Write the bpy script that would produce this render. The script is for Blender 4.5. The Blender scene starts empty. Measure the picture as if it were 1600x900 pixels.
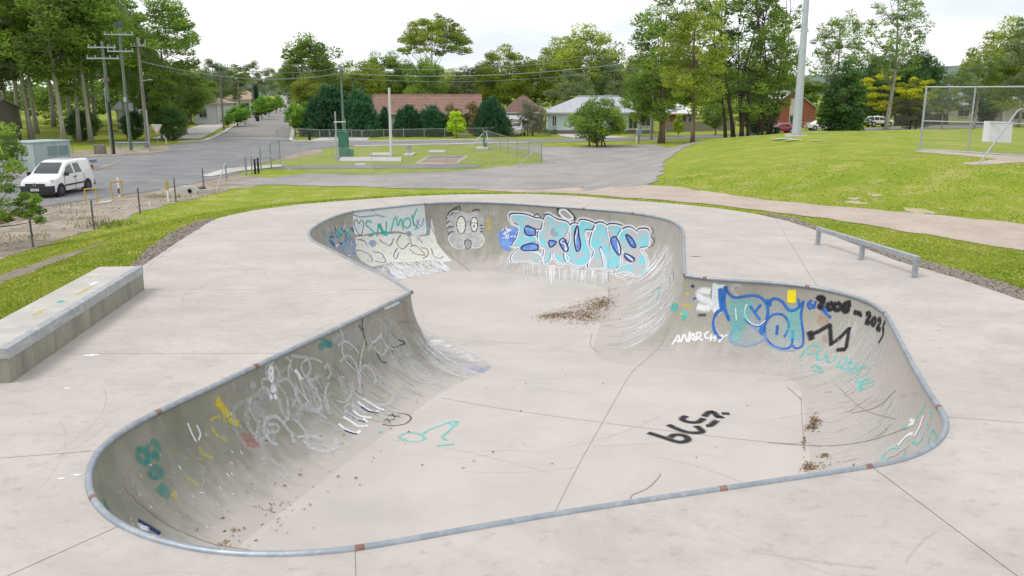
import bpy, bmesh, math, random
import numpy as np
from mathutils import Vector, Matrix
from mathutils.bvhtree import BVHTree
from mathutils.geometry import delaunay_2d_cdt, tessellate_polygon

R = math.radians
SC = bpy.context.scene
COL = SC.collection
# ------------------------------------------------------------------ camera
CAMZ, FPX, PITCH = 3.7, 1300.0, R(13.0)
cam = bpy.data.cameras.new('camera')
cam.sensor_width = 36.0
cam.lens = 36.0 * FPX / 1600.0
cam.clip_start, cam.clip_end = 0.1, 4000
camo = bpy.data.objects.new('camera', cam)
COL.objects.link(camo)
camo.location = (0, 0, CAMZ)
camo.rotation_euler = (math.pi / 2 - PITCH, 0, 0)
SC.camera = camo
# ------------------------------------------------------------------ world: bright overcast sky
SUN_EL, SUN_AZ = R(58), R(-112)          # azimuth measured from +Y towards +X
world = bpy.data.worlds.new('World')
SC.world = world
world.use_nodes = True
wn, wl = world.node_tree.nodes, world.node_tree.links
wn.clear()
w_out = wn.new('ShaderNodeOutputWorld')
w_bg = wn.new('ShaderNodeBackground')
w_sky = wn.new('ShaderNodeTexSky')
w_sky.sky_type = 'NISHITA'
w_sky.sun_disc = False
w_sky.sun_elevation = SUN_EL
w_sky.sun_rotation = SUN_AZ
w_mul = wn.new('ShaderNodeVectorMath'); w_mul.operation = 'SCALE'; w_mul.inputs['Scale'].default_value = 0.10
w_tc = wn.new('ShaderNodeTexCoord')
w_map = wn.new('ShaderNodeMapping'); w_map.inputs['Scale'].default_value = (1.6, 1.6, 7.0)
w_no = wn.new('ShaderNodeTexNoise'); w_no.inputs['Scale'].default_value = 1.7; w_no.inputs['Detail'].default_value = 7; w_no.inputs['Roughness'].default_value = 0.55
w_cr = wn.new('ShaderNodeValToRGB')
w_cr.color_ramp.elements[0].position = 0.33; w_cr.color_ramp.elements[0].color = (0.70, 0.76, 0.82, 1)
w_cr.color_ramp.elements[1].position = 0.56; w_cr.color_ramp.elements[1].color = (1.03, 1.03, 1.03, 1)
w_mix = wn.new('ShaderNodeMix'); w_mix.data_type = 'RGBA'; w_mix.inputs[0].default_value = 0.90
wl.new(w_sky.outputs[0], w_mul.inputs[0])
wl.new(w_tc.outputs['Generated'], w_map.inputs[0]); wl.new(w_map.outputs[0], w_no.inputs['Vector'])
wl.new(w_no.outputs['Fac'], w_cr.inputs[0])
wl.new(w_mul.outputs[0], w_mix.inputs[6]); wl.new(w_cr.outputs[0], w_mix.inputs[7])
wl.new(w_mix.outputs[2], w_bg.inputs[0]); w_bg.inputs[1].default_value = 1.0
wl.new(w_bg.outputs[0], w_out.inputs[0])
# ------------------------------------------------------------------ sun through cloud
sun = bpy.data.lights.new('sun', 'SUN')
sun.energy, sun.angle, sun.color = 1.4, R(22), (1.0, 0.96, 0.9)
suno = bpy.data.objects.new('sun', sun)
COL.objects.link(suno)
sd = Vector((math.sin(SUN_AZ) * math.cos(SUN_EL), math.cos(SUN_AZ) * math.cos(SUN_EL), math.sin(SUN_EL)))
suno.rotation_euler = (-sd).to_track_quat('-Z', 'Y').to_euler()
suno.location = (-20, -20, 40)
# ------------------------------------------------------------------ exposure
SC.view_settings.view_transform = 'Standard'
SC.view_settings.look = 'None'
SC.view_settings.exposure = 0.28
SC.view_settings.gamma = 1.0
SC.view_settings.use_curve_mapping = False
SC.cycles.use_denoising = True
SC.cycles.max_bounces = 6
SC.cycles.transparent_max_bounces = 24

# ================================================================== helpers
rnd = random.Random(7)
rng = np.random.default_rng(7)

def pray(px, py):
    u, v = (px - 800) / FPX, (450 - py) / FPX
    return (u, math.cos(PITCH) + v * math.sin(PITCH), -math.sin(PITCH) + v * math.cos(PITCH))

def G(px, py, z=0.0):
    d = pray(px, py); t = (z - CAMZ) / d[2]
    return (d[0] * t, d[1] * t)

def at(px, py, Y):
    """world point on the sight line through a pixel at forward distance Y"""
    d = pray(px, py); t = Y / d[1]
    return Vector((d[0] * t, Y, CAMZ + d[2] * t))

def ss(a, b, x):
    t = np.clip((x - a) / (b - a), 0, 1)
    return t * t * (3 - 2 * t)

def sdf(poly, X, Y):
    """signed distance, positive outside"""
    P = np.asarray(poly, float); Q = np.roll(P, -1, 0)
    X = np.asarray(X, float); Y = np.asarray(Y, float)
    best = np.full(X.shape, 1e18); inside = np.zeros(X.shape, bool)
    for (ax, ay), (bx, by) in zip(P, Q):
        dx, dy = bx - ax, by - ay
        L = dx * dx + dy * dy + 1e-12
        t = np.clip(((X - ax) * dx + (Y - ay) * dy) / L, 0, 1)
        d = (X - ax - t * dx) ** 2 + (Y - ay - t * dy) ** 2
        best = np.minimum(best, d)
        c = (ay > Y) != (by > Y)
        inside ^= c & (X < dx * (Y - ay) / (dy if abs(dy) > 1e-12 else 1e-12) + ax)
    d = np.sqrt(best)
    return np.where(inside, -d, d)

def wob(X, Y, k, seed=0):
    r = np.random.default_rng(seed)
    s = 0
    for i in range(6):
        a = r.uniform(0, 6.28); f = k * 1.7 ** i
        s = s + np.sin((X * math.cos(a) + Y * math.sin(a)) * f + r.uniform(0, 6.28)) / 1.45 ** i
    return s / 2.2

def dens(pts, n=4, closed=False):
    """Catmull-Rom through 2-D/3-D points"""
    P = [np.asarray(p, float) for p in pts]
    out = []; m = len(P)
    for i in range(m if closed else m - 1):
        if closed:
            a, b, c, d = P[i - 1], P[i], P[(i + 1) % m], P[(i + 2) % m]
        else:
            b, c = P[i], P[i + 1]; a = P[i - 1] if i else 2 * b - c; d = P[i + 2] if i + 2 < m else 2 * c - b
        for k in range(n):
            t = k / n
            out.append(.5 * (2 * b + (c - a) * t + (2 * a - 5 * b + 4 * c - d) * t * t + (3 * b - a - 3 * c + d) * t ** 3))
    if not closed: out.append(P[-1])
    return out

def resample(pts, step, closed=False):
    P = np.asarray(pts, float)
    if closed: P = np.vstack([P, P[:1]])
    d = np.r_[0, np.cumsum(np.linalg.norm(np.diff(P, axis=0), axis=1))]
    n = max(2, int(round(d[-1] / step)) + 1)
    q = np.linspace(0, d[-1], n)
    out = np.stack([np.interp(q, d, P[:, k]) for k in range(P.shape[1])], 1)
    return out[:-1] if closed else out

# ------------------------------------------------------------------ materials
MATS = {}
def mat(name, c1, c2=None, scale=4.0, rough=0.8, bump=0.0, bscale=None, metal=0.0, detail=6, c3=None, scale3=30.0, amt3=0.3,
        stretch=None, lo=0.35, hi=0.65, spec=0.3, coord='Object', randomize=0.0):
    """Principled surface whose colour is two tones mixed by noise, a third tone as fine speckle"""
    if name in MATS: return MATS[name]
    m = bpy.data.materials.new(name); m.use_nodes = True
    n, l = m.node_tree.nodes, m.node_tree.links
    b = n['Principled BSDF']
    b.inputs['Roughness'].default_value = rough; b.inputs['Metallic'].default_value = metal
    b.inputs['Specular IOR Level'].default_value = spec
    c2 = c2 or tuple(x * 0.82 for x in c1)
    tc = n.new('ShaderNodeTexCoord'); mp = n.new('ShaderNodeMapping')
    if stretch: mp.inputs['Scale'].default_value = stretch
    l.new(tc.outputs[coord], mp.inputs[0])
    no = n.new('ShaderNodeTexNoise'); no.inputs['Scale'].default_value = scale; no.inputs['Detail'].default_value = detail; no.inputs['Roughness'].default_value = .6
    l.new(mp.outputs[0], no.inputs['Vector'])
    cr = n.new('ShaderNodeValToRGB')
    cr.color_ramp.elements[0].position = lo; cr.color_ramp.elements[0].color = (*c1, 1)
    cr.color_ramp.elements[1].position = hi; cr.color_ramp.elements[1].color = (*c2, 1)
    l.new(no.outputs['Fac'], cr.inputs[0])
    out = cr.outputs[0]
    if c3:
        n3 = n.new('ShaderNodeTexNoise'); n3.inputs['Scale'].default_value = scale3; n3.inputs['Detail'].default_value = 5; n3.inputs['Roughness'].default_value = .7
        l.new(mp.outputs[0], n3.inputs['Vector'])
        r3 = n.new('ShaderNodeValToRGB'); r3.color_ramp.elements[0].position = .5; r3.color_ramp.elements[1].position = .68
        r3.color_ramp.elements[1].color = (amt3, amt3, amt3, 1); r3.color_ramp.elements[0].color = (0, 0, 0, 1)
        l.new(n3.outputs['Fac'], r3.inputs[0])
        mx = n.new('ShaderNodeMix'); mx.data_type = 'RGBA'
        l.new(r3.outputs[0], mx.inputs[0]); l.new(out, mx.inputs[6]); mx.inputs[7].default_value = (*c3, 1)
        out = mx.outputs[2]
    if randomize:
        oi = n.new('ShaderNodeObjectInfo'); hs = n.new('ShaderNodeHueSaturation')
        mr = n.new('ShaderNodeMapRange'); mr.inputs[3].default_value = 1 - randomize; mr.inputs[4].default_value = 1 + randomize
        l.new(oi.outputs['Random'], mr.inputs[0]); l.new(mr.outputs[0], hs.inputs['Value'])
        l.new(out, hs.inputs['Color']); out = hs.outputs[0]
    l.new(out, b.inputs['Base Color'])
    if bump:
        bn = n.new('ShaderNodeTexNoise'); bn.inputs['Scale'].default_value = bscale or scale * 6; bn.inputs['Detail'].default_value = 6
        l.new(mp.outputs[0], bn.inputs['Vector'])
        bp = n.new('ShaderNodeBump'); bp.inputs['Strength'].default_value = bump; bp.inputs['Distance'].default_value = .03
        l.new(bn.outputs['Fac'], bp.inputs['Height']); l.new(bp.outputs[0], b.inputs['Normal'])
    MATS[name] = m
    return m

def glass_mat(name, c, rough=.06):
    m = mat(name, c, c, rough=rough, spec=.8); return m

def alpha_mat(name, c, c2=None, density=.8, nscale=14.0, soft=True, rough=.75, spread=.2, nscale2=3.0):
    """spray paint / thin film: covers the concrete unevenly, feathered across the stroke (UV v)"""
    if name in MATS: return MATS[name]
    m = bpy.data.materials.new(name); m.use_nodes = True
    n, l = m.node_tree.nodes, m.node_tree.links
    b = n['Principled BSDF']; b.inputs['Roughness'].default_value = rough; b.inputs['Specular IOR Level'].default_value = .25
    tc = n.new('ShaderNodeTexCoord')
    no = n.new('ShaderNodeTexNoise'); no.inputs['Scale'].default_value = nscale; no.inputs['Detail'].default_value = 5; no.inputs['Roughness'].default_value = .65
    n2 = n.new('ShaderNodeTexNoise'); n2.inputs['Scale'].default_value = nscale2; n2.inputs['Detail'].default_value = 3
    l.new(tc.outputs['Object'], no.inputs['Vector']); l.new(tc.outputs['Object'], n2.inputs['Vector'])
    mx = n.new('ShaderNodeMix'); mx.data_type = 'RGBA'
    mr0 = n.new('ShaderNodeMapRange'); mr0.inputs[1].default_value = .4; mr0.inputs[2].default_value = .6
    l.new(n2.outputs['Fac'], mr0.inputs[0]); l.new(mr0.outputs[0], mx.inputs[0])
    mx.inputs[6].default_value = (*c, 1); mx.inputs[7].default_value = (*(c2 or c), 1)
    l.new(mx.outputs[2], b.inputs['Base Color'])
    mr = n.new('ShaderNodeMapRange'); mr.inputs[1].default_value = .62 - density * .45 - spread; mr.inputs[2].default_value = .62 - density * .45 + spread
    l.new(no.outputs['Fac'], mr.inputs[0])
    a = mr.outputs[0]
    if soft:
        uv = n.new('ShaderNodeUVMap'); sp = n.new('ShaderNodeSeparateXYZ'); l.new(uv.outputs[0], sp.inputs[0])
        m1 = n.new('ShaderNodeMath'); m1.operation = 'SUBTRACT'; l.new(sp.outputs[1], m1.inputs[0]); m1.inputs[1].default_value = .5
        m2 = n.new('ShaderNodeMath'); m2.operation = 'ABSOLUTE'; l.new(m1.outputs[0], m2.inputs[0])
        m3 = n.new('ShaderNodeMapRange'); m3.inputs[1].default_value = .5; m3.inputs[2].default_value = .14; m3.interpolation_type = 'SMOOTHSTEP'; l.new(m2.outputs[0], m3.inputs[0])
        m4 = n.new('ShaderNodeMath'); m4.operation = 'MULTIPLY'; l.new(m3.outputs[0], m4.inputs[0]); l.new(a, m4.inputs[1]); a = m4.outputs[0]
    m5 = n.new('ShaderNodeMath'); m5.operation = 'MULTIPLY'; l.new(a, m5.inputs[0]); m5.inputs[1].default_value = min(1, density + .1)
    l.new(m5.outputs[0], b.inputs['Alpha'])
    MATS[name] = m
    return m

def mesh_mat(name, c, pitch=.06, wire=.09):
    """woven chain-link wire: diamonds cut out of a sheet, UV in metres"""
    if name in MATS: return MATS[name]
    m = bpy.data.materials.new(name); m.use_nodes = True
    n, l = m.node_tree.nodes, m.node_tree.links
    b = n['Principled BSDF']; b.inputs['Base Color'].default_value = (*c, 1); b.inputs['Metallic'].default_value = .5; b.inputs['Roughness'].default_value = .5
    uv = n.new('ShaderNodeUVMap'); sp = n.new('ShaderNodeSeparateXYZ'); l.new(uv.outputs[0], sp.inputs[0])
    outs = []
    for op in ('ADD', 'SUBTRACT'):
        a = n.new('ShaderNodeMath'); a.operation = op; l.new(sp.outputs[0], a.inputs[0]); l.new(sp.outputs[1], a.inputs[1])
        d = n.new('ShaderNodeMath'); d.operation = 'DIVIDE'; l.new(a.outputs[0], d.inputs[0]); d.inputs[1].default_value = pitch
        f = n.new('ShaderNodeMath'); f.operation = 'FRACT'; l.new(d.outputs[0], f.inputs[0])
        g = n.new('ShaderNodeMath'); g.operation = 'LESS_THAN'; l.new(f.outputs[0], g.inputs[0]); g.inputs[1].default_value = wire
        outs.append(g.outputs[0])
    mx = n.new('ShaderNodeMath'); mx.operation = 'MAXIMUM'; l.new(outs[0], mx.inputs[0]); l.new(outs[1], mx.inputs[1])
    l.new(mx.outputs[0], b.inputs['Alpha'])
    MATS[name] = m
    return m

# ------------------------------------------------------------------ object helpers
def link(o, parent=None):
    COL.objects.link(o)
    if parent is not None: o.parent = parent
    return o

def tag(o, label=None, cat=None, group=None, kind=None):
    if label: o['label'] = label
    if cat: o['category'] = cat
    if group: o['group'] = group
    if kind: o['kind'] = kind
    return o

def empty(name, loc=(0, 0, 0), rz=0.0, label=None, cat=None, group=None, kind=None):
    o = bpy.data.objects.new(name, None); o.empty_display_size = .2
    o.location = loc; o.rotation_euler = (0, 0, rz); COL.objects.link(o)
    return tag(o, label, cat, group, kind)

def copy_tree(o, parent=None):
    c = o.copy(); COL.objects.link(c); c.parent = parent
    for ch in list(o.children): copy_tree(ch, c)
    return c

class MB:
    def __init__(s): s.v = []; s.f = []; s.m = []; s.uv = []; s.mi = 0
    def face(s, idx, uv=None): s.f.append(tuple(idx)); s.m.append(s.mi); s.uv.append(uv)
    def poly(s, pts, uv=None):
        b = len(s.v); s.v += [tuple(p) for p in pts]; s.face(range(b, b + len(pts)), uv); return s
    def box(s, c, size, rz=0.0, taper=1.0, M=None):
        b = len(s.v); hx, hy, hz = (k / 2 for k in size)
        for sz in (-1, 1):
            k = taper if sz > 0 else 1
            for sx, sy in ((-1, -1), (1, -1), (1, 1), (-1, 1)):
                x, y = sx * hx * k, sy * hy * k
                if rz: x, y = x * math.cos(rz) - y * math.sin(rz), x * math.sin(rz) + y * math.cos(rz)
                p = Vector((x, y, sz * hz))
                if M is not None: p = M @ p
                s.v.append((c[0] + p.x, c[1] + p.y, c[2] + p.z))
        for q in ((0, 3, 2, 1), (4, 5, 6, 7), (0, 1, 5, 4), (1, 2, 6, 5), (2, 3, 7, 6), (3, 0, 4, 7)): s.face([b + k for k in q])
        return s
    def tube(s, pts, rad, n=8, cap=True, closed=False):
        pts = [Vector(p) for p in pts]; m = len(pts)
        rad = list(rad) if hasattr(rad, '__len__') else [rad] * m
        b = len(s.v); prev = None
        for i, p in enumerate(pts):
            if closed: t = pts[(i + 1) % m] - pts[i - 1]
            else: t = pts[min(i + 1, m - 1)] - pts[max(i - 1, 0)]
            t = t.normalized() if t.length > 1e-9 else Vector((0, 0, 1))
            if prev is None:
                prev = t.orthogonal().normalized()
            a = (prev - t * prev.dot(t)); a = a.normalized() if a.length > 1e-6 else t.orthogonal().normalized(); prev = a
            c = t.cross(a)
            for k in range(n):
                w = 2 * math.pi * k / n
                s.v.append(tuple(p + (a * math.cos(w) + c * math.sin(w)) * rad[i]))
        for i in range(m if closed else m - 1):
            j = (i + 1) % m
            for k in range(n):
                k2 = (k + 1) % n
                s.face((b + i * n + k, b + i * n + k2, b + j * n + k2, b + j * n + k))
        if cap and not closed:
            s.face([b + k for k in range(n)][::-1]); s.face([b + (m - 1) * n + k for k in range(n)])
        return s
    def lathe(s, prof, c=(0, 0, 0), n=16, axis='z'):
        b = len(s.v)
        for r, z in prof:
            for k in range(n):
                w = 2 * math.pi * k / n
                p = (r * math.cos(w), r * math.sin(w), z)
                if axis == 'y': p = (p[0], p[2], p[1])
                if axis == 'x': p = (p[2], p[0], p[1])
                s.v.append((c[0] + p[0], c[1] + p[1], c[2] + p[2]))
        for i in range(len(prof) - 1):
            for k in range(n):
                k2 = (k + 1) % n
                s.face((b + i * n + k, b + i * n + k2, b + (i + 1) * n + k2, b + (i + 1) * n + k))
        s.face([b + k for k in range(n)][::-1]); s.face([b + (len(prof) - 1) * n + k for k in range(n)])
        return s
    def prism(s, poly, z0, z1):
        n = len(poly); b = len(s.v)
        s.v += [(x, y, z0) for x, y in poly] + [(x, y, z1) for x, y in poly]
        s.face([b + k for k in range(n)][::-1]); s.face([b + n + k for k in range(n)])
        for k in range(n):
            k2 = (k + 1) % n; s.face((b + k, b + k2, b + n + k2, b + n + k))
        return s
    def build(s, name, mats, parent=None, smooth=False, sharp=None, bevel=0):
        me = bpy.data.meshes.new(name); me.from_pydata(s.v, [], s.f)
        for m in (mats if isinstance(mats, (list, tuple)) else [mats]): me.materials.append(m)
        if any(s.m): me.polygons.foreach_set('material_index', s.m)
        if any(u is not None for u in s.uv):
            ul = me.uv_layers.new(name='UVMap'); k = 0
            for f, u in zip(s.f, s.uv):
                for j in range(len(f)):
                    if u is not None: ul.data[k].uv = u[j]
                    k += 1
        bm = bmesh.new(); bm.from_mesh(me); bmesh.ops.recalc_face_normals(bm, faces=bm.faces)
        if bevel: bmesh.ops.bevel(bm, geom=list(bm.edges), offset=bevel, segments=2, affect='EDGES', profile=.6, clamp_overlap=True)
        bm.to_mesh(me); bm.free()
        if smooth:
            me.polygons.foreach_set('use_smooth', [True] * len(me.polygons))
            me.set_sharp_from_angle(angle=R(sharp or 40))
        return link(bpy.data.objects.new(name, me), parent)

def np_mesh(name, V, F, mats, parent=None, attrs=None, smooth=False, uv=None):
    """fast mesh from numpy arrays; F is (n,3) or (n,4)"""
    V = np.asarray(V, np.float32); F = np.asarray(F, np.int32); k = F.shape[1]
    me = bpy.data.meshes.new(name)
    me.vertices.add(len(V)); me.vertices.foreach_set('co', V.ravel())
    me.loops.add(F.size); me.loops.foreach_set('vertex_index', F.ravel())
    me.polygons.add(len(F)); me.polygons.foreach_set('loop_start', np.arange(0, F.size, k, dtype=np.int32))
    if smooth: me.polygons.foreach_set('use_smooth', np.ones(len(F), bool))
    for m in (mats if isinstance(mats, (list, tuple)) else [mats]): me.materials.append(m)
    for an, av in (attrs or {}).items():
        a = me.attributes.new(an, 'FLOAT', 'POINT'); a.data.foreach_set('value', np.asarray(av, np.float32))
    if uv is not None:
        ul = me.uv_layers.new(name='UVMap'); ul.data.foreach_set('uv', np.asarray(uv, np.float32)[F.ravel()].ravel())
    me.update(calc_edges=True)
    if name is None: return me
    return link(bpy.data.objects.new(name, me), parent)
# ================================================================== the lie of the land
DECK_PX = [(222, 416), (276, 379), (330, 345), (345, 340), (365, 335), (400, 328), (470, 319), (560, 312), (640, 306.5), (720, 303.5), (830, 303),
           (900, 306), (960, 311), (1040, 317), (1120, 325), (1180, 334), (1230, 345), (1300, 368), (1400, 407), (1500, 436), (1600, 470)]
DECK = [(-6.6, -9.0), (-7.0, 4.0), (-7.38, 10.4)] + [G(x, y) for x, y in DECK_PX] + [(9.75, 12.0), (10.1, 6.0), (10.4, -9.0)]
MOUND = [G(1700, 361), G(1600, 351), G(1500, 341), G(1400, 331), G(1300, 321), G(1200, 312), G(1100, 301), G(1022, 292), G(1034, 270, -.15), G(1050, 252, -.3), (12.5, 60),
         (17, 76), (32, 82), (75, 86), (140, 75), (140, -25), (24, -25), (22, 4), (20, 16)]

def H(x, y):
    x = np.asarray(x, float); y = np.asarray(y, float)
    d = sdf(DECK, x, y)
    L = 9 + 14 * ss(0, 12, x)
    z = -1.5 * ss(0, 1, d / L) - .03
    ins = -sdf(MOUND, x, y)
    z = z * (1 - ss(-6, 2, ins)) + .95 * ss(0, 11, ins)
    z = z + .013 * np.clip(y - 122, 0, 420) + .05 * wob(x, y, .25, 3) * ss(1, 8, d)
    return z

def h1(x, y): return float(H(np.array([x]), np.array([y]))[0])

_ts = np.concatenate([np.arange(3, 60, .25), np.arange(60, 420, 1.0)])
def T(px, py, up=0.0):
    """where the sight line through a photograph pixel meets the ground"""
    d = pray(px, py)
    z = CAMZ + d[2] * _ts; g = H(d[0] * _ts, d[1] * _ts) + up
    k = np.nonzero(z < g)[0]
    if len(k) == 0: t = 400.0
    else:
        a, b = _ts[max(k[0] - 1, 0)], _ts[k[0]]
        for _ in range(14):
            c = (a + b) / 2
            if CAMZ + d[2] * c < h1(d[0] * c, d[1] * c) + up: b = c
            else: a = c
        t = b
    return Vector((d[0] * t, d[1] * t, CAMZ + d[2] * t))

def TP(pts): return [(p.x, p.y) for p in (T(*q) for q in pts)]

def axis(a, b, fine, lo, hi):
    out = list(np.arange(a, b + fine / 2, fine)); s = fine
    x = b
    while x < hi: s *= 1.22; x += s; out.append(x)
    s = fine; x = a; pre = []
    while x > lo: s *= 1.22; x -= s; pre.append(x)
    return np.array(pre[::-1] + out)

# ---- ground materials
M_GRASS = mat('grass ground', (.175, .255, .022), (.285, .315, .045), scale=.35, rough=.95, bump=.18, bscale=9, c3=(.42, .36, .14), scale3=.8, amt3=.75, lo=.3, hi=.7, spec=.1)
M_DIRT = mat('bare dirt', (.42, .355, .295), (.25, .21, .17), scale=.6, rough=.95, bump=.9, bscale=5, c3=(.17, .165, .09), scale3=2.2, amt3=.65, spec=.1)
M_PATH = mat('sandy path', (.50, .42, .36), (.40, .335, .285), scale=.7, rough=.95, bump=.4, bscale=10, c3=(.30, .25, .2), scale3=5, amt3=.35, spec=.1)
M_GRAVEL = mat('grey gravel', (.255, .245, .25), (.36, .335, .32), scale=.35, rough=.95, bump=.7, bscale=14, c3=(.45, .41, .38), scale3=9, amt3=.5, spec=.1)
M_MULCH = mat('wood mulch', (.20, .165, .135), (.31, .265, .225), scale=4, rough=.95, bump=.9, bscale=18, c3=(.10, .08, .06), scale3=16, amt3=.6, spec=.1)
M_ASPH = mat('worn asphalt', (.185, .19, .205), (.245, .245, .25), scale=.3, rough=.9, bump=.35, bscale=30, c3=(.34, .32, .29), scale3=.5, amt3=.5, spec=.15)
M_ASPH2 = mat('old street asphalt', (.27, .255, .25), (.31, .295, .285), scale=.25, rough=.9, bump=.3, bscale=30, c3=(.2, .19, .19), scale3=2, amt3=.35, spec=.15)
M_CONC = mat('pale concrete', (.56, .53, .50), (.47, .445, .42), scale=.9, rough=.85, bump=.12, bscale=25, c3=(.36, .34, .32), scale3=6, amt3=.35, spec=.2)

# ---- ground sheet
gx, gy = axis(-46, 44, .5, -900, 900), axis(-12, 96, .5, -120, 1500)
GX, GY = np.meshgrid(gx, gy)
GZ = H(GX.ravel(), GY.ravel())
dk = sdf(DECK, GX.ravel(), GY.ravel())
GZ = GZ - 3.4 * ss(.8, 1.5, -dk)
idx = np.arange(GX.size).reshape(GX.shape)
F = np.stack([idx[:-1, :-1], idx[:-1, 1:], idx[1:, 1:], idx[1:, :-1]], -1).reshape(-1, 4)
tag(np_mesh('ground', np.stack([GX.ravel(), GY.ravel(), GZ], 1), F, M_GRASS, smooth=True), 'green grass ground around the skate bowl', kind='structure')

ZONES = []
def zone(name, poly, off, m, res=.35, amp=.0, k=1.2, label=None, seed=1, lift=0.0, keep=True):
    """sheet draped on the land, its edge made ragged by amp metres"""
    P = np.array(poly); lo, hi = P.min(0) - amp - .5, P.max(0) + amp + .5
    xs, ys = np.arange(lo[0], hi[0] + res, res), np.arange(lo[1], hi[1] + res, res)
    X, Y = np.meshgrid(xs, ys)
    S = -sdf(poly, X, Y)
    if amp: S = S + amp * wob(X, Y, k, seed)
    near = (S > -2.5 * res); Z = np.zeros(X.shape); Z[near] = H(X[near], Y[near]) + off
    if lift: Z = Z + lift * ss(0, .5, S)
    V = [tuple(p) for p in np.stack([X.ravel(), Y.ravel(), Z.ravel()], 1)]
    Sf = S.ravel(); id2 = np.arange(X.size).reshape(X.shape); faces = []
    q = np.stack([id2[:-1, :-1], id2[:-1, 1:], id2[1:, 1:], id2[1:, :-1]], -1).reshape(-1, 4)
    pos = Sf[q] > 0; full = pos.all(1); part = pos.any(1) & ~full
    faces = [tuple(r) for r in q[full]]
    cache = {}
    def cut(a, b):
        kk = (min(a, b), max(a, b))
        if kk not in cache:
            t = Sf[a] / (Sf[a] - Sf[b]); va, vb = np.array(V[a]), np.array(V[b])
            V.append(tuple(va + (vb - va) * t)); cache[kk] = len(V) - 1
        return cache[kk]
    for r in q[part]:
        out = []
        for i in range(4):
            a, b = int(r[i]), int(r[(i + 1) % 4])
            if Sf[a] > 0: out.append(a)
            if (Sf[a] > 0) != (Sf[b] > 0): out.append(cut(a, b))
        if len(out) >= 3: faces.append(tuple(out))
    used = sorted({i for f in faces for i in f}); mp = {o: i for i, o in enumerate(used)}
    me = bpy.data.meshes.new(name); me.from_pydata([V[i] for i in used], [], [tuple(mp[i] for i in f) for f in faces])
    me.materials.append(m); me.polygons.foreach_set('use_smooth', [True] * len(me.polygons))
    o = link(bpy.data.objects.new(name, me)); tag(o, label, kind='structure')
    if keep: ZONES.append((poly, amp, k, seed))
    return o

# asphalt of the junction, the side road on the left and the cross street
road_near = TP([(-260, 400), (-60, 346), (60, 325), (150, 311), (225, 301), (268, 293), (330, 282), (360, 276), (392, 262)])
road_poly = road_near + [(-20.0, 74), (-20.5, 84), (-18, 88), (-13.5, 90.5), (-6, 93.5), (6, 97.5), (16, 102), (30, 109.5), (45, 118), (70, 134), (112, 161), (200, 216),
             (197, 223), (108, 168), (66, 141), (41, 124.5), (27, 116), (14, 109), (4, 104.5), (-8, 100.5), (-20, 98.5), (-26, 99), (-27.3, 104), (-50, 191), (-88, 345), (-165, 640),
             (-173, 638), (-96.5, 343), (-58.5, 189), (-37, 104), (-36.5, 99), (-38, 92), (-41, 84)] + TP([(180, 243), (110, 246), (20, 250), (-140, 262), (-420, 285)])
zone('road', road_poly, .03, M_ASPH, res=.6, amp=.15, k=.8, label='worn grey asphalt road junction')
zone('street', [(-27.0, 101.5), (-50, 191), (-88, 345), (-165, 640), (-172.5, 638), (-96, 343), (-58, 189), (-36.6, 103.5)], .05, M_ASPH2, res=.8, amp=.05, label='lighter asphalt street running away between the trees', keep=False)
# gravel yard and drive
zone('gravel_driveway', TP([(352, 287), (400, 281), (455, 274), (480, 271.5), (560, 274), (640, 271), (700, 268), (760, 263.5), (812, 258), (846, 254), (842, 240), (800, 231), (772, 226), (850, 229), (900, 230),
     (960, 227.5), (1020, 225.5), (1100, 221.5), (1075, 229), (1052, 240), (1042, 252), (1030, 270), (1018, 291), (960, 294), (900, 293), (830, 296), (720, 296), (560, 292.5), (440, 289), (380, 290)]),
     .022, M_GRAVEL, res=.4, amp=.35, k=1.0, label='grey gravel drive behind the skate bowl')
# sandy foot track round the back and right of the deck
zone('path', TP([(720, 297), (830, 291), (900, 289), (1010, 290), (1100, 300.5), (1200, 312), (1300, 321), (1400, 331), (1500, 341), (1600, 351), (1700, 361), (1700, 411), (1600, 392),
     (1560, 385), (1500, 376), (1400, 361), (1300, 345), (1200, 330.5), (1130, 321), (1060, 315), (960, 308.5), (880, 302), (800, 300)]), .016, M_PATH, res=.3, amp=.3, k=1.1, label='pale sandy track between the deck and the grass mound')
# disturbed dirt verge along the left fence, and small bare strips
zone('dirt_verge', TP([(-120, 388), (0, 335), (60, 319), (150, 304), (225, 295), (268, 287), (330, 277), (358, 272), (400, 274), (432, 279), (420, 287), (365, 296), (300, 313), (235, 328), (180, 348), (110, 371), (50, 390), (-10, 412), (-120, 450)]),
     .012, M_DIRT, res=.3, amp=.4, k=1.3, label='bare dirt verge along the wire fence')
zone('dirt_strip', TP([(-40, 452), (0, 432), (70, 408), (130, 388), (163, 376), (168, 380), (120, 400), (60, 424), (0, 446), (-40, 464)]), .01, M_MULCH, res=.15, amp=.4, k=2.4, label='thin bare dirt strip in the left lawn')
zone('mulch_strip', TP([(205, 417), (218, 398), (262, 366), (300, 348), (332, 341), (338, 345), (300, 370), (262, 398), (232, 420)]), .012, M_MULCH, res=.2, amp=.18, k=2.2, label='brown mulch strip at the left deck edge')
zone('mulch_edge', TP([(1185, 332), (1240, 341), (1300, 362), (1360, 384), (1450, 410), (1530, 430), (1610, 455), (1680, 478), (1680, 500), (1600, 474), (1500, 440), (1400, 411), (1300, 371), (1232, 348)]), .012, M_MULCH, res=.2, amp=.14, k=2.2, label='brown mulch strip at the right deck edge')
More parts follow.
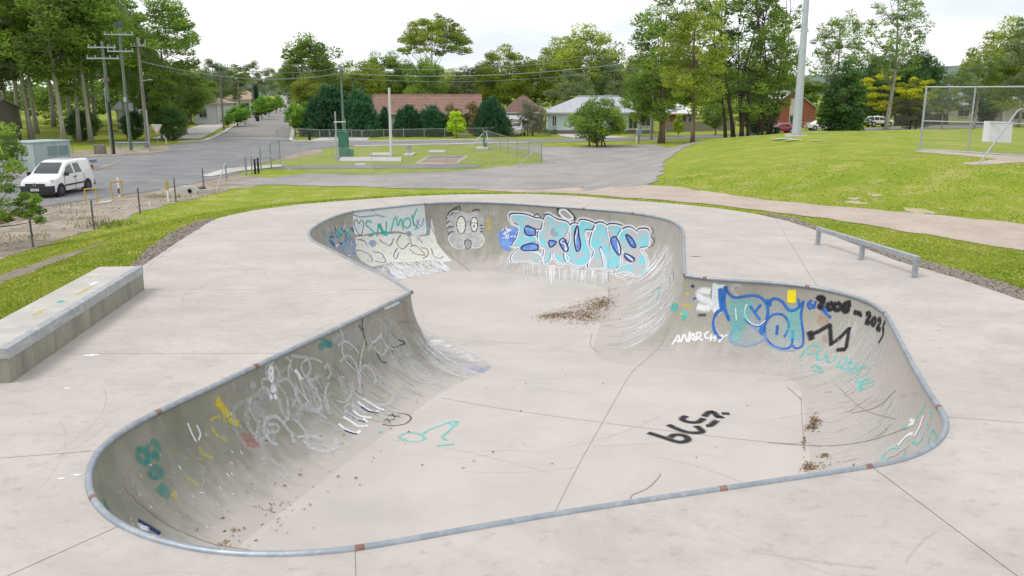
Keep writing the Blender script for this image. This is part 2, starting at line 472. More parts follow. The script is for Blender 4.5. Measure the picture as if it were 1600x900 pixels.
zone('bare_patch', TP([(1424, 237), (1440, 234.5), (1520, 237), (1610, 244), (1610, 253), (1560, 256), (1530, 259), (1505, 257), (1555, 249), (1500, 243)]), .012, M_PATH, res=.3, amp=.2, k=1.6, label='worn bare soil under the backstop fence')
for k, pp in enumerate([[(1318, 310), (1345, 305), (1350, 318), (1322, 320)], [(1412, 322), (1446, 320), (1455, 330), (1420, 330)]]):
    zone('bare_patch', TP(pp), .011, mat('thin worn grass', (.38, .34, .17), (.47, .40, .31), scale=3, rough=.95, c3=(.24, .30, .04), scale3=6, amt3=.9), res=.12, amp=.8, k=2.6, seed=k + 4, label='worn bare patch at the foot of the grass mound')
# roadside dirt island on the far side of the left road
zone('dirt_island', TP([(100, 247), (108, 237), (160, 234), (230, 231), (262, 229), (268, 236), (230, 240.5), (175, 244)]), .045, M_DIRT, res=.4, amp=.3, label='dirt shoulder below the power poles', lift=.03)
zone('dirt_wedge', TP([(148, 264), (172, 256), (192, 253), (176, 259), (152, 267)]), .05, M_DIRT, res=.3, amp=.2, label='dirt wedge beside the guard rail end')
# concrete crossing slab at the gate, footpaths, kerbs
zone('footpath', TP([(312, 276), (352, 264.5), (400, 260), (440, 257.5), (441, 261), (402, 265.5), (372, 268.5), (330, 277)]), .055, M_CONC, res=.3, label='pale concrete crossing slab at the gate')
zone('footpath', [(-38.5, 104), (-60.5, 189), (-98, 330), (-99.6, 330), (-62.2, 189), (-45.5, 106)], .06, M_CONC, res=.5, label='pale concrete footpath along the left of the street', keep=False)
zone('driveway', [(-24.2, 101.2), (-24.6, 110.5), (-18.5, 110.5), (-17.5, 102)], .05, M_CONC, res=.5, label='pale concrete driveway on the street corner', keep=False)
zone('driveway', [at(868, 205, 121)[:2], at(905, 205, 121)[:2], (15.5, 108.6), (8.5, 106.5), (6.5, 112)], .05, M_CONC, res=.5, label='pale concrete driveway of the mint green house', keep=False)

def kerb(name, pts, w=.35, hgt=.13, label=None):
    P = resample(dens(pts, 6), 1.2); mb = MB(); m = len(P)
    for i, p in enumerate(P):
        t = P[min(i + 1, m - 1)] - P[max(i - 1, 0)]; t = t / np.linalg.norm(t); nrm = np.array([-t[1], t[0]])
        z = h1(*p)
        for a, zz in ((-w / 2, -.05), (-w / 2, hgt), (w / 2, hgt), (w / 2, -.05)):
            q = p + nrm * a; mb.v.append((q[0], q[1], z + zz))
    for i in range(m - 1):
        for k in range(3): mb.face((4 * i + k, 4 * i + k + 1, 4 * i + 5 + k, 4 * i + 4 + k))
    mb.face((0, 1, 2, 3)); mb.face([4 * (m - 1) + k for k in range(4)])
    return tag(mb.build(name, M_CONC), label, kind='structure')
kerb('kerb', [(-38.5, 97.5), (-37.2, 100), (-37.3, 104), (-48, 147), (-58.8, 189), (-97, 344)], .6, label='pale concrete kerb on the left of the street')
kerb('kerb', [(-25.2, 99.2), (-26.6, 101), (-27.2, 104), (-38, 147), (-49.8, 191), (-87.5, 345)], .5, label='pale concrete kerb on the right of the street')
kerb('kerb', [(-25, 99.0), (-20, 98.9), (-8, 101), (-2.5, 102.6)], .9, label='pale concrete kerb in front of the red roofed house')
kerb('kerb', [(-16.5, 88.6), (-13.5, 90.1), (-6, 93.1), (2, 95.6)], 1.1, label='pale concrete kerb along the fenced compound')
# compound ground
zone('asphalt_strip', TP([(405, 263), (470, 259), (560, 258.5), (650, 257.5), (735, 257), (760, 259), (735, 262.5), (640, 263), (520, 263.5), (430, 264)]), .02, M_ASPH, res=.3, amp=.08, label='narrow asphalt strip inside the compound')
zone('bare_bed', TP([(648, 256), (668, 243.5), (712, 243), (733, 243), (716, 255.5), (690, 257)]), .016, M_PATH, res=.3, amp=.06, label='pale edged bed in the compound')
zone('bare_bed', TP([(655, 254), (667, 249), (718, 249), (712, 254.5)]), .03, mat('red soil', (.30, .19, .14), (.36, .25, .19), scale=2, rough=.95), res=.3, amp=.06, label='reddish soil in the compound bed')
zone('asphalt_pad', TP([(664, 248), (672, 244), (727, 243.6), (720, 247.5)]), .034, M_ASPH, res=.3, label='asphalt pad in the compound bed')
zone('rubble', TP([(430, 245), (455, 236), (500, 232), (505, 239), (470, 246), (445, 252)]), .012, M_DIRT, res=.3, amp=.3, label='stony bare ground in the compound corner')

# ================================================================== bowl geometry
A = lambda L, ox, oy, s: [(ox + x / s, oy + y / s) for x, y in L]
COP = ([(385.5, 867.5), (334, 863.6), (283, 855), (245, 844.5), (199, 828), (166, 806), (145, 783), (137.7, 755), (140, 729), (160.7, 696), (201.5, 667), (242, 646), (300, 619), (400, 572), (500, 525), (600, 477.5)],
       [(642, 457)],
       [(630, 449), (600, 431), (555, 411), (517.5, 391), (491, 378), (483.5, 370), (484, 361), (497, 350.5), (517.5, 340.6), (549, 331), (611, 324), (664, 318.5), (724, 316), (790, 317.5), (870, 323), (940, 328), (990, 333), (1026, 339), (1050, 346), (1063, 354.5), (1068, 366), (1068.5, 390)],
       [(1069.5, 430)],
       [(1102, 435), (1150, 438.5), (1200, 441.5), (1262, 447.5), (1305, 455.5), (1340, 465), (1365, 476), (1385, 492), (1400, 520), (1424, 566), (1450, 611), (1468, 637), (1478, 655), (1480, 668), (1472, 685), (1450, 704), (1412, 719), (1360, 730), (1200, 754), (985, 786), (800, 815.5), (567, 857), (480, 866)])
gA = [G(*p) for p in COP[0]]; v1 = G(*COP[1][0]); gB = [G(*p) for p in COP[2]]; v2 = G(*COP[3][0]); gC = [G(*p) for p in COP[4]]
seg1 = resample(dens([v2] + gC + gA + [v1], 8), .06)        # shallow end, from the right hip round the front to the left hip
seg2 = resample(dens([v1] + gB + [v2], 8), .06)             # deep end, from the left hip to the right hip
def smooth_open(P, it=6):
    P = P.copy()
    for _ in range(it): P[1:-1] = P[1:-1] * .5 + (P[:-2] + P[2:]) * .25
    return P
seg1, seg2 = smooth_open(seg1, 30), smooth_open(seg2, 30)
def norms(P):
    t = np.gradient(P, axis=0); t /= np.linalg.norm(t, axis=1)[:, None]
    return np.stack([-t[:, 1], t[:, 0]], 1)
n1, n2 = norms(seg1), norms(seg2)
test = seg1[len(seg1) // 2] + n1[len(seg1) // 2] * .3
OUT = np.vstack([seg1[:-1], seg2[:-1]])
if sdf(OUT, np.array([test[0]]), np.array([test[1]]))[0] > 0: n1, n2 = -n1, -n2
def fan(p, na, nb, n=26):
    a0, a1 = math.atan2(na[1], na[0]), math.atan2(nb[1], nb[0]); d = (a1 - a0 + math.pi) % (2 * math.pi) - math.pi
    return np.array([p] * n), np.array([(math.cos(a0 + d * k / (n - 1)), math.sin(a0 + d * k / (n - 1))) for k in range(n)])
fp1, fn1 = fan(seg1[-1], n1[-1], n2[0]); fp2, fn2 = fan(seg2[-1], n2[-1], n1[0])
BP = np.vstack([seg1[1:-1], fp1, seg2[1:-1], fp2]); BN = np.vstack([n1[1:-1], fn1, n2[1:-1], fn2])
NB = len(BP)
def DEPTH(x, y): return 1.32 + .72 * ss(13.2, 19.5, y)
D = DEPTH(BP[:, 0], BP[:, 1])
for _ in range(4):
    toe = BP + BN * (D * .99)[:, None]; D = DEPTH(toe[:, 0], toe[:, 1])
for _ in range(40): toe = toe * .5 + (np.roll(toe, 1, 0) + np.roll(toe, -1, 0)) * .25
D = DEPTH(toe[:, 0], toe[:, 1])
NT = 22
th = np.linspace(0, math.pi / 2, NT) ** 1.0
W = np.zeros((NB, NT, 3))
for j, a in enumerate(th):
    f = 1 - math.cos(a)
    W[:, j, :2] = BP + (toe - BP) * f
    W[:, j, 2] = -.02 - (D - .02) * math.sin(a)
sarc = np.r_[0, np.cumsum(np.linalg.norm(np.diff(BP, axis=0), axis=1))]
SLEN = sarc[-1] + np.linalg.norm(BP[0] - BP[-1])
# where along the rim a pixel of the rim lies
def s_of(px, py):
    g = np.array(G(px, py)); return int(np.argmin(((BP - g) ** 2).sum(1)))
grime_shade = np.zeros(NB); 
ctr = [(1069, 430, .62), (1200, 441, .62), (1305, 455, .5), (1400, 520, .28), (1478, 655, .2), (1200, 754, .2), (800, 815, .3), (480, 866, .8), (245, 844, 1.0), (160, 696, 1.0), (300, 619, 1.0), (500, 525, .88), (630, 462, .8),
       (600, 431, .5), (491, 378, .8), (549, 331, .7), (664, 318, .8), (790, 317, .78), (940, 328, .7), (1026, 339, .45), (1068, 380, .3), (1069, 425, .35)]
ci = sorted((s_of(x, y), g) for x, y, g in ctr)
grime_shade = np.interp(np.arange(NB), [c[0] for c in ci], [c[1] for c in ci], period=NB)  # strength of lichen grime and painted-in shade along the rim, most on the left
WV = W.reshape(-1, 3)
ii = np.arange(NB); jj = np.arange(NT - 1)
I, J = np.meshgrid(ii, jj, indexing='ij'); I2 = (I + 1) % NB
WF = np.stack([I * NT + J, I * NT + J + 1, I2 * NT + J + 1, I2 * NT + J], -1).reshape(-1, 4)
tn = np.tile(np.linspace(0, 1, NT), NB)
gr = np.repeat(grime_shade, NT)

def bowl_material(name, wall, deck=False):
    m = bpy.data.materials.new(name); m.use_nodes = True
    n, l = m.node_tree.nodes, m.node_tree.links; b = n['Principled BSDF']
    b.inputs['Roughness'].default_value = .72; b.inputs['Specular IOR Level'].default_value = .3
    tc = n.new('ShaderNodeTexCoord')
    def noise(scale, vec=None, det=7, ro=.6):
        q = n.new('ShaderNodeTexNoise'); q.inputs['Scale'].default_value = scale; q.inputs['Detail'].default_value = det; q.inputs['Roughness'].default_value = ro
        l.new(vec or tc.outputs['Object'], q.inputs['Vector']); return q.outputs['Fac']
    def ramp(f, p0, c0, p1, c1):
        q = n.new('ShaderNodeValToRGB'); e = q.color_ramp.elements
        e[0].position, e[0].color = p0, (*c0, 1); e[1].position, e[1].color = p1, (*c1, 1); l.new(f, q.inputs[0]); return q.outputs[0]
    def mix(f, a, c):
        q = n.new('ShaderNodeMix'); q.data_type = 'RGBA'
        if hasattr(f, 'links'): l.new(f, q.inputs[0])
        else: q.inputs[0].default_value = f
        for s, v in ((6, a), (7, c)):
            if hasattr(v, 'links'): l.new(v, q.inputs[s])
            else: q.inputs[s].default_value = (*v, 1)
        return q.outputs[2]
    def math2(op, a, c):
        q = n.new('ShaderNodeMath'); q.operation = op
        for s, v in ((0, a), (1, c)):
            if hasattr(v, 'links'): l.new(v, q.inputs[s])
            else: q.inputs[s].default_value = v
        return q.outputs[0]
    mp = n.new('ShaderNodeMapping'); mp.inputs['Scale'].default_value = (.75, 1.15, 1); mp.inputs['Rotation'].default_value = (0, 0, .5); l.new(tc.outputs['Object'], mp.inputs[0])
    if deck:
        base = ramp(noise(.45, None, 9, .68), .38, (.525, .468, .432), .62, (.44, .405, .378))
        base = mix(ramp(noise(.9, mp.outputs[0], 10, .72), .45, (0, 0, 0), .64, (.6, .6, .6)), base, (.375, .345, .322))
        base = mix(ramp(noise(2.3, None, 8, .7), .54, (0, 0, 0), .70, (.5, .5, .5)), base, (.51, .465, .425))
        base = mix(ramp(noise(6, mp.outputs[0], 6, .75), .54, (0, 0, 0), .68, (.55, .55, .55)), base, (.29, .272, .255))
    else:
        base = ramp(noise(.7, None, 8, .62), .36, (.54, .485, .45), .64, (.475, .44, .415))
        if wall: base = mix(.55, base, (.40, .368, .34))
        base = mix(ramp(noise(1.1, mp.outputs[0]), .50, (0, 0, 0), .72, (.35, .35, .35)), base, (.40, .375, .355))
    base = mix(ramp(noise(9, mp.outputs[0], 5, .7), .55, (0, 0, 0), .75, (.35, .35, .35)), base, (.56, .515, .48))
    base = mix(ramp(noise(42, None, 4, .8), .55, (0, 0, 0), .8, (.4, .4, .4)), base, (.31, .285, .265))
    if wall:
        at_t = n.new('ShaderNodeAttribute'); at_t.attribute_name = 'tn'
        at_g = n.new('ShaderNodeAttribute'); at_g.attribute_name = 'grime_shade'
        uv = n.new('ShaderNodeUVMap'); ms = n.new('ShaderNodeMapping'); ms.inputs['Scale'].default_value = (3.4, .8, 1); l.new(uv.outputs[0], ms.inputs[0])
        lich_shade = ramp(noise(1.8), .35, (.215, .215, .170), .65, (.300, .290, .240))
        lich_shade = mix(ramp(noise(1.2, ms.outputs[0], 6, .7), .47, (0, 0, 0), .74, (.45, .45, .45)), lich_shade, (.155, .155, .12))
        lich_shade = mix(ramp(noise(2.6, ms.outputs[0], 6, .75), .57, (0, 0, 0), .72, (.5, .5, .5)), lich_shade, (.42, .40, .36))
        lich_shade = mix(ramp(noise(30, None, 4, .8), .52, (0, 0, 0), .8, (.4, .4, .4)), lich_shade, (.12, .115, .095))
        edge = math2('ADD', math2('MULTIPLY', math2('SUBTRACT', .86, at_t.outputs['Fac']), 2.1), math2('MULTIPLY', math2('SUBTRACT', noise(1.1), .5), 2.2))  # darkens towards the rim: lichen soiling plus wall shade put into the colour
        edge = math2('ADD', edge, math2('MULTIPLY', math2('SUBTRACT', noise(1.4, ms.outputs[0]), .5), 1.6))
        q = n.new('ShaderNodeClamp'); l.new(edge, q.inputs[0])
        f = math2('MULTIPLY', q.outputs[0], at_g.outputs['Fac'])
        base = mix(f, base, lich_shade)
    l.new(base, b.inputs['Base Color'])
    bp = n.new('ShaderNodeBump'); bp.inputs['Strength'].default_value = .12; bp.inputs['Distance'].default_value = .02
    l.new(noise(22, None, 6, .7), bp.inputs['Height']); l.new(bp.outputs[0], b.inputs['Normal'])
    MATS[name] = m
    return m
M_WALL = bowl_material('weathered and shaded bowl concrete', True)
M_FLOOR = bowl_material('worn bowl floor concrete', False)
M_DECK = bowl_material('broomed deck concrete', False, True)
M_JOINT = mat('dark joint', (.30, .27, .25), (.39, .355, .33), scale=6, rough=.95)

BOWL = empty('skate_bowl', (0, 0, 0), label='sunken concrete skate bowl covered in graffiti with steel coping', cat='skate bowl')
uvw = np.stack([np.repeat(sarc, NT), np.tile(np.linspace(0, 2.2, NT), NB)], 1)
wall_o = np_mesh('wall', WV, WF, M_WALL, BOWL, {'tn': tn, 'grime_shade': gr}, smooth=True, uv=uvw)

# floor inside the toe line
tz = -DEPTH(toe[:, 0], toe[:, 1])
fl = [(float(x), float(y)) for x, y in toe]
xs = np.arange(-6, 9, .4)
ys = np.arange(6, 30, .4)
XX, YY = (k.ravel() for k in np.meshgrid(xs, ys))
inn = sdf(toe, XX, YY) < -.12
pts2 = [Vector(p) for p in fl] + [Vector((float(x), float(y))) for x, y in zip(XX[inn], YY[inn])]
r = delaunay_2d_cdt(pts2, [(k, (k + 1) % NB) for k in range(NB)], [], 0, 1e-5)
FV = np.array([(p.x, p.y) for p in r[0]]); FF = np.array(r[2])
cen = FV[FF].mean(1); FF = FF[sdf(toe, cen[:, 0], cen[:, 1]) < 0]
FV3 = np.column_stack([FV, -DEPTH(FV[:, 0], FV[:, 1])])
floor_o = np_mesh('floor', FV3, FF, M_FLOOR, BOWL, smooth=True)
BVH = BVHTree.FromPolygons([tuple(p) for p in WV] + [tuple(p) for p in FV3], [tuple(int(k) for k in f) for f in WF] + [tuple(int(k) + len(WV) for k in f) for f in FF])

# coping: lengths of galvanised pipe butted at rusty joints
M_GALV = mat('galvanised coping pipe', (.35, .385, .425), (.27, .305, .345), scale=3, rough=.45, metal=.5, c3=(.50, .53, .56), scale3=10, amt3=.5, spec=.5)
M_RUST = mat('rusty joint', (.20, .10, .075), (.30, .20, .17), scale=14, rough=.9)
RUST_PX = [(567, 858), (1132, 765), (1360, 730), (1468, 637), (1385, 491), (1262, 448), (1102, 435), (1069.5, 430), (1068, 372), (990, 333), (911, 326), (664, 318.5), (549, 331), (642, 457), (400, 572), (247, 645), (142, 780)]
ri = sorted(set(s_of(*p) for p in RUST_PX))
for a, bq in zip(ri, ri[1:] + [ri[0] + NB]):
    ids = [k % NB for k in range(a, bq + 1)]
    P = [BP[ids[0]]]
    for k in ids[1:]:
        if np.linalg.norm(BP[k] - P[-1]) > .05: P.append(BP[k])
    if len(P) < 2: continue
    MB().tube([(p[0], p[1], -.002) for p in P], .037, 10).build('coping_pipe', M_GALV, BOWL, smooth=True, sharp=60)
for k in ri:
    p, q = BP[k - 2], BP[(k + 2) % NB]
    d = (q - p); L = np.linalg.norm(d)
    if L < 1e-4: continue
    c = BP[k]; d = d / L * .04
    MB().tube([(c[0] - d[0], c[1] - d[1], -.002), (c[0] + d[0], c[1] + d[1], -.002)], .0385, 10).build('rusty_joint', M_RUST, BOWL, smooth=True, sharp=60)

# ---- deck of concrete slabs with sawn joints
JL = [((-40, 719), (155, 704)), ((-20, 914), (186, 822)), ((555, 860), (558, 960)), ((1366, 732), (1600, 908)), ((1474, 651), (1700, 668)), ((120, 552.5), (436, 552)), ((226, 452), (640, 453)), ((1238, 385), (1278, 450)),
      ((484, 375), (330, 377)), ((611, 322), (585, 309)), ((911, 326), (935, 309)), ((1066, 372), (1300, 367))]
dv = [Vector(p) for p in DECK]; nd = len(dv)
de = [(k, (k + 1) % nd) for k in range(nd)]
OUTL = [BP[0]]
for p in BP[1:]:
    if np.linalg.norm(p - OUTL[-1]) > .04: OUTL.append(p)
OUTL = np.array(OUTL)
o0 = len(dv); dv += [Vector((float(p[0]), float(p[1]))) for p in OUTL]
de += [(o0 + k, o0 + (k + 1) % len(OUTL)) for k in range(len(OUTL))]
strips = []
for a, bq in JL:
    a, bq = np.array(G(*a)), np.array(G(*bq)); t = (bq - a) / np.linalg.norm(bq - a)
    da, db = float(sdf(OUTL, a[:1], a[1:])[0]), float(sdf(OUTL, bq[:1], bq[1:])[0])
    if db < .5: bq = bq + t * .35
    if da < .5: a = a - t * .35
    # run the far end on to the deck edge
    for _ in range(80):
        if db >= .5 and sdf(DECK, bq[:1], bq[1:])[0] < .1: bq = bq + t * .25
        if da >= .5 and sdf(DECK, a[:1], a[1:])[0] < .1: a = a - t * .25
    nn = np.array([-t[1], t[0]]) * .004
    k0 = len(dv); dv += [Vector(tuple(q)) for q in (a + nn, bq + nn, bq - nn, a - nn)]
    de += [(k0, k0 + 1), (k0 + 1, k0 + 2), (k0 + 2, k0 + 3), (k0 + 3, k0)]
    strips.append((a, bq, t))
r = delaunay_2d_cdt(dv, de, [], 0, 1e-6)
DV = np.array([(p.x, p.y) for p in r[0]]); DF = np.array(r[2]); cen = DV[DF].mean(1)
ok = (sdf(DECK, cen[:, 0], cen[:, 1]) < 0) & (sdf(OUTL, cen[:, 0], cen[:, 1]) > 0)
DF, cen = DF[ok], cen[ok]
isj = np.zeros(len(DF), bool)
for a, bq, t in strips:
    rel = cen - a; al = rel @ t; ac = np.abs(rel[:, 0] * -t[1] + rel[:, 1] * t[0])
    isj |= (ac < .0039) & (al > 0) & (al < np.linalg.norm(bq - a))
# group the rest into slabs by connectivity
par = list(range(len(DF)))
def find(x):
    while par[x] != x: par[x] = par[par[x]]; x = par[x]
    return x
em = {}
for fi, f in enumerate(DF):
    if isj[fi]: continue
    for k in range(3):
        e = tuple(sorted((int(f[k]), int(f[(k + 1) % 3]))))
        if e in em: par[find(fi)] = find(em[e])
        else: em[e] = fi
roots = {}
for fi in range(len(DF)):
    if not isj[fi]: roots.setdefault(find(fi), []).append(fi)
DECK_O = empty('concrete_deck', (0, 0, 0), label='pale concrete deck of large slabs around the bowl', kind='structure')
def sub_mesh(name, faces, z, m):
    f = DF[faces]; used, inv = np.unique(f.ravel(), return_inverse=True)
    return np_mesh(name, np.column_stack([DV[used], np.full(len(used), z)]), inv.reshape(-1, 3), m, DECK_O)
for k, fs in roots.items(): sub_mesh('slab', fs, 0.0, M_DECK)
sub_mesh('joint', np.nonzero(isj)[0], -.005, M_JOINT)
mb = MB()
for a, bq in zip(DECK, DECK[1:] + DECK[:1]): mb.poly([(a[0], a[1], -.001), (bq[0], bq[1], -.001), (bq[0], bq[1], -.25), (a[0], a[1], -.25)])
mb.build('slab_edge', M_DECK, DECK_O)
# ================================================================== paint on the bowl
def hit(px, py):
    d = Vector(pray(px, py)).normalized()
    loc, nor, i, dist = BVH.ray_cast(Vector((0, 0, CAMZ)), d)
    if loc is None: return None
    if nor.dot(d) > 0: nor = -nor
    return loc, nor

def hit3(p, n):
    """nearest point of the bowl surface"""
    loc, nor, i, dist = BVH.find_nearest(Vector(p))
    if nor.dot(n) < 0: nor = -nor
    return loc, nor

class Paint:
    """one piece of graffiti: strokes and fills that lie on the concrete"""
    layer = 0
    def __init__(s, base=.0045): s.V = []; s.F = []; s.M = []; s.UV = []; s.mats = []; s.k = 0; s.base = base; s.fat = .55 if base < .004 else .82; s.E = []
    def mi(s, m):
        if m not in s.mats: s.mats.append(m)
        return s.mats.index(m)
    def off(s): s.k += 1; return s.base + (.00004 * (s.k % 50) if s.base < .004 else .0003 * (s.k % 40))
    def ribbon(s, P, w, m, taper=False):
        """P: list of (loc, nor)"""
        P = [p for p in P if p is not None]
        if len(P) < 2: return
        o = s.off(); i = s.mi(m); b = len(s.V); n = len(P)
        for k, (p, nr) in enumerate(P):
            t = P[min(k + 1, n - 1)][0] - P[max(k - 1, 0)][0]
            if t.length < 1e-7: t = Vector((1, 0, 0))
            sd = t.normalized().cross(nr); sd = sd.normalized() if sd.length > 1e-6 else Vector((1, 0, 0))
            ww = w * s.fat * ((.35 + .65 * math.sin(math.pi * min(1, max(0, (k + .3) / (n - .4))))) if taper else 1)
            for e, v in ((-1, 0), (1, 1)):
                q = p + sd * ww * e + nr * o
                s.V.append(tuple(q)); s.UV.append((k * .1, v))
        f0 = len(s.F)
        for k in range(n - 1):
            s.F.append((b + 2 * k, b + 2 * k + 1, b + 2 * k + 3, b + 2 * k + 2)); s.M.append(i)
        s.E.append((b, len(s.V), f0, len(s.F)))
    def line(s, pts, w, m, closed=False, step=2.5, smooth=True, taper=False):
        P = dens(pts, 6, closed) if (smooth and len(pts) > 2) else list(pts)
        P = resample(P, step, closed)
        if closed: P = np.vstack([P, P[:2]])
        run = []
        for p in P:
            h = hit(*p)
            if h is None or (run and (h[0] - run[-1][0]).length > .9):
                s.ribbon(run, w, m, taper); run = []
                if h is None: continue
            run.append(h)
        s.ribbon(run, w, m, taper)
    def fill(s, poly, m, smooth=True, grid=5.0):
        P = dens(poly, 4, True) if smooth else poly
        P = resample(P, 3.0, True)
        lo, hi = P.min(0), P.max(0)
        X, Y = np.meshgrid(np.arange(lo[0], hi[0], grid), np.arange(lo[1], hi[1], grid)); X, Y = X.ravel(), Y.ravel()
        k = sdf(P, X, Y) < -1.2
        v = [Vector((float(a), float(b))) for a, b in P] + [Vector((float(a), float(b))) for a, b in zip(X[k], Y[k])]
        r = delaunay_2d_cdt(v, [(q, (q + 1) % len(P)) for q in range(len(P))], [], 0, 1e-4)
        vv = np.array([(p.x, p.y) for p in r[0]]); ff = np.array(r[2]); c = vv[ff].mean(1); ff = ff[sdf(P, c[:, 0], c[:, 1]) < 0]
        o = s.off(); i = s.mi(m); b = len(s.V); f0 = len(s.F); H_ = [hit(*p) for p in vv]
        for h in H_:
            s.V.append(tuple(h[0] + h[1] * o) if h else (0, 0, -50)); s.UV.append((.5, .5))
        for f in ff:
            if all(H_[q] for q in f) and max((H_[f[0]][0] - H_[f[1]][0]).length, (H_[f[1]][0] - H_[f[2]][0]).length) < 1.2:
                s.F.append(tuple(int(q) + b for q in f)); s.M.append(i)
        s.E.append((b, len(s.V), f0, len(s.F)))
    def build(s, name, label=None, parent=None, stuff=False):
        if not s.F: return None
        V = np.array(s.V); E = [e for e in s.E if e[3] > e[2]]
        used = [np.unique([q for f in s.F[e[2]:e[3]] for q in f]) for e in E]
        lo = [V[u].min(0) - .02 for u in used]; hi = [V[u].max(0) + .02 for u in used]
        g = list(range(len(E)))
        if not stuff:
            for _ in range(3):
                for a in range(len(E)):
                    for b in range(a):
                        if g[a] != g[b] and (lo[a] < hi[b]).all() and (lo[b] < hi[a]).all():
                            ga, gb = g[a], g[b]; g = [gb if q == ga else q for q in g]
        groups = sorted(set(g)); many = stuff or len(groups) > 14
        out = None
        for q in ([None] if many else groups):
            fi = [k for e, ge in zip(E, g) if q is None or ge == q for k in range(e[2], e[3])]
            vi = np.unique([x for k in fi for x in s.F[k]]); mp = {int(x): n for n, x in enumerate(vi)}
            me = bpy.data.meshes.new(name); me.from_pydata([s.V[x] for x in vi], [], [tuple(mp[x] for x in s.F[k]) for k in fi])
            ms = sorted({s.M[k] for k in fi})
            for m in ms: me.materials.append(s.mats[m])
            me.polygons.foreach_set('material_index', [ms.index(s.M[k]) for k in fi])
            ul = me.uv_layers.new(name='UVMap'); li = np.zeros(len(me.loops), np.int32); me.loops.foreach_get('vertex_index', li)
            ul.data.foreach_set('uv', np.array(s.UV, np.float32)[vi][li].ravel())
            o = link(bpy.data.objects.new(name, me), parent or BOWL); out = o
            if label: o['label'] = label
            if many: o['kind'] = 'stuff'
        return out

PA = dict(
    white=alpha_mat('white spray paint', (.78, .78, .80), density=.78), faint=alpha_mat('faded white paint', (.66, .66, .68), density=.50, nscale=20),
    ghost=alpha_mat('ghosted grey white paint', (.60, .60, .60), density=.36, nscale=24), patch=alpha_mat('old white roller paint', (.68, .71, .68), (.60, .67, .68), density=.84, nscale=9, soft=False),
    buff=alpha_mat('grey cover paint', (.42, .43, .42), (.38, .38, .37), density=.62, nscale=5, soft=False), cream=alpha_mat('cream paint', (.74, .72, .62), (.72, .73, .70), density=.8, nscale=8, soft=False),
    teal=alpha_mat('teal spray paint', (.03, .42, .36), (.06, .55, .50), density=.72), aqua=alpha_mat('aqua spray paint', (.10, .58, .54), (.14, .66, .66), density=.55, nscale=18),
    green=alpha_mat('sea green spray paint', (.03, .27, .22), (.06, .33, .28), density=.5), navy=alpha_mat('navy spray paint', (.02, .035, .14), density=.85),
    blue=alpha_mat('blue spray paint', (.02, .11, .42), (.03, .16, .50), density=.88), sky=alpha_mat('sky blue paint', (.30, .58, .74), density=.24, soft=False, nscale=22),
    turq=alpha_mat('turquoise and peach fill', (.20, .53, .60), (.43, .42, .43), density=.95, soft=False, nscale2=2.2, nscale=10), royal=alpha_mat('royal blue fill', (.09, .19, .55), (.17, .30, .62), density=.9, soft=False, nscale2=4),
    black=alpha_mat('black spray paint', (.022, .022, .026), density=.8), dim=alpha_mat('dim black paint', (.05, .05, .055), density=.62), yellow=alpha_mat('yellow paint', (.70, .58, .06), density=.62), yel2=alpha_mat('faded yellow paint', (.62, .55, .12), density=.5, nscale=30),
    yfill=alpha_mat('yellow block paint', (.80, .68, .02), density=.93, soft=False), grey=alpha_mat('grey block paint', (.38, .38, .38), (.50, .49, .48), density=.88, soft=False, nscale2=5), red=alpha_mat('red overspray', (.50, .10, .08), density=.32, nscale=20),
    orange=alpha_mat('orange stain', (.50, .25, .14), density=.3, nscale=12), lilac=alpha_mat('blue grey paint', (.25, .33, .50), (.36, .42, .52), density=.66, soft=False, nscale=12), crack=mat('crack line', (.27, .24, .22), (.36, .325, .30), scale=5, rough=.95))

PA['lilac2'] = alpha_mat('pale blue outline paint', (.24, .38, .62), density=.62)
def wallpt(i, t):
    """point and normal of the wall at rim index i, share t of the way down"""
    i0 = int(i) % NB; t = min(max(t, 0.01), .995) * (NT - 1); j = int(t); f = t - j
    p = W[i0, j] * (1 - f) + W[i0, min(j + 1, NT - 1)] * f
    du = W[(i0 + 1) % NB, j] - W[i0 - 1, j]; dv_ = W[i0, min(j + 1, NT - 1)] - W[i0, max(j - 1, 0)]
    if np.linalg.norm(du) < 1e-6: du = np.array([BN[i0][1], -BN[i0][0], 0])
    n = np.cross(du, dv_); n = n / (np.linalg.norm(n) + 1e-9)
    if n[2] < 0 or (abs(n[2]) < .05 and n[:2] @ BN[i0] < 0): n = -n
    return Vector(p), Vector(n)

def scuffs(pt, i0, i1, t0, t1, n, m, ln=(.08, .3), w=(.01, .03), slant=.3, seed=1):
    """wheel and truck scrapes: short marks that run up and down the wall"""
    r = random.Random(seed)
    if i1 < i0: i1 += NB
    for _ in range(n):
        i = r.uniform(i0, i1); t = r.uniform(t0, t1); L = r.uniform(*ln) / 2.2; sl = r.uniform(-slant, slant) + slant * .3
        P = [wallpt(i + sl * L * 36 * (k / 5), t + L * (k / 5)) for k in range(6) if t + L * (k / 5) < .99]
        pt.ribbon(P, r.uniform(*w), m, True)

def squiggle(pt, i0, i1, t0, t1, n, mats, w=(.018, .04), seed=1, size=(.16, .42)):
    """loops of old tags"""
    r = random.Random(seed)
    for q in range(n):
        i = r.uniform(i0, i1); t = r.uniform(t0, t1); a = r.uniform(0, 6.3); sz = r.uniform(*size)
        m = r.choice(mats); P = []; turns = r.uniform(.6, 1.8); ecc = r.uniform(.25, .8); dr = r.uniform(-.5, .5)
        for k in range(26):
            f = k / 25; g = a + f * turns * 6.28
            du = sz * ecc * math.cos(g) + dr * f; dt = sz * math.sin(g) * .5 / 1.2
            tt = t + dt
            if .03 < tt < .97: P.append(wallpt(i + du / .06, tt))
        pt.ribbon(P, r.uniform(*w), m)

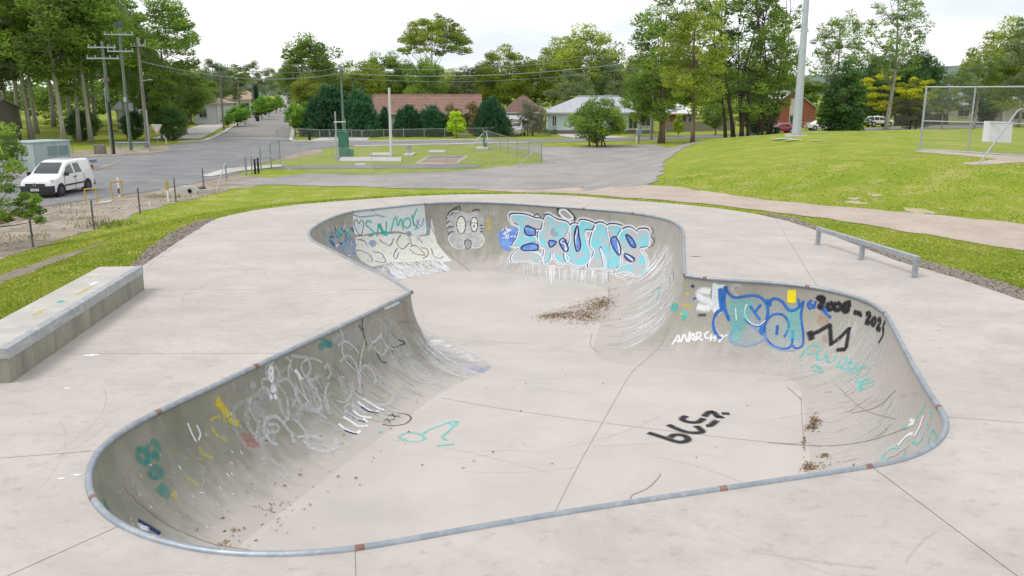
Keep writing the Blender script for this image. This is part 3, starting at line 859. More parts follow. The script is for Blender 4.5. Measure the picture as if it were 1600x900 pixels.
# ---- big turquoise letters on the deep wall
S2 = lambda L: A(L, 770, 310, 5)
p = Paint()
eruns = [[(135, 122), (250, 122), (330, 150), (390, 162), (388, 238), (330, 240), (262, 215), (255, 288), (330, 292), (345, 338), (300, 350), (232, 372), (228, 404), (330, 422), (392, 470), (340, 518), (280, 490), (150, 492), (150, 440), (200, 384), (150, 368), (188, 300), (200, 215), (155, 192)],
         [(398, 152), (430, 122), (500, 160), (580, 182), (600, 232), (562, 308), (522, 330), (570, 362), (562, 420), (600, 468), (550, 518), (490, 480), (462, 420), (450, 480), (408, 515), (385, 497), (400, 400), (362, 370), (352, 270), (380, 232)],
         [(602, 212), (662, 202), (640, 330), (660, 418), (690, 380), (672, 290), (680, 168), (800, 195), (790, 248), (722, 252), (740, 350), (768, 430), (740, 508), (650, 530), (572, 490), (560, 420), (600, 330)],
         [(806, 196), (884, 203), (905, 290), (930, 380), (905, 300), (900, 203), (1010, 213), (985, 282), (975, 330), (1000, 470), (978, 550), (884, 556), (858, 470), (835, 380), (872, 470), (872, 538), (768, 550), (742, 520), (790, 420), (756, 350)],
         [(1140, 238), (1220, 246), (1218, 370), (1152, 390), (1190, 450), (1208, 520), (1180, 588), (1110, 604), (1040, 570), (952, 586), (965, 556), (1000, 522), (1090, 500), (1078, 470), (1000, 400), (972, 330), (1000, 250), (1070, 222), (1130, 262)]]
inner = [[(258, 222), (330, 245), (328, 288), (262, 286)], [(232, 378), (300, 355), (346, 362), (346, 404), (240, 408)], [(640, 268), (664, 212), (674, 290), (688, 380), (660, 418), (640, 345)], [(922, 322), (962, 302), (1000, 392), (990, 448), (940, 380)],
         [(1040, 285), (1088, 312), (1120, 382), (1078, 368)], [(1032, 432), (1108, 470), (1090, 498), (1042, 470)], [(440, 332), (498, 342), (452, 384)], [(520, 338), (562, 318), (590, 400), (560, 412)], [(842, 385), (850, 375), (874, 460), (866, 500)], [(900, 290), (912, 285), (925, 370), (918, 380)]]
p.fill(S2([(45, 272), (110, 228), (190, 232), (192, 300), (150, 370), (130, 408), (72, 388), (50, 330)]), PA['royal'])
for L in eruns: p.line(S2(L), .15, PA['white'], True)
for L in eruns: p.fill(S2(L), PA['turq'])
for L in inner: p.fill(S2(L), PA['royal'])
for L in eruns: p.line(S2(L), .05, PA['navy'], True)
for L in eruns: p.line(S2([(x * .97 + sum(q[0] for q in L) / len(L) * .03 + 3, y * .97 + sum(q[1] for q in L) / len(L) * .03 + 5) for x, y in L]), .045, PA['white'], True)
for L in inner: p.line(S2(L), .045, PA['navy'], True)
rr = random.Random(5)
for k in range(16):
    x, y = rr.uniform(85, 185), rr.uniform(235, 300); p.line(S2([(x, y), (x + rr.uniform(-30, 30), y + rr.uniform(-25, 25)), (x + rr.uniform(-25, 25), y + rr.uniform(-20, 30))]), .03, PA['white'])
p.fill(S2([(455, 245), (480, 230), (490, 262), (520, 272), (490, 300), (455, 285)]), PA['buff'])
p.build('graffiti', 'large turquoise and blue bubble letters on the deep wall')
p = Paint(.002)   # white wash and drips below the letters
for k in range(120):
    x = rr.uniform(210, 900); y0 = 505 + (x - 200) * .055 + rr.uniform(-10, 30); p.line(S2([(x, y0), (x + rr.uniform(-4, 4), y0 + rr.uniform(25, 75)), (x + rr.uniform(-5, 5), y0 + rr.uniform(70, 130))]), rr.uniform(.012, .05), PA[rr.choice(['white', 'faint', 'faint'])], taper=True)
for k in range(46):
    x = rr.uniform(380, 1090); y0 = 530 + (x - 380) * .12 + rr.uniform(-18, 26); p.line(S2([(x, y0), (x + rr.uniform(30, 90), y0 + rr.uniform(0, 16))]), rr.uniform(.02, .07), PA[rr.choice(['white', 'faint'])], taper=True)
for k in range(12):
    x = rr.uniform(62, 135); y0 = rr.uniform(420, 480); p.line(S2([(x, y0), (x + rr.uniform(-4, 4), y0 + rr.uniform(30, 130))]), rr.uniform(.02, .06), PA['faint'], taper=True)
p.build('paint_drips', 'white paint wash and drips under the turquoise letters', stuff=True)
p = Paint()   # tags and halo at the top
p.line(S2([(505, 85), (540, 72), (600, 100), (640, 150), (630, 185), (585, 185), (530, 150)]), .07, PA['dim'], True)
p.line(S2([(520, 105), (560, 88), (612, 130), (622, 160), (585, 165), (540, 135)]), .07, PA['white'], True)
p.fill(S2([(545, 118), (570, 108), (602, 135), (598, 150), (565, 142)]), PA['buff'])
p.line(S2([(320, 140), (350, 118), (375, 145), (405, 120), (418, 140)]), .04, PA['dim']); p.line(S2([(420, 120), (440, 100), (470, 128)]), .04, PA['faint'])
p.line(S2([(1240, 225), (1256, 262), (1236, 292), (1262, 330), (1240, 370)]), .03, PA['dim']); p.line(S2([(1215, 385), (1262, 360), (1262, 300)]), .025, PA['dim'])
p.build('graffiti', 'grey halo and small tags above the turquoise letters')
# ---- cartoon cat face
S1 = lambda L: A(L, 480, 305, 5.333)
p = Paint()
p.fill(S1([(1165, 170), (1240, 120), (1330, 150), (1400, 140), (1470, 180), (1470, 290), (1450, 320), (1475, 370), (1440, 440), (1380, 445), (1340, 465), (1300, 445), (1220, 430), (1180, 370), (1190, 320), (1160, 260)]), PA['grey'])
p.line(S1([(1160, 200), (1185, 140), (1270, 92), (1262, 170)]), .035, PA['black']); p.line(S1([(1185, 180), (1250, 110), (1240, 165)]), .05, PA['dim'])
p.line(S1([(1375, 130), (1410, 118), (1440, 125)]), .035, PA['black'])
for a in ([(1155, 240), (1185, 215), (1215, 213)], [(1160, 280), (1190, 262), (1222, 265)], [(1170, 332), (1195, 310), (1222, 305)], [(1440, 250), (1465, 255)], [(1440, 275), (1470, 282)], [(1438, 302), (1466, 303)]): p.line(S1(a), .06, PA['dim'], taper=True)
for cx, cy, rx, ry in ((1283, 248, 36, 72), (1392, 245, 28, 62)):
    el = [(cx + rx * math.cos(k * .524), cy + ry * math.sin(k * .524)) for k in range(12)]
    p.fill(S1(el), PA['cream']); p.line(S1(el), .028, PA['black'], True)
    p.line(S1([(cx - 4, cy + 2), (cx - 6, cy + 40)]), .05, PA['navy'])
    p.line(S1([(cx - rx, cy - 8), (cx, cy - 16), (cx + rx, cy - 4)]), .02, PA['dim'])
p.line(S1([(1190, 325), (1178, 370), (1215, 430), (1290, 450), (1335, 400), (1390, 442), (1450, 425), (1476, 370), (1450, 325)]), .03, PA['white'])
p.fill(S1([(1312, 385), (1340, 372), (1366, 388), (1358, 440), (1335, 452)]), PA['buff']); p.line(S1([(1312, 385), (1340, 372), (1366, 388), (1358, 440), (1335, 455), (1318, 430)]), .03, PA['dim'], True)
p.line(S1([(1322, 300), (1336, 318), (1350, 300)]), .04, PA['white'])
p.build('graffiti', 'grey cartoon cat face sprayed on the deep wall')
p = Paint()
for L in ([(1490, 130), (1490, 165), (1490, 130), (1508, 132)], [(1530, 135), (1530, 170)], [(1552, 135), (1552, 168), (1552, 150), (1570, 138), (1555, 150), (1572, 170)], [(1588, 130), (1588, 165)], [(1470, 130), (1455, 150), (1475, 170)], [(1480, 215), (1530, 218)], [(1560, 235), (1590, 240)]): p.line(S1(L), .03, PA['faint'], smooth=False)
for k in range(18):
    x, y = rr.uniform(1000, 1190), rr.uniform(100, 320); p.line(S1([(x, y), (x + rr.uniform(-20, 60), y + rr.uniform(20, 90))]), .018, PA['ghost'], taper=True)
p.line(S1([(1510, 190), (1512, 300)]), .10, PA['yel2']); p.line(S1([(1535, 210), (1536, 290)]), .06, PA['yel2'])
p.build('graffiti', 'faint white lettering right of the cat face')
# ---- white rollered wall with tags, left of the deep end
p = Paint()
iW0, iW1 = s_of(549, 331), s_of(664, 318.5)
p.fill(S1([(378, 146), (540, 122), (700, 108), (975, 78), (985, 200), (1000, 330), (900, 340), (760, 300), (560, 310), (470, 330), (395, 330), (380, 240)]), PA['patch'], smooth=False)
p.fill(S1([(400, 350), (560, 330), (760, 320), (940, 345), (1020, 330), (1035, 190), (1050, 260), (1080, 400), (1150, 490), (1210, 550), (1130, 560), (1060, 540), (960, 550), (830, 560), (700, 560), (540, 600), (450, 550), (400, 480)]), PA['cream'], smooth=False)
p.fill(S1([(330, 350), (395, 380), (415, 460), (385, 520), (330, 480), (250, 440), (290, 400)]), PA['lilac'])
p.fill(S1([(940, 320), (985, 325), (1000, 240), (1020, 180), (1026, 240), (1012, 320), (980, 345)]), PA['lilac']); p.fill(S1([(510, 385), (560, 375), (580, 415), (545, 435), (515, 420)]), PA['lilac']); p.fill(S1([(820, 310), (860, 300), (870, 335), (840, 348)]), PA['lilac'])
for L in ([(535, 228), (505, 212), (488, 245), (525, 280), (552, 305), (540, 340), (505, 335)], [(580, 345), (600, 240), (650, 330), (660, 215)], [(690, 320), (735, 180), (755, 260), (780, 195), (800, 290)], [(850, 190), (815, 200), (800, 245), (830, 275), (862, 240), (850, 190)], [(872, 160), (890, 260)], [(915, 110), (880, 215), (930, 280)]): p.line(S1(L), .05, PA['teal'])
for L in ([(595, 235), (640, 330), (655, 300)], [(645, 300), (665, 340)]): p.line(S1(L), .09, PA['teal'])
for L in ([(385, 225), (410, 205), (430, 240), (450, 205), (470, 240), (445, 335), (400, 275), (385, 225)], [(405, 470), (440, 460), (520, 500), (545, 560), (500, 540)], [(545, 470), (620, 490), (650, 560), (560, 550)], [(860, 430), (900, 420), (960, 470), (975, 500), (900, 490), (850, 450)], [(955, 440), (1000, 450), (1005, 500), (960, 530)],
          [(750, 440), (720, 500), (740, 535), (760, 480)], [(1035, 440), (1050, 500), (1100, 530), (1135, 510)], [(780, 330), (745, 390), (790, 450), (850, 400)], [(600, 370), (640, 400), (690, 420), (720, 360)], [(420, 370), (470, 380), (500, 420)], [(850, 350), (870, 420)], [(920, 350), (960, 400)]): p.line(S1(L), .03, PA['dim'])
for L in ([(380, 160), (440, 180), (560, 170)], [(560, 160), (640, 180)], [(905, 210), (950, 260), (970, 190)], [(930, 200), (900, 290)]): p.line(S1(L), .03, PA['lilac'])
p.build('graffiti', 'white rollered panel with teal tag letters left of the deep end')
p = Paint(.002)
scuffs(p, s_of(630, 449), s_of(560, 413), .30, .97, 360, PA['white'], (.1, .35), (.02, .08), .5, 3)
scuffs(p, s_of(560, 413), s_of(560, 328), .62, .97, 150, PA['white'], (.1, .3), (.015, .05), .4, 4)
scuffs(p, s_of(560, 328), s_of(664, 318), .60, .98, 420, PA['white'], (.1, .32), (.02, .07), .5, 14)
scuffs(p, s_of(620, 443), s_of(664, 318), .5, .9, 60, PA['lilac'], (.1, .3), (.03, .1), .4, 5)
p.build('scrape_marks', 'white scraped paint low on the left of the deep end', stuff=True)
p = Paint()   # greens and blues in the far left corner
for k in range(42):
    x, y = rr.uniform(110, 380), rr.uniform(250, 430)
    if y > 250 + (x) * .72 or y < 380 - x * .8: continue
    p.line(S1([(x, y), (x + rr.uniform(-15, 15), y + rr.uniform(10, 40)), (x + rr.uniform(0, 30), y + rr.uniform(-10, 30))]), rr.uniform(.03, .08), PA[rr.choice(['teal', 'blue', 'faint', 'green', 'aqua'])])
for L in ([(330, 195), (305, 230), (310, 290), (340, 300)], [(240, 250), (250, 340)], [(160, 270), (180, 300), (200, 260), (215, 320)], [(285, 300), (320, 250), (330, 310)]): p.line(S1(L), .05, PA['faint'])
for L in ([(245, 300), (268, 295), (262, 365)], [(310, 320), (345, 310), (360, 360)]): p.line(S1(L), .09, PA['teal'])
for L in ([(240, 430), (265, 405), (280, 440), (300, 415)], [(330, 480), (360, 460), (368, 500), (340, 505)]): p.line(S1(L), .04, PA['white'])
p.build('graffiti', 'small teal and blue tags in the far left corner')
# ---- right wall of the deep end: white scrapes
p = Paint(.002)
scuffs(p, s_of(1030, 340), s_of(1069, 425), .22, .72, 260, PA['faint'], (.15, .6), (.015, .07), .3, 6)
scuffs(p, s_of(1040, 342), s_of(1069, 425), .22, .62, 200, PA['white'], (.2, .6), (.03, .10), .25, 26)
scuffs(p, s_of(985, 332), s_of(1040, 342), .35, .85, 120, PA['faint'], (.1, .4), (.012, .045), .5, 7)
scuffs(p, s_of(1045, 344), s_of(1069, 420), .15, .9, 60, PA['dim'], (.15, .4), (.01, .025), .3, 8)
for L in ([(1200, 800), (1245, 750), (1290, 700), (1310, 705)], [(1230, 820), (1260, 830), (1290, 770), (1300, 705)], [(1195, 850), (1225, 845)]): p.line(S2(L), .06, PA['teal'])
p.line(S2([(1378, 660), (1385, 610), (1410, 570), (1412, 620), (1385, 670)]), .04, PA['navy'])
p.build('scrape_marks', 'white scrapes sweeping down the right of the deep end', stuff=True)
# ---- right shallow wall
S3 = lambda L: A(L, 1030, 420, 6)
p = Paint()
p.fill(S3([(625, 165), (640, 215), (700, 268), (780, 258), (860, 245), (940, 260), (1005, 320), (1020, 400), (1000, 480), (940, 530), (870, 520), (980, 620), (975, 660), (900, 705), (790, 715), (690, 690), (660, 640), (690, 540), (620, 400), (600, 260)]), PA['sky'])
p.fill(S3([(1030, 350), (1040, 300), (1085, 275), (1150, 300), (1200, 370), (1240, 395), (1300, 370), (1350, 310), (1330, 450), (1350, 600), (1345, 720), (1280, 745), (1180, 745), (1060, 720), (990, 620), (1000, 500)]), PA['sky'])
for k in range(24):
    y = 300 + k * 17; p.line(S3([(660 + 4 * math.sin(k), y), (800 + 90 * math.sin(y / 180), y + 4)]), .022, PA['aqua'])
    if y < 620: p.line(S3([(1200 + 10 * math.sin(k * 2), y + 60), (1330, y + 64)]), .022, PA['aqua'])
for L, w, m in (([(625, 160), (640, 215), (700, 268), (780, 262), (860, 250), (940, 262), (1000, 320), (1020, 400), (1000, 480), (930, 535), (850, 510), (800, 470)], .06, 'blue'), ([(618, 165), (606, 260), (610, 350), (630, 420), (660, 490)], .075, 'blue'), ([(570, 185), (575, 290), (590, 380), (620, 385)], .09, 'blue'),
                ([(600, 385), (550, 400), (520, 460), (510, 540), (540, 620), (600, 660)], .07, 'blue'), ([(600, 400), (540, 450), (525, 520), (560, 610), (590, 640), (660, 600), (720, 520)], .035, 'faint'), ([(860, 530), (980, 620), (975, 665), (900, 708), (800, 722), (690, 695), (660, 650), (690, 570), (720, 530), (760, 580)], .06, 'lilac2'),
                ([(820, 330), (800, 420), (850, 500), (930, 530), (1000, 480)], .03, 'white'), ([(850, 350), (945, 480)], .055, 'blue'), ([(955, 335), (900, 400)], .055, 'blue'), ([(1035, 350), (1040, 300), (1085, 278), (1150, 305), (1200, 372), (1240, 395), (1300, 368), (1358, 300)], .06, 'blue'), ([(1350, 310), (1330, 450), (1350, 600), (1345, 715), (1285, 748), (1250, 720)], .05, 'blue'),
                ([(1250, 575), (1245, 700), (1200, 748), (1100, 738), (1020, 680), (985, 600), (1000, 500), (1050, 440), (1110, 422), (1170, 440), (1210, 500), (1210, 570), (1170, 640)], .05, 'blue'), ([(1110, 530), (1100, 620)], .06, 'blue'), ([(985, 600), (1010, 690), (1090, 745), (1180, 765), (1280, 765)], .05, 'lilac2'), ([(980, 540), (960, 580), (980, 610)], .12, 'blue'), ([(1000, 300), (1030, 310), (1020, 340)], .10, 'blue'), ([(715, 370), (725, 490)], .025, 'white'), ([(1305, 280), (1310, 340)], .05, 'blue')):
    p.line(S3(L), w * .8, PA['navy'] if m == 'x' else (PA['lilac2'] if m == 'lilac2' else PA[m]) if m in PA else PA['blue'])
p.build('graffiti', 'blue outlined bubble letters with light blue fill on the right wall')
p = Paint()
for L in ([(480, 215), (420, 205), (375, 235), (400, 280), (460, 300), (480, 340), (440, 370), (355, 352)],): p.line(S3(L), .15, PA['white'])
p.fill(S3([(500, 145), (560, 150), (620, 150), (600, 180), (560, 190), (570, 370), (520, 410), (500, 380)]), PA['patch'])
p.line(S3([(740, 255), (695, 215), (690, 165), (730, 148), (770, 165)]), .05, PA['faint'])
for L in ([(120, 715), (180, 620), (200, 690), (150, 670)], [(205, 690), (235, 610), (265, 690), (290, 590)], [(275, 690), (315, 600), (345, 680), (300, 650)], [(355, 670), (350, 600), (395, 600), (385, 640), (355, 640), (410, 675)], [(465, 590), (430, 610), (432, 650), (468, 650)], [(480, 680), (490, 610), (485, 650), (525, 640), (520, 690), (530, 620)], [(560, 690), (600, 640), (575, 610), (600, 640), (640, 620)]): p.line(S3(L), .045, PA['white'], smooth=False)
p.build('graffiti', 'thick white sprayed letters beside the blue bubble letters')
p = Paint()
p.fill(S3([(1205, 200), (1285, 198), (1280, 320), (1240, 325), (1198, 310)]), PA['yfill'], smooth=False)
p.build('graffiti', 'solid yellow painted block above the blue letters')
p = Paint()
for L, m in (([(115, 350), (140, 335), (165, 350), (160, 380), (125, 380), (115, 350)], 'teal'), ([(190, 420), (220, 405), (255, 420), (240, 450)], 'aqua'), ([(215, 455), (245, 470)], 'teal')): p.line(S3(L), .08, PA[m])
for L in ([(248, 225), (280, 245)], [(225, 330), (250, 345), (300, 345)], [(200, 420), (230, 430)], [(255, 150), (270, 160)]): p.line(S3(L), .05, PA['yellow'])
p.line(S3([(300, 160), (330, 165)]), .05, PA['navy']); p.line(S3([(330, 270), (335, 285)]), .07, PA['blue']); p.line(S3([(362, 435), (440, 432)]), .05, PA['dim'])
p.build('graffiti', 'small teal yellow and navy dabs near the right hip')
S4 = lambda L: A(L, 1230, 440, 3)
S4b = lambda L: A(L, 1200, 400, 4)
p = Paint()
for L in ([(305, 275), (320, 262), (345, 268), (345, 290), (318, 320), (355, 325)], [(385, 295), (370, 310), (380, 335), (402, 325), (402, 300), (385, 292)], [(430, 290), (415, 315), (425, 338), (450, 330), (452, 305), (432, 290)], [(515, 298), (485, 296), (468, 325), (480, 348), (502, 340), (498, 322), (472, 325)], [(535, 350), (578, 362), (578, 380)],
          [(612, 365), (632, 358), (640, 375), (612, 415), (640, 418)], [(660, 385), (648, 415), (665, 432), (675, 400), (660, 385)], [(685, 400), (705, 395), (700, 425), (680, 450), (705, 462)], [(735, 405), (720, 440), (722, 470), (718, 500), (692, 545)]): p.line(S4b(L), .085, PA['black'])
for L in ([(310, 270), (335, 262), (350, 280)], [(498, 300), (520, 296)]): p.line(S4b(L), .12, PA['black'])
p.build('graffiti', 'black sprayed dates under the right coping')
p = Paint()
p.line(S4b([(262, 495), (320, 470), (388, 430), (395, 555), (450, 510), (510, 450), (488, 580)]), .08, PA['black'], smooth=False); p.line(S4b([(258, 470), (275, 525)]), .11, PA['black']); p.line(S4b([(425, 590), (492, 582)]), .09, PA['black'])
p.build('graffiti', 'large black letter M with serifs on the right wall')
p = Paint()
for L in ([(275, 275), (250, 300), (262, 330), (280, 310), (262, 300)], [(300, 280), (285, 330)], [(340, 340), (380, 375), (395, 385)], [(350, 320), (370, 350)]): p.line(S4b(L), .045, PA['blue'])
p.line(S4b([(310, 385), (380, 410)]), .22, PA['orange']); p.line(S4b([(340, 520), (380, 515)]), .16, PA['orange'])
p.build('graffiti', 'small blue tag beside the black dates')
p = Paint()
for L in ([(195, 640), (265, 562), (330, 570), (300, 605), (240, 615)], [(305, 605), (310, 650), (350, 640), (362, 605)], [(375, 620), (370, 660), (410, 660), (425, 620)], [(430, 700), (455, 650), (490, 640), (480, 675), (450, 690), (490, 715)], [(525, 640), (500, 690), (520, 730)], [(500, 665), (535, 670)], [(570, 670), (535, 690), (560, 715), (520, 745)], [(580, 700), (555, 750)], [(575, 690), (615, 700)], [(620, 730), (585, 750), (545, 780), (600, 790)], [(660, 785), (600, 800), (560, 820), (610, 830), (665, 800)], [(575, 850), (590, 780), (640, 770)], [(265, 700), (300, 685), (340, 730), (280, 715)]): p.line(S4b(L), .045, PA['aqua'])
p.build('graffiti', 'teal sprayed word low on the right wall')
p = Paint(.002)
scuffs(p, s_of(1395, 510), s_of(1330, 462), .08, .70, 200, PA['faint'], (.12, .5), (.012, .06), .35, 9) if s_of(1395, 510) < s_of(1330, 462) else scuffs(p, s_of(1330, 462), s_of(1395, 510), .08, .70, 230, PA['faint'], (.12, .5), (.012, .06), .35, 9)
scuffs(p, s_of(1385, 492), s_of(1470, 640), .15, .95, 130, PA['ghost'], (.15, .6), (.01, .04), .5, 10)
scuffs(p, s_of(1420, 560), s_of(1478, 660), .10, .7, 80, PA['faint'], (.15, .5), (.012, .045), .4, 11)
scuffs(p, s_of(1385, 492), s_of(1470, 640), .3, .95, 40, PA['dim'], (.15, .5), (.008, .02), .6, 12)
scuffs(p, s_of(1200, 441), s_of(1330, 462), .55, .95, 60, PA['faint'], (.08, .25), (.012, .04), .9, 13)
p.build('scrape_marks', 'white scrapes down the right end of the shallow bowl', stuff=True)
S5 = lambda L: A(L, 1200, 600, 4)
p = Paint()
for L in ([(985, 125), (940, 200), (925, 210)], [(1010, 165), (1025, 190), (1010, 220)], [(990, 250), (1005, 255), (995, 290)], [(1040, 290), (1020, 300), (1005, 350), (1000, 385), (1050, 345), (1040, 300)], [(900, 360), (930, 375), (960, 350), (975, 320)], [(820, 400), (770, 405), (725, 445), (720, 480), (750, 480)], [(865, 420), (830, 460)], [(845, 265), (880, 275)], [(880, 345), (870, 370)]): p.line(S5(L), .035, PA['aqua'])
for L in ([(880, 260), (920, 240), (890, 225)], [(915, 330), (945, 280), (975, 200)], [(815, 385), (870, 325), (910, 310)]): p.line(S5(L), .05, PA['white'])
p.build('graffiti', 'teal scribbles in the right front corner of the bowl')
# ---- left shallow wall
S6 = lambda L: A(L, 280, 540, 5)
S7 = lambda L: A(L, 130, 640, 3.913)
S8 = lambda L: A(L, 440, 460, 4.5)
p = Paint()
for L in ([(740, 130), (680, 160), (690, 250), (750, 300), (780, 230), (740, 150)], [(560, 400), (550, 480), (590, 570), (640, 600)], [(600, 400), (640, 340), (690, 340), (700, 420), (740, 400)], [(830, 380), (770, 300), (830, 260), (880, 310), (910, 400), (880, 480)], [(780, 420), (800, 520), (850, 570), (840, 400)], [(880, 100), (850, 190), (860, 280), (890, 310)], [(870, 80), (950, 90), (1000, 100), (1020, 200), (960, 260), (930, 240)], [(900, 190), (940, 280), (1000, 430), (1080, 520), (1150, 570)],
          [(620, 610), (600, 740), (680, 720), (690, 640)], [(690, 620), (760, 620), (770, 670), (690, 680)], [(640, 540), (670, 600), (650, 640)], [(750, 540), (800, 600), (850, 570)], [(880, 570), (940, 620), (990, 700), (920, 720)], [(1040, 360), (1060, 440), (1090, 520)], [(920, 340), (1000, 440), (960, 490)], [(980, 460), (1010, 440)], [(1130, 180), (1160, 150), (1180, 230), (1150, 260)], [(650, 340), (640, 270), (690, 260)], [(1130, 400), (1140, 480), (1180, 540)]): p.line(S6(L), .045, PA['faint'])
for L in ([(710, 170), (695, 210), (725, 220), (720, 170), (700, 180)], [(700, 235), (715, 280), (728, 240), (710, 228)], [(730, 310), (715, 350), (745, 350), (730, 310)], [(740, 380), (755, 420)], [(680, 350), (720, 415)], [(900, 190), (930, 230), (950, 270)]): p.line(S6(L), .06, PA['white'])
p.fill(S6([(540, 310), (570, 275), (600, 320), (560, 345)]), PA['ghost2'] if 'ghost2' in PA else PA['buff']); p.fill(S6([(610, 380), (690, 350), (700, 450), (640, 480)]), PA['buff']); p.fill(S6([(560, 450), (620, 440), (650, 530), (600, 580)]), PA['buff'])
for L in ([(700, 270), (640, 340), (610, 300)], [(580, 320), (550, 480), (545, 700)], [(400, 480), (460, 430), (520, 500), (540, 640)], [(360, 170), (420, 280), (430, 440), (560, 580)], [(600, 400), (640, 340), (690, 300)], [(690, 290), (740, 370), (800, 390)], [(640, 370), (700, 430), (740, 380)], [(540, 520), (600, 510), (660, 600), (640, 640)], [(390, 360), (440, 330), (500, 370), (540, 420)], [(280, 480), (200, 450), (130, 500), (180, 600), (260, 580)], [(330, 620), (300, 700), (330, 820)], [(470, 620), (490, 700), (440, 760), (380, 740)], [(50, 540), (60, 470), (20, 440)]): p.line(S8(L), .04, PA['faint'])
squiggle(p, min(s_of(430, 558), s_of(615, 470)), max(s_of(430, 558), s_of(615, 470)), .18, .72, 15, [PA['ghost'], PA['faint'], PA['ghost']], (.04, .08), seed=21)
squiggle(p, min(s_of(430, 558), s_of(350, 596)), max(s_of(430, 558), s_of(350, 596)), .2, .75, 7, [PA['ghost'], PA['faint']], (.04, .08), seed=22)
p.build('graffiti', 'tangle of white tags along the left shallow wall')
p = Paint(.002)
a0, a1 = sorted((s_of(580, 486), s_of(640, 458)))
scuffs(p, a0, a1, .30, .98, 170, PA['faint'], (.15, .6), (.01, .03), .4, 15); scuffs(p, a0 - 30, a1, .15, .9, 70, PA['dim'], (.15, .5), (.008, .022), .4, 16)
i1 = len(seg1) - 2
scuffs(p, i1 - 8, i1 + 14, .32, .98, 150, PA['white'], (.2, .6), (.01, .035), .15, 17); scuffs(p, i1 + 2, i1 + 18, .80, .98, 36, PA['lilac2'] if 'lilac2' in PA else PA['blue'], (.1, .25), (.03, .07), .2, 18)
p.line(S8([(860, 60), (870, 150), (880, 200)]), .25, PA['orange']); p.fill(S8([(722, 92), (810, 50), (828, 62), (735, 105)]), PA['patch'])
p.build('scrape_marks', 'scrapes sweeping down the left hip', stuff=True)
p = Paint()
for L in ([(275, 340), (300, 330), (330, 350), (355, 330)], [(262, 350), (280, 372), (300, 350)], [(310, 345), (350, 355)]): p.line(S8(L), .10, PA['green'])
p.fill(S8([(340, 300), (520, 240), (535, 340), (480, 400), (400, 330), (360, 350)]), PA['ghostfill'] if 'ghostfill' in PA else PA['buff'])
for L in ([(545, 215), (560, 250), (575, 240)], [(570, 165), (566, 230), (595, 360)], [(660, 400), (700, 470), (740, 480)], [(760, 250), (800, 310)], [(780, 380), (830, 360), (870, 340), (820, 320)]): p.line(S8(L), .03, PA['dim'])
p.build('graffiti', 'green dab and grey patch under the left coping')
p = Paint()
for L in ([(590, 0), (700, 100), (740, 150), (800, 160)],): pass
S9 = lambda L: A(L, 400, 600, 4)
for L in ([(665, 90), (720, 125), (770, 155), (800, 162)], [(635, 110), (670, 140), (740, 178), (765, 170)], [(605, 165), (650, 200), (720, 212)], [(555, 172), (610, 210), (690, 240), (670, 215)], [(545, 205), (600, 240), (640, 265), (700, 262)], [(515, 250), (570, 290), (630, 310), (650, 290)]): p.line(S9(L), .055, PA['white'])
for L in ([(655, 140), (700, 170), (765, 182)], [(560, 178), (620, 218), (685, 240)], [(550, 290), (600, 308), (632, 314)]): p.line(S9(L), .03, PA['navy'])
p.build('graffiti', 'three white looped strokes with navy shadows')
p = Paint()
for L in ([(790, 252), (850, 262), (930, 250), (970, 215), (940, 190), (890, 184)], [(815, 215), (840, 240)], [(795, 228), (870, 222)], [(850, 185), (870, 212)], [(825, 198), (900, 203)]): p.line(S9(L), .028, PA['dim'])
p.build('graffiti', 'small grey face with crossed eyes')
p = Paint()
for L in ([(1040, 315), (1100, 280), (1180, 250), (1250, 232), (1262, 240)], [(1200, 240), (1245, 262), (1250, 235)], [(1240, 262), (1190, 310), (1165, 330), (1190, 355)], [(905, 320), (960, 305), (1030, 318), (1060, 345)], [(1060, 345), (1000, 362), (920, 350), (895, 325)], [(1130, 385), (1180, 382), (1240, 375)]): p.line(S9(L), .045, PA['aqua'])
p.line(S9([(765, 300), (790, 302)]), .08, PA['aqua'])
p.build('graffiti', 'teal scribble on the floor of the shallow end')
p = Paint()
for L in ([(850, 305), (930, 330), (990, 350), (1050, 365), (1100, 352), (1080, 325), (1020, 318), (985, 335)], [(975, 255), (1040, 285), (1110, 305), (1190, 300), (1150, 262)], [(1090, 200), (1062, 220), (1100, 238), (1160, 240), (1200, 215)], [(1280, 228), (1240, 260), (1212, 262)], [(1200, 205), (1235, 175), (1262, 180), (1290, 208), (1320, 205)], [(1310, 185), (1360, 187)]): p.line(A(L, 800, 600, 4), .10, PA['black'])
p.build('graffiti', 'black sprayed digits on the shallow floor')
p = Paint()
for L in ([(345, 230), (330, 270), (350, 310), (385, 330), (395, 290), (370, 250), (340, 240)], [(395, 215), (390, 260), (420, 280), (455, 255), (450, 210), (410, 198)], [(385, 330), (400, 300), (440, 290), (465, 310)], [(405, 375), (415, 405), (470, 405), (475, 370), (440, 355), (405, 375)], [(435, 405), (445, 430)]): p.line(S7(L), .075, PA['green'])
p.line(S7([(460, 465), (490, 500), (530, 520)]), .14, PA['green']); p.line(S7([(125, 545), (140, 590), (160, 615)]), .07, PA['green'])
p.build('graffiti', 'sea green figure and dash on the left end wall')
p = Paint()
for L, m, w in (([(335, 680), (390, 710), (470, 760)], 'navy', .06), ([(395, 720), (388, 755)], 'navy', .06), ([(315, 728), (345, 745)], 'navy', .05), ([(362, 700), (372, 740)], 'white', .12)): p.line(S7(L), w, PA[m], smooth=False)
p.build('graffiti', 'small navy mark at the front left rim')
p = Paint()
for L in ([(290, 410), (320, 460), (360, 510), (385, 560)], [(285, 440), (330, 480), (360, 520)], [(390, 570), (420, 600), (465, 605)]): p.line(S6(L), .09, PA['yellow'])
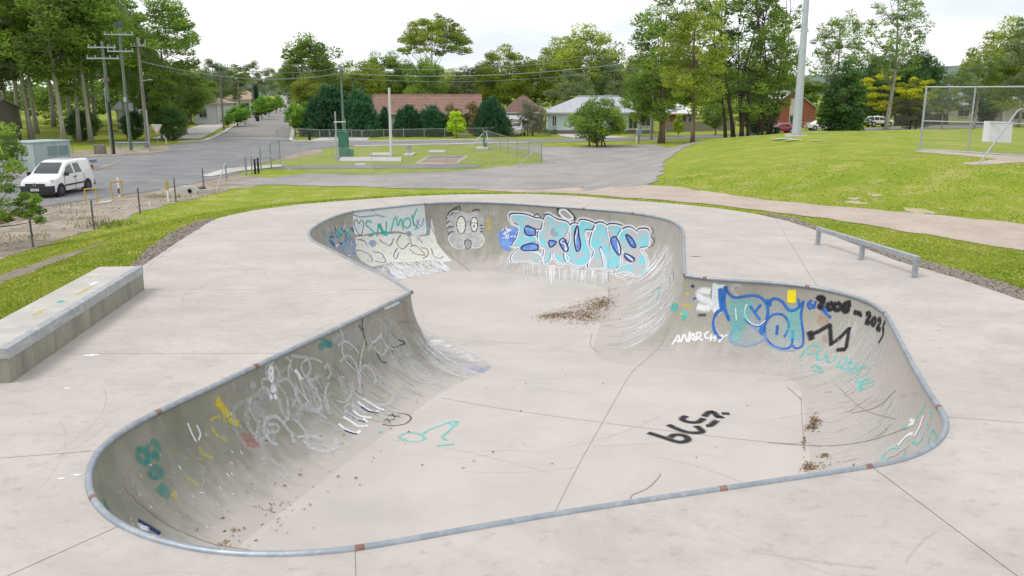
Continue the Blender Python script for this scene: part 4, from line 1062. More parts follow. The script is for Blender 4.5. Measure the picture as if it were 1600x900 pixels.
for L in ([(250, 640), (290, 700), (365, 745)], [(150, 790), (190, 850), (265, 885)], [(235, 590), (280, 560), (320, 560)], [(340, 520), (350, 600)]): p.line(S6(L), .045, PA['yel2'])
for L in ([(540, 530), (575, 555)], [(560, 500), (545, 540)], [(630, 420), (700, 465)]): p.line(S7(L), .04, PA['yel2'])
p.build('graffiti', 'yellow splashes on the left wall')
p = Paint()
p.line(S6([(545, 690), (552, 745), (560, 820)]), .26, PA['red'])
p.build('graffiti', 'red overspray smudge on the left wall')
p = Paint(.002)
for L in ([(65, 605), (100, 690), (132, 750)], [(135, 620), (165, 690), (150, 740)]): p.line(S6(L), .035, PA['white'])
i0, i1 = sorted((s_of(200, 668), s_of(330, 605)))
for k in range(150):
    i = rr.uniform(i0 - 20, i1 + 6); t = rr.uniform(.2, .8); P_ = [wallpt(i, t), wallpt(i + rr.uniform(-.6, .6), t + rr.uniform(.008, .03))]; p.ribbon(P_, rr.uniform(.008, .025), PA[rr.choice(['white', 'faint', 'yel2'])])
i0, i1 = sorted((s_of(200, 828), s_of(142, 720)))
for k in range(120):
    i = rr.uniform(i0, i1); t = rr.uniform(.06, .85); P_ = [wallpt(i, t), wallpt(i + rr.uniform(-.5, .5), t + rr.uniform(.006, .03))]; p.ribbon(P_, rr.uniform(.006, .022), PA['faint'])
scuffs(p, s_of(143, 780), s_of(137, 740), .1, .3, 34, PA['faint'], (.08, .25), (.015, .04), .3, 19) if s_of(143, 780) < s_of(137, 740) else scuffs(p, s_of(137, 740), s_of(143, 780), .1, .3, 34, PA['faint'], (.08, .25), (.015, .04), .3, 19)
p.build('paint_specks', 'white flecks and chips on the left end wall', stuff=True)
# ---- joints and cracks in the bowl floor
p = Paint()
for L, w in (([(1045, 512), (1032, 540), (1010, 562), (985, 585), (950, 645), (905, 725), (867, 800)], .005), ([(690, 622), (800, 641), (1000, 668), (1200, 691), (1265, 692)], .005), ([(985, 782), (988, 774), (1012, 763), (1030, 745), (1031, 740)], .009), ([(1252, 620), (1253, 655), (1257, 705)], .005), ([(925, 520), (923, 540), (938, 552)], .008), ([(1230, 605), (1245, 618), (1252, 625)], .012),
             ([(400, 862), (380, 858), (340, 852), (300, 838), (262, 820), (220, 788), (190, 757)], .005), ([(1200, 692), (1290, 697), (1360, 688), (1420, 668)], .01), ([(1305, 600), (1350, 640), (1400, 655)], .006), ([(1330, 646), (1370, 636), (1400, 610)], .01), ([(952, 448), (951, 470)], .012), ([(664, 322), (676, 360), (700, 395), (735, 424)], .02), ([(953, 332), (952, 380), (951, 440)], .012), ([(1180, 594), (1235, 594), (1275, 585)], .006)): p.line(L, w, PA['crack'])
p.build('expansion_joint', 'dark joints and cracks in the bowl floor', stuff=True)

# ---- leaf litter blown into the bowl
M_LEAF = [mat('dry brown leaf', (.27, .185, .105), (.16, .105, .06), scale=8, rough=.9), mat('pale dry leaf', (.46, .37, .26), (.36, .28, .19), scale=8, rough=.9)]
def litter(label, spots, n, size=(.03, .09), seed=0):
    r = random.Random(seed); mb = MB()
    for k in range(n):
        cx, cy, sx, sy, th_ = r.choice(spots)
        a, q = r.gauss(0, 1), r.gauss(0, 1); px = cx + a * sx * math.cos(th_) - q * sy * math.sin(th_); py = cy + a * sx * math.sin(th_) + q * sy * math.cos(th_)
        h = hit(px, py)
        if not h: continue
        c, nr = h; t = Vector((r.gauss(0, 1), r.gauss(0, 1), 0)); t = (t - nr * t.dot(nr)).normalized(); b_ = nr.cross(t); L = r.uniform(*size); w = L * r.uniform(.2, .45); lift = nr * r.uniform(.006, .03)
        mb.mi = r.random() < .4
        mb.poly([c + lift * .5 - t * L, c + lift * 1.4 + b_ * w, c + lift + t * L, c + lift * .6 - b_ * w])
    return tag(mb.build('leaf_litter', M_LEAF), label, 'leaf litter', kind='stuff')
litter('wide brown drift of dead leaves on the deep floor', [(905, 487, 24, 8, -.2), (925, 481, 15, 8, -.3), (915, 495, 16, 4, 0), (868, 493, 14, 2.5, -.1), (940, 474, 9, 5, 0)], 1900, (.012, .04), 1)
litter('small clump of dead leaves on the right shallow floor', [(1272, 657, 6, 5, .3), (1266, 668, 4, 3, 0), (1275, 663, 5, 6, .5)], 170, (.012, .035), 2)
litter('dead leaves caught against the right front rim', [(1264, 732, 6, 2.5, -.2), (1288, 713, 5, 1.2, -.2), (1256, 690, 1.5, 9, 0), (1285, 728, 14, 5, -.2), (1262, 728, 5, 3, 0)], 190, (.012, .035), 3)
litter('scattered dead leaves and bark on the left shallow floor', [(400, 800, 40, 30, -.5), (430, 795, 16, 9, -.4), (470, 760, 60, 35, -.5), (368, 832, 12, 8, 0), (350, 850, 8, 4, 0), (600, 720, 90, 40, -.4)], 110, (.01, .035), 4)
litter('a few stray leaves on the bowl floor', [(800, 560, 120, 60, 0), (1000, 690, 160, 50, 0), (850, 510, 60, 14, 0), (700, 520, 30, 30, 0)], 45, (.01, .03), 5)

# stained dust under the drifts, faint wheel marks on the flat
PA['stain'] = alpha_mat('leaf stain', (.30, .23, .16), (.36, .28, .20), density=.16, nscale=13, soft=False, spread=.10); PA['skid'] = alpha_mat('wheel mark', (.20, .19, .18), density=.10, nscale=4, spread=.4)
p = Paint(.0012)
p.fill([(836, 497), (866, 482), (905, 474), (935, 464), (955, 466), (962, 482), (950, 500), (915, 508), (870, 505)], PA['stain'])
p.build('dust_stain', 'brown dust stains under the leaf drifts', stuff=True)
p = Paint(.001); rs = random.Random(31)
for k in range(30):
    x, y = rs.uniform(600, 1250), rs.uniform(470, 760); L = rs.uniform(60, 260); an = rs.uniform(-.5, .4); bd = rs.uniform(-.25, .25)
    p.line([(x + L * f * math.cos(an + bd * f), y + L * f * math.sin(an + bd * f) * .5) for f in (0, .33, .66, 1)], rs.uniform(.02, .07), PA['skid'], step=5)
p.build('wheel_marks', 'faint grey wheel marks on the bowl floor', stuff=True)
mb = MB()
for k in range(34):
    px, py = rs.choice([(rs.uniform(0, 500), rs.uniform(360, 640)), (rs.uniform(1080, 1580), rs.uniform(340, 700)), (rs.uniform(0, 1600), rs.uniform(860, 900)), (rs.uniform(0, 140), rs.uniform(620, 900))])
    q = np.array(G(px, py)); L = rs.uniform(.5, 2.6); an = rs.uniform(0, 3.14); bd = rs.uniform(-.8, .8); w = rs.uniform(.01, .03); P = []
    for j in range(9): P.append(q + np.array([math.cos(an + bd * j / 8), math.sin(an + bd * j / 8)]) * L * j / 8)
    P = np.array(P)
    if (sdf(DECK, P[:, 0], P[:, 1]) > -.2).any() or (sdf(OUTL, P[:, 0], P[:, 1]) < .15).any(): continue
    for j in range(8):
        t = P[j + 1] - P[j]; t /= np.linalg.norm(t); nn = np.array([-t[1], t[0]]) * w; z = .0015 + .00002 * k
        mb.poly([(*(P[j] - nn), z), (*(P[j + 1] - nn), z), (*(P[j + 1] + nn), z), (*(P[j] + nn), z)], [(0, 0), (1, 0), (1, 1), (0, 1)])
o = mb.build('wheel_marks', PA['skid'], DECK_O); o['kind'] = 'stuff'
# ================================================================== trees
def leaf_mat(name, c1, c2, c3=None, trans=.45):
    m = bpy.data.materials.new(name); m.use_nodes = True
    n, l = m.node_tree.nodes, m.node_tree.links; b = n['Principled BSDF']
    b.inputs['Roughness'].default_value = .55; b.inputs['Specular IOR Level'].default_value = .35
    a = n.new('ShaderNodeAttribute'); a.attribute_name = 'tone'
    cr = n.new('ShaderNodeValToRGB'); e = cr.color_ramp.elements
    e[0].position, e[0].color = .15, (*c1, 1); e[1].position, e[1].color = .85, (*c2, 1)
    if c3: q = e.new(.97); q.color = (*c3, 1)
    l.new(a.outputs['Fac'], cr.inputs[0])
    oi = n.new('ShaderNodeObjectInfo'); mr = n.new('ShaderNodeMapRange'); mr.inputs[3].default_value = .82; mr.inputs[4].default_value = 1.18
    l.new(oi.outputs['Random'], mr.inputs[0]); hs = n.new('ShaderNodeHueSaturation'); l.new(mr.outputs[0], hs.inputs['Value']); l.new(cr.outputs[0], hs.inputs['Color'])
    l.new(hs.outputs[0], b.inputs['Base Color'])
    tr = n.new('ShaderNodeBsdfTranslucent'); l.new(hs.outputs[0], tr.inputs[0])
    mx = n.new('ShaderNodeMixShader'); mx.inputs[0].default_value = trans
    l.new(b.outputs[0], mx.inputs[1]); l.new(tr.outputs[0], mx.inputs[2]); l.new(mx.outputs[0], n['Material Output'].inputs[0])
    return m
LM = dict(
    gum=leaf_mat('gum leaves', (0.125, 0.211, 0.043), (0.282, 0.430, 0.061)), gumy=leaf_mat('yellow green gum leaves', (0.166, 0.245, 0.040), (0.441, 0.524, 0.066)),
    gumg=leaf_mat('grey green gum leaves', (0.136, 0.204, 0.094), (0.293, 0.366, 0.165)), deep=leaf_mat('deep green leaves', (0.055, 0.129, 0.043), (0.136, 0.268, 0.068)),
    fir=leaf_mat('dark conifer foliage', (0.036, 0.104, 0.056), (0.090, 0.226, 0.094)), lime=leaf_mat('lime green leaves', (0.316, 0.560, 0.036), (0.679, 0.750, 0.057)),
    brown=leaf_mat('bronze shrub leaves', (0.136, 0.129, 0.048), (0.316, 0.278, 0.083)), street=leaf_mat('fresh street tree leaves', (0.136, 0.290, 0.048), (0.340, 0.581, 0.070)),
    wattle=leaf_mat('yellow blossom foliage', (0.226, 0.278, 0.036), (0.750, 0.750, 0.030), (0.750, 0.750, 0.048)), olive=leaf_mat('smoky shrub leaves', (0.136, 0.150, 0.106), (0.293, 0.290, 0.200)))
BK = dict(gum=mat('gum bark', (.37, .345, .315), (.23, .205, .18), scale=1.3, rough=.9, bump=.5, bscale=8, stretch=(2, 2, .4), c3=(.42, .40, .37), scale3=2.2, amt3=.7, randomize=.15),
          dark=mat('dark bark', (.11, .085, .07), (.055, .045, .04), scale=3, rough=.95, bump=.6, bscale=12, stretch=(2, 2, .4)),
          brown=mat('brown stringy bark', (.22, .15, .11), (.12, .085, .065), scale=2, rough=.95, bump=.6, bscale=12, stretch=(3, 3, .4)))

def leaves(centers, radii, tones, per, L, Wd, r, flat=.6, shell=.45, droop=.3):
    """leaf-sized quads scattered through each clump"""
    C = np.repeat(centers, per, 0); Rr = np.repeat(radii, per)[:, None]; T_ = np.repeat(tones, per)
    n = len(C); d = r.normal(size=(n, 3)); d /= np.linalg.norm(d, axis=1)[:, None]
    d[:, 2] = np.where(d[:, 2] < -.2, d[:, 2] * .55, d[:, 2])
    rad = shell + (1.05 - shell) * r.random((n, 1)) ** .6
    P = C + d * rad * Rr * np.array([1, 1, flat])
    t = r.normal(size=(n, 3)); t[:, 2] = t[:, 2] * .5 - droop; t /= np.linalg.norm(t, axis=1)[:, None]
    u = np.cross(t, r.normal(size=(n, 3))); u /= np.linalg.norm(u, axis=1)[:, None] + 1e-9
    l = L * r.uniform(.6, 1.3, (n, 1)); w = Wd * r.uniform(.6, 1.3, (n, 1))
    V = np.stack([P - t * l * .5, P + u * w * .5 - t * l * .05, P + t * l * .5, P - u * w * .5 - t * l * .05], 1).reshape(-1, 3)
    F = np.arange(4 * n).reshape(-1, 4)
    tone = np.clip(T_ + r.normal(0, .13, n), 0, 1)
    return V, F, np.repeat(tone, 4)

def tree_mesh(seed, H=16., trunk=.28, base=.35, rx=4., rz=None, nl=6, nc=70, cr=(.7, 1.3), per=110, leaf=(.34, .13), lm='gum', bk='gum', top=1.0, flat=.85, stems=1, spread=.8, wobble=.35, hollow=.35, fork=.45, droop=.3, dead=0, up0=(.45, 1.1), dome=False):
    """a trunk that forks into limbs, twigs out to leaf clumps held inside a crown envelope"""
    r = np.random.default_rng(seed); mb = MB(); limbs = []
    zc0 = base * H; rz = rz or (H - zc0) / 2; zc = H - rz
    for sidx in range(stems):
        off = np.array([0, 0, 0.]) if stems == 1 else np.array([r.normal(0, .5), r.normal(0, .35), 0])
        lean = r.normal(0, .03 + .05 * (stems > 1), 2); hh = H * r.uniform(.78, .9) * (1 if sidx == 0 else r.uniform(.75, 1))
        n = 9; pts = []; ph = r.uniform(0, 6.3, 2)
        for k in range(n):
            f = k / (n - 1)
            pts.append(off + np.array([lean[0] * hh * f + wobble * math.sin(ph[0] + f * 4) * f, lean[1] * hh * f + wobble * math.sin(ph[1] + f * 4) * f, hh * f - .25 * (k == 0)]))
        tr_ = trunk * (1 if stems == 1 else r.uniform(.5, .9))
        rad = [tr_ * (1.35 if k == 0 else (1 - .78 * k / (n - 1))) for k in range(n)]
        mb.tube(pts, rad, 8)
        for k in range(max(2, int(nl / stems + .5))):
            f = r.uniform(fork, .95); i = min(int(f * (n - 1)), n - 2); g = f * (n - 1) - i
            p0 = pts[i] * (1 - g) + pts[i + 1] * g; az = k * 2.4 + r.uniform(0, 1.2) + sidx
            ln = rx * spread * r.uniform(.6, 1.05); up = r.uniform(*up0)
            tip = np.array([p0[0] + math.cos(az) * ln, p0[1] + math.sin(az) * ln, min(p0[2] + ln * up, H * .94)])
            q = [p0 + (tip - p0) * s + np.array([0, 0, -.12 * ln * math.sin(s * math.pi)]) + r.normal(0, .05 * ln, 3) * (0 < s < 1) for s in (0, .3, .6, 1)]
            r0 = max(rad[i] * .55, .04); mb.tube(q, [r0, r0 * .75, r0 * .5, r0 * .25], 6)
            limbs.append(q)
        limbs.append([pts[-4], pts[-3], pts[-2], pts[-1]])
    C = []
    tries = 0
    while len(C) < nc and tries < nc * 30:
        tries += 1
        d = r.normal(size=3); d /= np.linalg.norm(d); rad = hollow + (1 - hollow) * r.random() ** .5
        p = np.array([0, 0, zc]) + d * rad * np.array([rx, rx, rz])
        tf = (p[2] - zc0) / (H - zc0)
        if tf < 0: continue
        if dome and (d[2] < -.15 or rad < .62 + .2 * (d[2] < .2)): continue
        if top != 1.0 and math.hypot(p[0], p[1]) > rx * (top + (1 - top) * (1 - tf)): continue
        if all(np.linalg.norm((p - c) * np.array([1, 1, 1.3])) > cr[0] * .75 for c in C): C.append(p)
    C = np.array(C); rr_ = r.uniform(cr[0], cr[1], len(C))
    joints = np.array([q for L_ in limbs for q in L_])
    for c in C:
        k = np.argmin(np.linalg.norm(joints - c + np.array([0, 0, .6]), axis=1)); j = joints[k]
        if np.linalg.norm(c - j) > .3: mb.tube([j, (j + c) / 2 + r.normal(0, .12, 3), c], [.045 * H / 16, .03 * H / 16, .012], 4, cap=False)
    for k in range(dead):
        p0 = joints[r.integers(len(joints))]; d = r.normal(size=3); d[2] = abs(d[2]) * .6; d = d / np.linalg.norm(d) * r.uniform(1.2, 2.6)
        mb.tube([p0, p0 + d * .5 + r.normal(0, .2, 3), p0 + d], [.05, .035, .01], 4)
    tones = np.clip(.08 + .85 * r.random(len(C)), 0, 1)
    V, F, tn_ = leaves(C, rr_, tones, per, leaf[0], leaf[1], r, flat, droop=droop)
    tm = bpy.data.meshes.new('trunk'); tm.from_pydata(mb.v, [], mb.f); tm.materials.append(BK[bk]); tm.polygons.foreach_set('use_smooth', [True] * len(tm.polygons))
    me = np_mesh_data('crown', V, F, LM[lm], {'tone': tn_})
    return tm, me, H, max(rx, 1e-3)

def np_mesh_data(name, V, F, m, attrs):
    o = np_mesh(name, V, F, m, None, attrs); me = o.data; bpy.data.objects.remove(o); return me

def conifer_mesh(seed, H=6., rx=2.4, lm='fir', n=1500, leafs=(.7, .2)):
    """dense juniper: upward sprays on a cone"""
    r = np.random.default_rng(seed); mb = MB(); mb.tube([(0, 0, -.2), (0, 0, H * .5), (0, 0, H * .95)], [.16, .1, .02], 6)
    pk = [(0, 0, 1.0, .8)] + [(math.cos(q) * rx * .42, math.sin(q) * rx * .42, r.uniform(.6, .9), r.uniform(.5, .68)) for q in r.uniform(0, 6.28, 6)]
    if rx / H < .2: pk = pk[:1]
    w_ = r.integers(0, len(pk), n); f = r.random(n) ** 1.2; az = r.uniform(0, 6.283, n); pk = np.array(pk)[w_]
    prof = np.where(f < .2, .8 + f, 1.0 - (f - .2) * 1.2) * rx * pk[:, 3] * np.sqrt(r.uniform(.3, 1.1, n))
    C = np.stack([pk[:, 0] + np.cos(az) * prof, pk[:, 1] + np.sin(az) * prof, f * H * .93 * pk[:, 2] + .1], 1)
    k = 10; P = np.repeat(C, k, 0); m = len(P); out = np.repeat(np.stack([np.cos(az), np.sin(az), np.full(n, .9)], 1), k, 0)
    t = out + r.normal(0, .45, (m, 3)); t /= np.linalg.norm(t, axis=1)[:, None]; P = P + r.normal(0, .2, (m, 3))
    u = np.cross(t, r.normal(size=(m, 3))); u /= np.linalg.norm(u, axis=1)[:, None]
    l = leafs[0] * r.uniform(.5, 1.2, (m, 1)); w = leafs[1] * r.uniform(.5, 1.2, (m, 1))
    V = np.stack([P, P + u * w * .5 + t * l * .4, P + t * l, P - u * w * .5 + t * l * .4], 1).reshape(-1, 3)
    tone = np.repeat(np.clip(.62 + .3 * np.sin(np.repeat(az * 5 + f * 8, k)) + r.normal(0, .18, m), 0, 1), 4)
    tm = bpy.data.meshes.new('trunk'); tm.from_pydata(mb.v, [], mb.f); tm.materials.append(BK['dark'])
    return tm, np_mesh_data('crown', V, np.arange(4 * m).reshape(-1, 4), LM[lm], {'tone': tone}), H, rx

TV = {}
def tv(key, *a, **k):
    TV[key] = tree_mesh(*a, **k)
tv('forestA', 1, H=20, trunk=.23, base=.34, rx=4.6, nc=79, nl=8, cr=(0.81, 1.62), per=195, leaf=(0.38, 0.19), dead=4)
tv('forestB', 2, H=22, trunk=.23, base=.42, rx=4.2, nc=83, nl=7, cr=(0.81, 1.52), per=195, leaf=(0.38, 0.19), dead=5)
tv('forestC', 3, H=18, trunk=.23, base=.28, rx=4.4, nc=92, nl=8, cr=(0.71, 1.52), per=195, leaf=(0.36, 0.18), lm='gum')
tv('forestD', 33, H=21, trunk=.23, base=.30, rx=4.8, nc=79, nl=9, cr=(0.81, 1.62), per=195, leaf=(0.38, 0.19), lm='gumg', dead=4)
tv('yellow', 4, H=14, trunk=.25, base=.22, rx=4.6, nc=102, nl=7, cr=(0.84, 1.54), per=195, leaf=(0.34, 0.18), lm='gumy')
tv('round', 5, H=13, trunk=.26, base=.20, rx=4.6, nc=92, nl=8, cr=(0.71, 1.42), per=202, leaf=(0.34, 0.18), lm='gum')
tv('roundy', 55, H=13, trunk=.26, base=.22, rx=5.0, nc=93, nl=8, cr=(0.84, 1.54), per=195, leaf=(0.34, 0.18), lm='gumy')
tv('greyg', 56, H=14, trunk=.24, base=.25, rx=4.4, nc=72, nl=8, cr=(0.62, 1.32), per=162, leaf=(0.33, 0.16), lm='gumg', hollow=.45)
tv('umbrella', 6, H=17, trunk=.24, base=.40, rx=5.6, rz=5.2, nl=15, nc=150, cr=(.6, 1.0), per=120, leaf=(.3, .16), lm='gumy', hollow=.55, spread=.9, flat=.6, fork=.42, up0=(.7, 1.5), dome=True)
tv('narrow', 7, H=15, trunk=.30, base=.16, rx=3.2, nc=83, nl=10, cr=(0.62, 1.21), per=195, leaf=(0.29, 0.14), lm='gum', bk='brown')
tv('narrow2', 77, H=15, trunk=.22, base=.20, rx=3.4, nc=77, nl=10, cr=(0.62, 1.21), per=178, leaf=(0.29, 0.14), lm='gumy', bk='brown')
tv('multi', 8, H=19, trunk=.22, base=.08, rx=4.8, nc=129, nl=20, cr=(0.51, 1.01), per=105, leaf=(.3, .15), lm='gum', bk='dark', stems=6, spread=.5, hollow=.25, flat=.95, dead=16, up0=(1.0, 2.4), wobble=.6)
tv('airy', 9, H=15, trunk=.17, base=.36, rx=3.0, nc=105, nl=14, cr=(.38, .72), per=75, leaf=(.26, .11), lm='gum', hollow=.3, spread=.75, flat=.95, fork=.28, up0=(1.0, 2.2))
tv('airy2', 10, H=17, trunk=.22, base=.34, rx=3.0, nc=100, nl=14, cr=(.38, .72), per=75, leaf=(.26, .11), lm='gum', bk='gum', hollow=.3, spread=.75, flat=.95, fork=.28, up0=(1.0, 2.2))
tv('dense', 11, H=10, trunk=.25, base=.06, rx=4.4, nc=108, nl=8, cr=(0.84, 1.54), per=210, leaf=(0.30, 0.18), lm='deep', bk='dark')
tv('cone', 12, H=8.5, trunk=.2, base=.02, rx=2.9, nc=85, nl=8, cr=(.55, 1.0), per=156, leaf=(0.31, 0.15), lm='deep', bk='dark', top=.25, flat=.8)
tv('bush', 13, H=4.6, trunk=.10, base=.06, rx=2.7, nc=110, nl=10, cr=(.42, .75), per=130, leaf=(.2, .11), lm='gum', bk='dark', stems=5, spread=.7, flat=.9, hollow=.2)
tv('shrub', 14, H=3.6, trunk=.1, base=.04, rx=1.9, nc=40, nl=6, cr=(.4, .7), per=143, leaf=(0.22, 0.11), lm='brown', bk='dark', flat=.8)
tv('smoky', 15, H=4.2, trunk=.1, base=.05, rx=2.1, nc=45, nl=6, cr=(.4, .7), per=143, leaf=(0.24, 0.07), lm='olive', bk='dark', flat=.8)
tv('lime', 16, H=3.6, trunk=.07, base=.16, rx=1.25, nc=34, nl=6, cr=(.3, .5), per=117, leaf=(0.19, 0.12), lm='lime', bk='brown', flat=.9, top=.55)
tv('street', 17, H=4.2, trunk=.09, base=.24, rx=1.5, nc=45, nl=6, cr=(.35, .6), per=143, leaf=(0.22, 0.12), lm='street', bk='dark', flat=.9)
tv('wattle', 18, H=6, trunk=.14, base=.3, rx=3.4, nc=36, nl=7, cr=(.5, .9), per=117, leaf=(0.29, 0.16), lm='wattle', bk='dark', flat=.32, hollow=.5)
TV['juniper'] = conifer_mesh(19, H=5.6, rx=2.9, n=1700)
TV['juniper2'] = conifer_mesh(20, H=5.0, rx=2.0, n=1200)
TV['cypress'] = conifer_mesh(21, H=11, rx=1.3, n=1100, leafs=(.6, .2))

def plant(key, px, dist, top_py, width_px, label, cat='tree', group=None, name=None, base_py=None, rot=None):
    """stand a tree so that its crown top and width appear where the photograph shows them"""
    tm, cm, H0, rx0 = TV[key]
    if base_py is not None: p = T(px, base_py); X, Y = p.x, p.y
    else: X = (px - 800) / FPX * dist / math.cos(PITCH) * 1.0; Y = dist
    if base_py is None:
        # the sight line of the trunk foot
        d = pray(px, 205); X = d[0] / d[1] * Y
    z0 = h1(X, Y); d = pray(px, top_py); zt = CAMZ + d[2] / d[1] * Y
    sz = max((zt - z0) / H0, .15); wx = width_px / FPX * Y / 2
    sx = wx / (rx0 * 1.12)
    nm = name or ('eucalyptus_tree' if key in ('forestA', 'forestB', 'forestC', 'forestD', 'multi', 'airy', 'airy2', 'umbrella', 'narrow', 'narrow2', 'yellow', 'roundy', 'greyg', 'round') else 'conifer' if key in ('juniper', 'juniper2', 'cypress') else 'shrub' if key in ('bush', 'shrub', 'smoky') else 'tree')
    o = empty(nm, (X, Y, z0 - .05), rnd.uniform(0, 6.28) if rot is None else rot, label, cat, group)
    o.scale = (sx, sx, sz)
    link(bpy.data.objects.new('trunk', tm), o); link(bpy.data.objects.new('crown', cm), o)
    return o

LS, LSG = 'tall eucalyptus deep in the dense stand behind the grey shed', 'eucalypts of the dense stand at the left'
for px, dist, top, w in ((-70, 104, -60, 150), (-20, 112, -70, 150), (12, 122, -60, 150), (58, 118, -80, 150), (110, 122, -50, 150), (150, 128, -40, 140), (196, 124, -10, 120), (30, 135, -40, 160), (85, 140, -50, 160), (140, 145, -20, 150)):
    plant(rnd.choice(['forestA', 'forestB', 'forestC', 'forestD']), px, dist, top, w, LS, group=LSG)
plant('forestA', 98, 93, -95, 175, 'thick leaning gum trunk behind the pale green kiosk')
plant('forestB', 48, 97, -70, 165, 'gum tree with pale trunk just right of the grey shed')
plant('forestC', 122, 99, -40, 150, 'slender gum tree left of the power poles')
plant('forestB', 141, 96, -75, 140, 'straight gum trunk directly behind the concrete block')
plant('forestD', 5, 96, -40, 150, 'gum tree rising right behind the grey shed')
plant('forestA', 262, 108, -14, 125, 'broad gum tree right of the power poles with open sky beside it')
plant('forestC', 215, 112, 22, 90, 'gum tree directly behind the wooden power pole')
plant('round', 290, 118, 100, 105, 'dark spreading tree in front of the white rendered house')
plant('round', 252, 104, 118, 70, 'low leafy gum behind the give way sign')
plant('dense', 270, 102, 168, 48, 'round dark bush beside the white rendered house', cat='bush', name='shrub')
plant('dense', 208, 104, 172, 40, 'round dark bush under the power poles', cat='bush', name='shrub')
plant('dense', 128, 101, 172, 56, 'leafy undergrowth bush among the left trunks', cat='bush', name='shrub')
for px, dist, top, w, lb in ((338, 175, 92, 62, 'pale gum nearest the white house along the street'), (318, 160, 108, 60, 'gum behind the white rendered house roof'), (372, 205, 98, 56, 'grey gum above the left row of street trees'), (402, 225, 95, 52, 'tallest grey gum at the left of the street end'), (425, 270, 106, 48, 'far gum closing the left of the street'), (440, 310, 112, 40, 'far gum standing over the end of the street')):
    plant('greyg' if px % 4 else 'forestC', px, dist, top, w, lb)
plant('cypress', 403, 190, 128, 14, 'slim dark cypress by the street power pole', name='conifer')
plant('round', 487, 142, 58, 108, 'big round gum over the right side of the street')
plant('greyg', 464, 165, 92, 50, 'thin grey gum at the right of the street end')
plant('greyg', 522, 150, 98, 62, 'gum just left of the green power pole top')
plant('yellow', 488, 128, 118, 60, 'low yellowish gum on the street corner')
plant('yellow', 568, 150, 100, 84, 'yellow green gum right of the green power pole')
plant('round', 605, 158, 84, 80, 'gum behind the left end of the red roof')
plant('round', 648, 165, 96, 90, 'dark gum below the umbrella shaped crown')
plant('umbrella', 683, 150, 24, 118, 'tall umbrella shaped gum standing clear above the red roof')
plant('round', 668, 140, 94, 80, 'round gum right behind the red roof ridge')
plant('greyg', 730, 158, 104, 86, 'grey gum between the umbrella gum and the yellow gum')
plant('roundy', 790, 152, 76, 104, 'broad yellow green gum behind the brown roof')
plant('round', 835, 162, 96, 74, 'gum behind the right slope of the brown roof')
plant('roundy', 868, 156, 66, 84, 'left half of the twin crowns behind the mint house')
plant('roundy', 915, 150, 46, 122, 'broad high crown behind the mint green house')
plant('greyg', 958, 146, 92, 84, 'blue grey gum at the right end of the mint house roof')
plant('greyg', 890, 138, 108, 80, 'scraggly gum just behind the mint house ridge')
BGG = 'trees of the wood behind the houses'
for px, dist, top, w, lb in ((590, 178, 106, 90, 'gum in the wood behind the left end of the red roof'), (712, 180, 110, 90, 'gum in the wood behind the right end of the red roof'), (755, 176, 100, 84, 'gum in the wood between the red and brown roofs'), (1000, 172, 84, 100, 'gum in the wood behind the shaggy trunked gum'), (1062, 176, 88, 100, 'gum in the wood above the small brick house'), (1112, 170, 94, 90, 'gum in the wood left of the many stemmed clump'),
    (1172, 178, 100, 100, 'gum in the wood behind the many stemmed clump'), (1240, 190, 118, 90, 'low gum in the wood above the brick gable house'), (505, 182, 106, 80, 'gum in the wood behind the left dark conifer'), (350, 260, 112, 70, 'gum in the wood behind the far pale house'), (300, 150, 112, 90, 'gum in the wood behind the dark spreading tree'), (230, 150, 70, 100, 'gum in the wood behind the timber power pole')):
    plant(rnd.choice(['round', 'greyg', 'forestC', 'yellow', 'round']), px, dist, top, w, lb, group=BGG)
plant('narrow', 1033, 0, -4, 118, 'leafy gum with shaggy brown trunk at the gravel edge', base_py=224)
plant('narrow2', 1082, 0, -30, 112, 'gum with bare rust brown trunk left of the many stemmed clump', base_py=223)
plant('round', 1000, 112, 110, 66, 'smaller gum in front of the mint house end')
plant('multi', 1152, 100, -66, 190, 'many stemmed gum clump with tall bare limbs on the mound edge')
plant('multi', 1195, 106, -40, 110, 'gum leaning right out of the many stemmed clump', rot=2.0)
plant('dense', 1185, 118, 150, 70, 'dark shrubbery behind the many stemmed gum', cat='bush', name='shrub')
plant('round', 1118, 116, 158, 50, 'small round tree on the lawn by the timber fence')
plant('lime', 1060, 112, 176, 20, 'young sapling on the lawn by the timber fence')
plant('airy', 1303, 112, 10, 96, 'thin airy gum beside the light pole')
plant('cone', 1316, 104, 92, 92, 'dense dark bushy tree right of the light pole')
plant('airy2', 1384, 113, -24, 104, 'tall airy gum with pale forked trunk by the white car')
plant('dense', 1425, 150, 80, 74, 'dark round tree behind the yellow blossom')
plant('dense', 1366, 152, 88, 80, 'dark tree behind the white car')
plant('wattle', 1382, 128, 112, 104, 'yellow blossoming branches around the airy gum', rot=.5)
plant('wattle', 1430, 132, 118, 60, 'yellow blossoming tree at the edge of the open sky', rot=2.5)
plant('greyg', 1478, 150, 112, 76, 'low grey gum seen through the left backstop panel')
plant('smoky', 1420, 128, 150, 80, 'dull scrubby bush left of the backstop fence', cat='bush')
plant('airy', 1470, 118, 132, 54, 'pale stemmed sapling behind the backstop fence')
plant('roundy', 1562, 125, 36, 120, 'yellow green gum above the backstop fence')
plant('greyg', 1612, 112, 10, 110, 'tall grey gum cut by the right edge')
plant('airy2', 1520, 120, 82, 70, 'thin gum behind the white sign board')
plant('greyg', 1590, 140, 80, 100, 'gum behind the grey roof at the far right')
plant('dense', 1545, 150, 138, 70, 'dark bush before the grey roof at the far right', cat='bush', name='shrub')
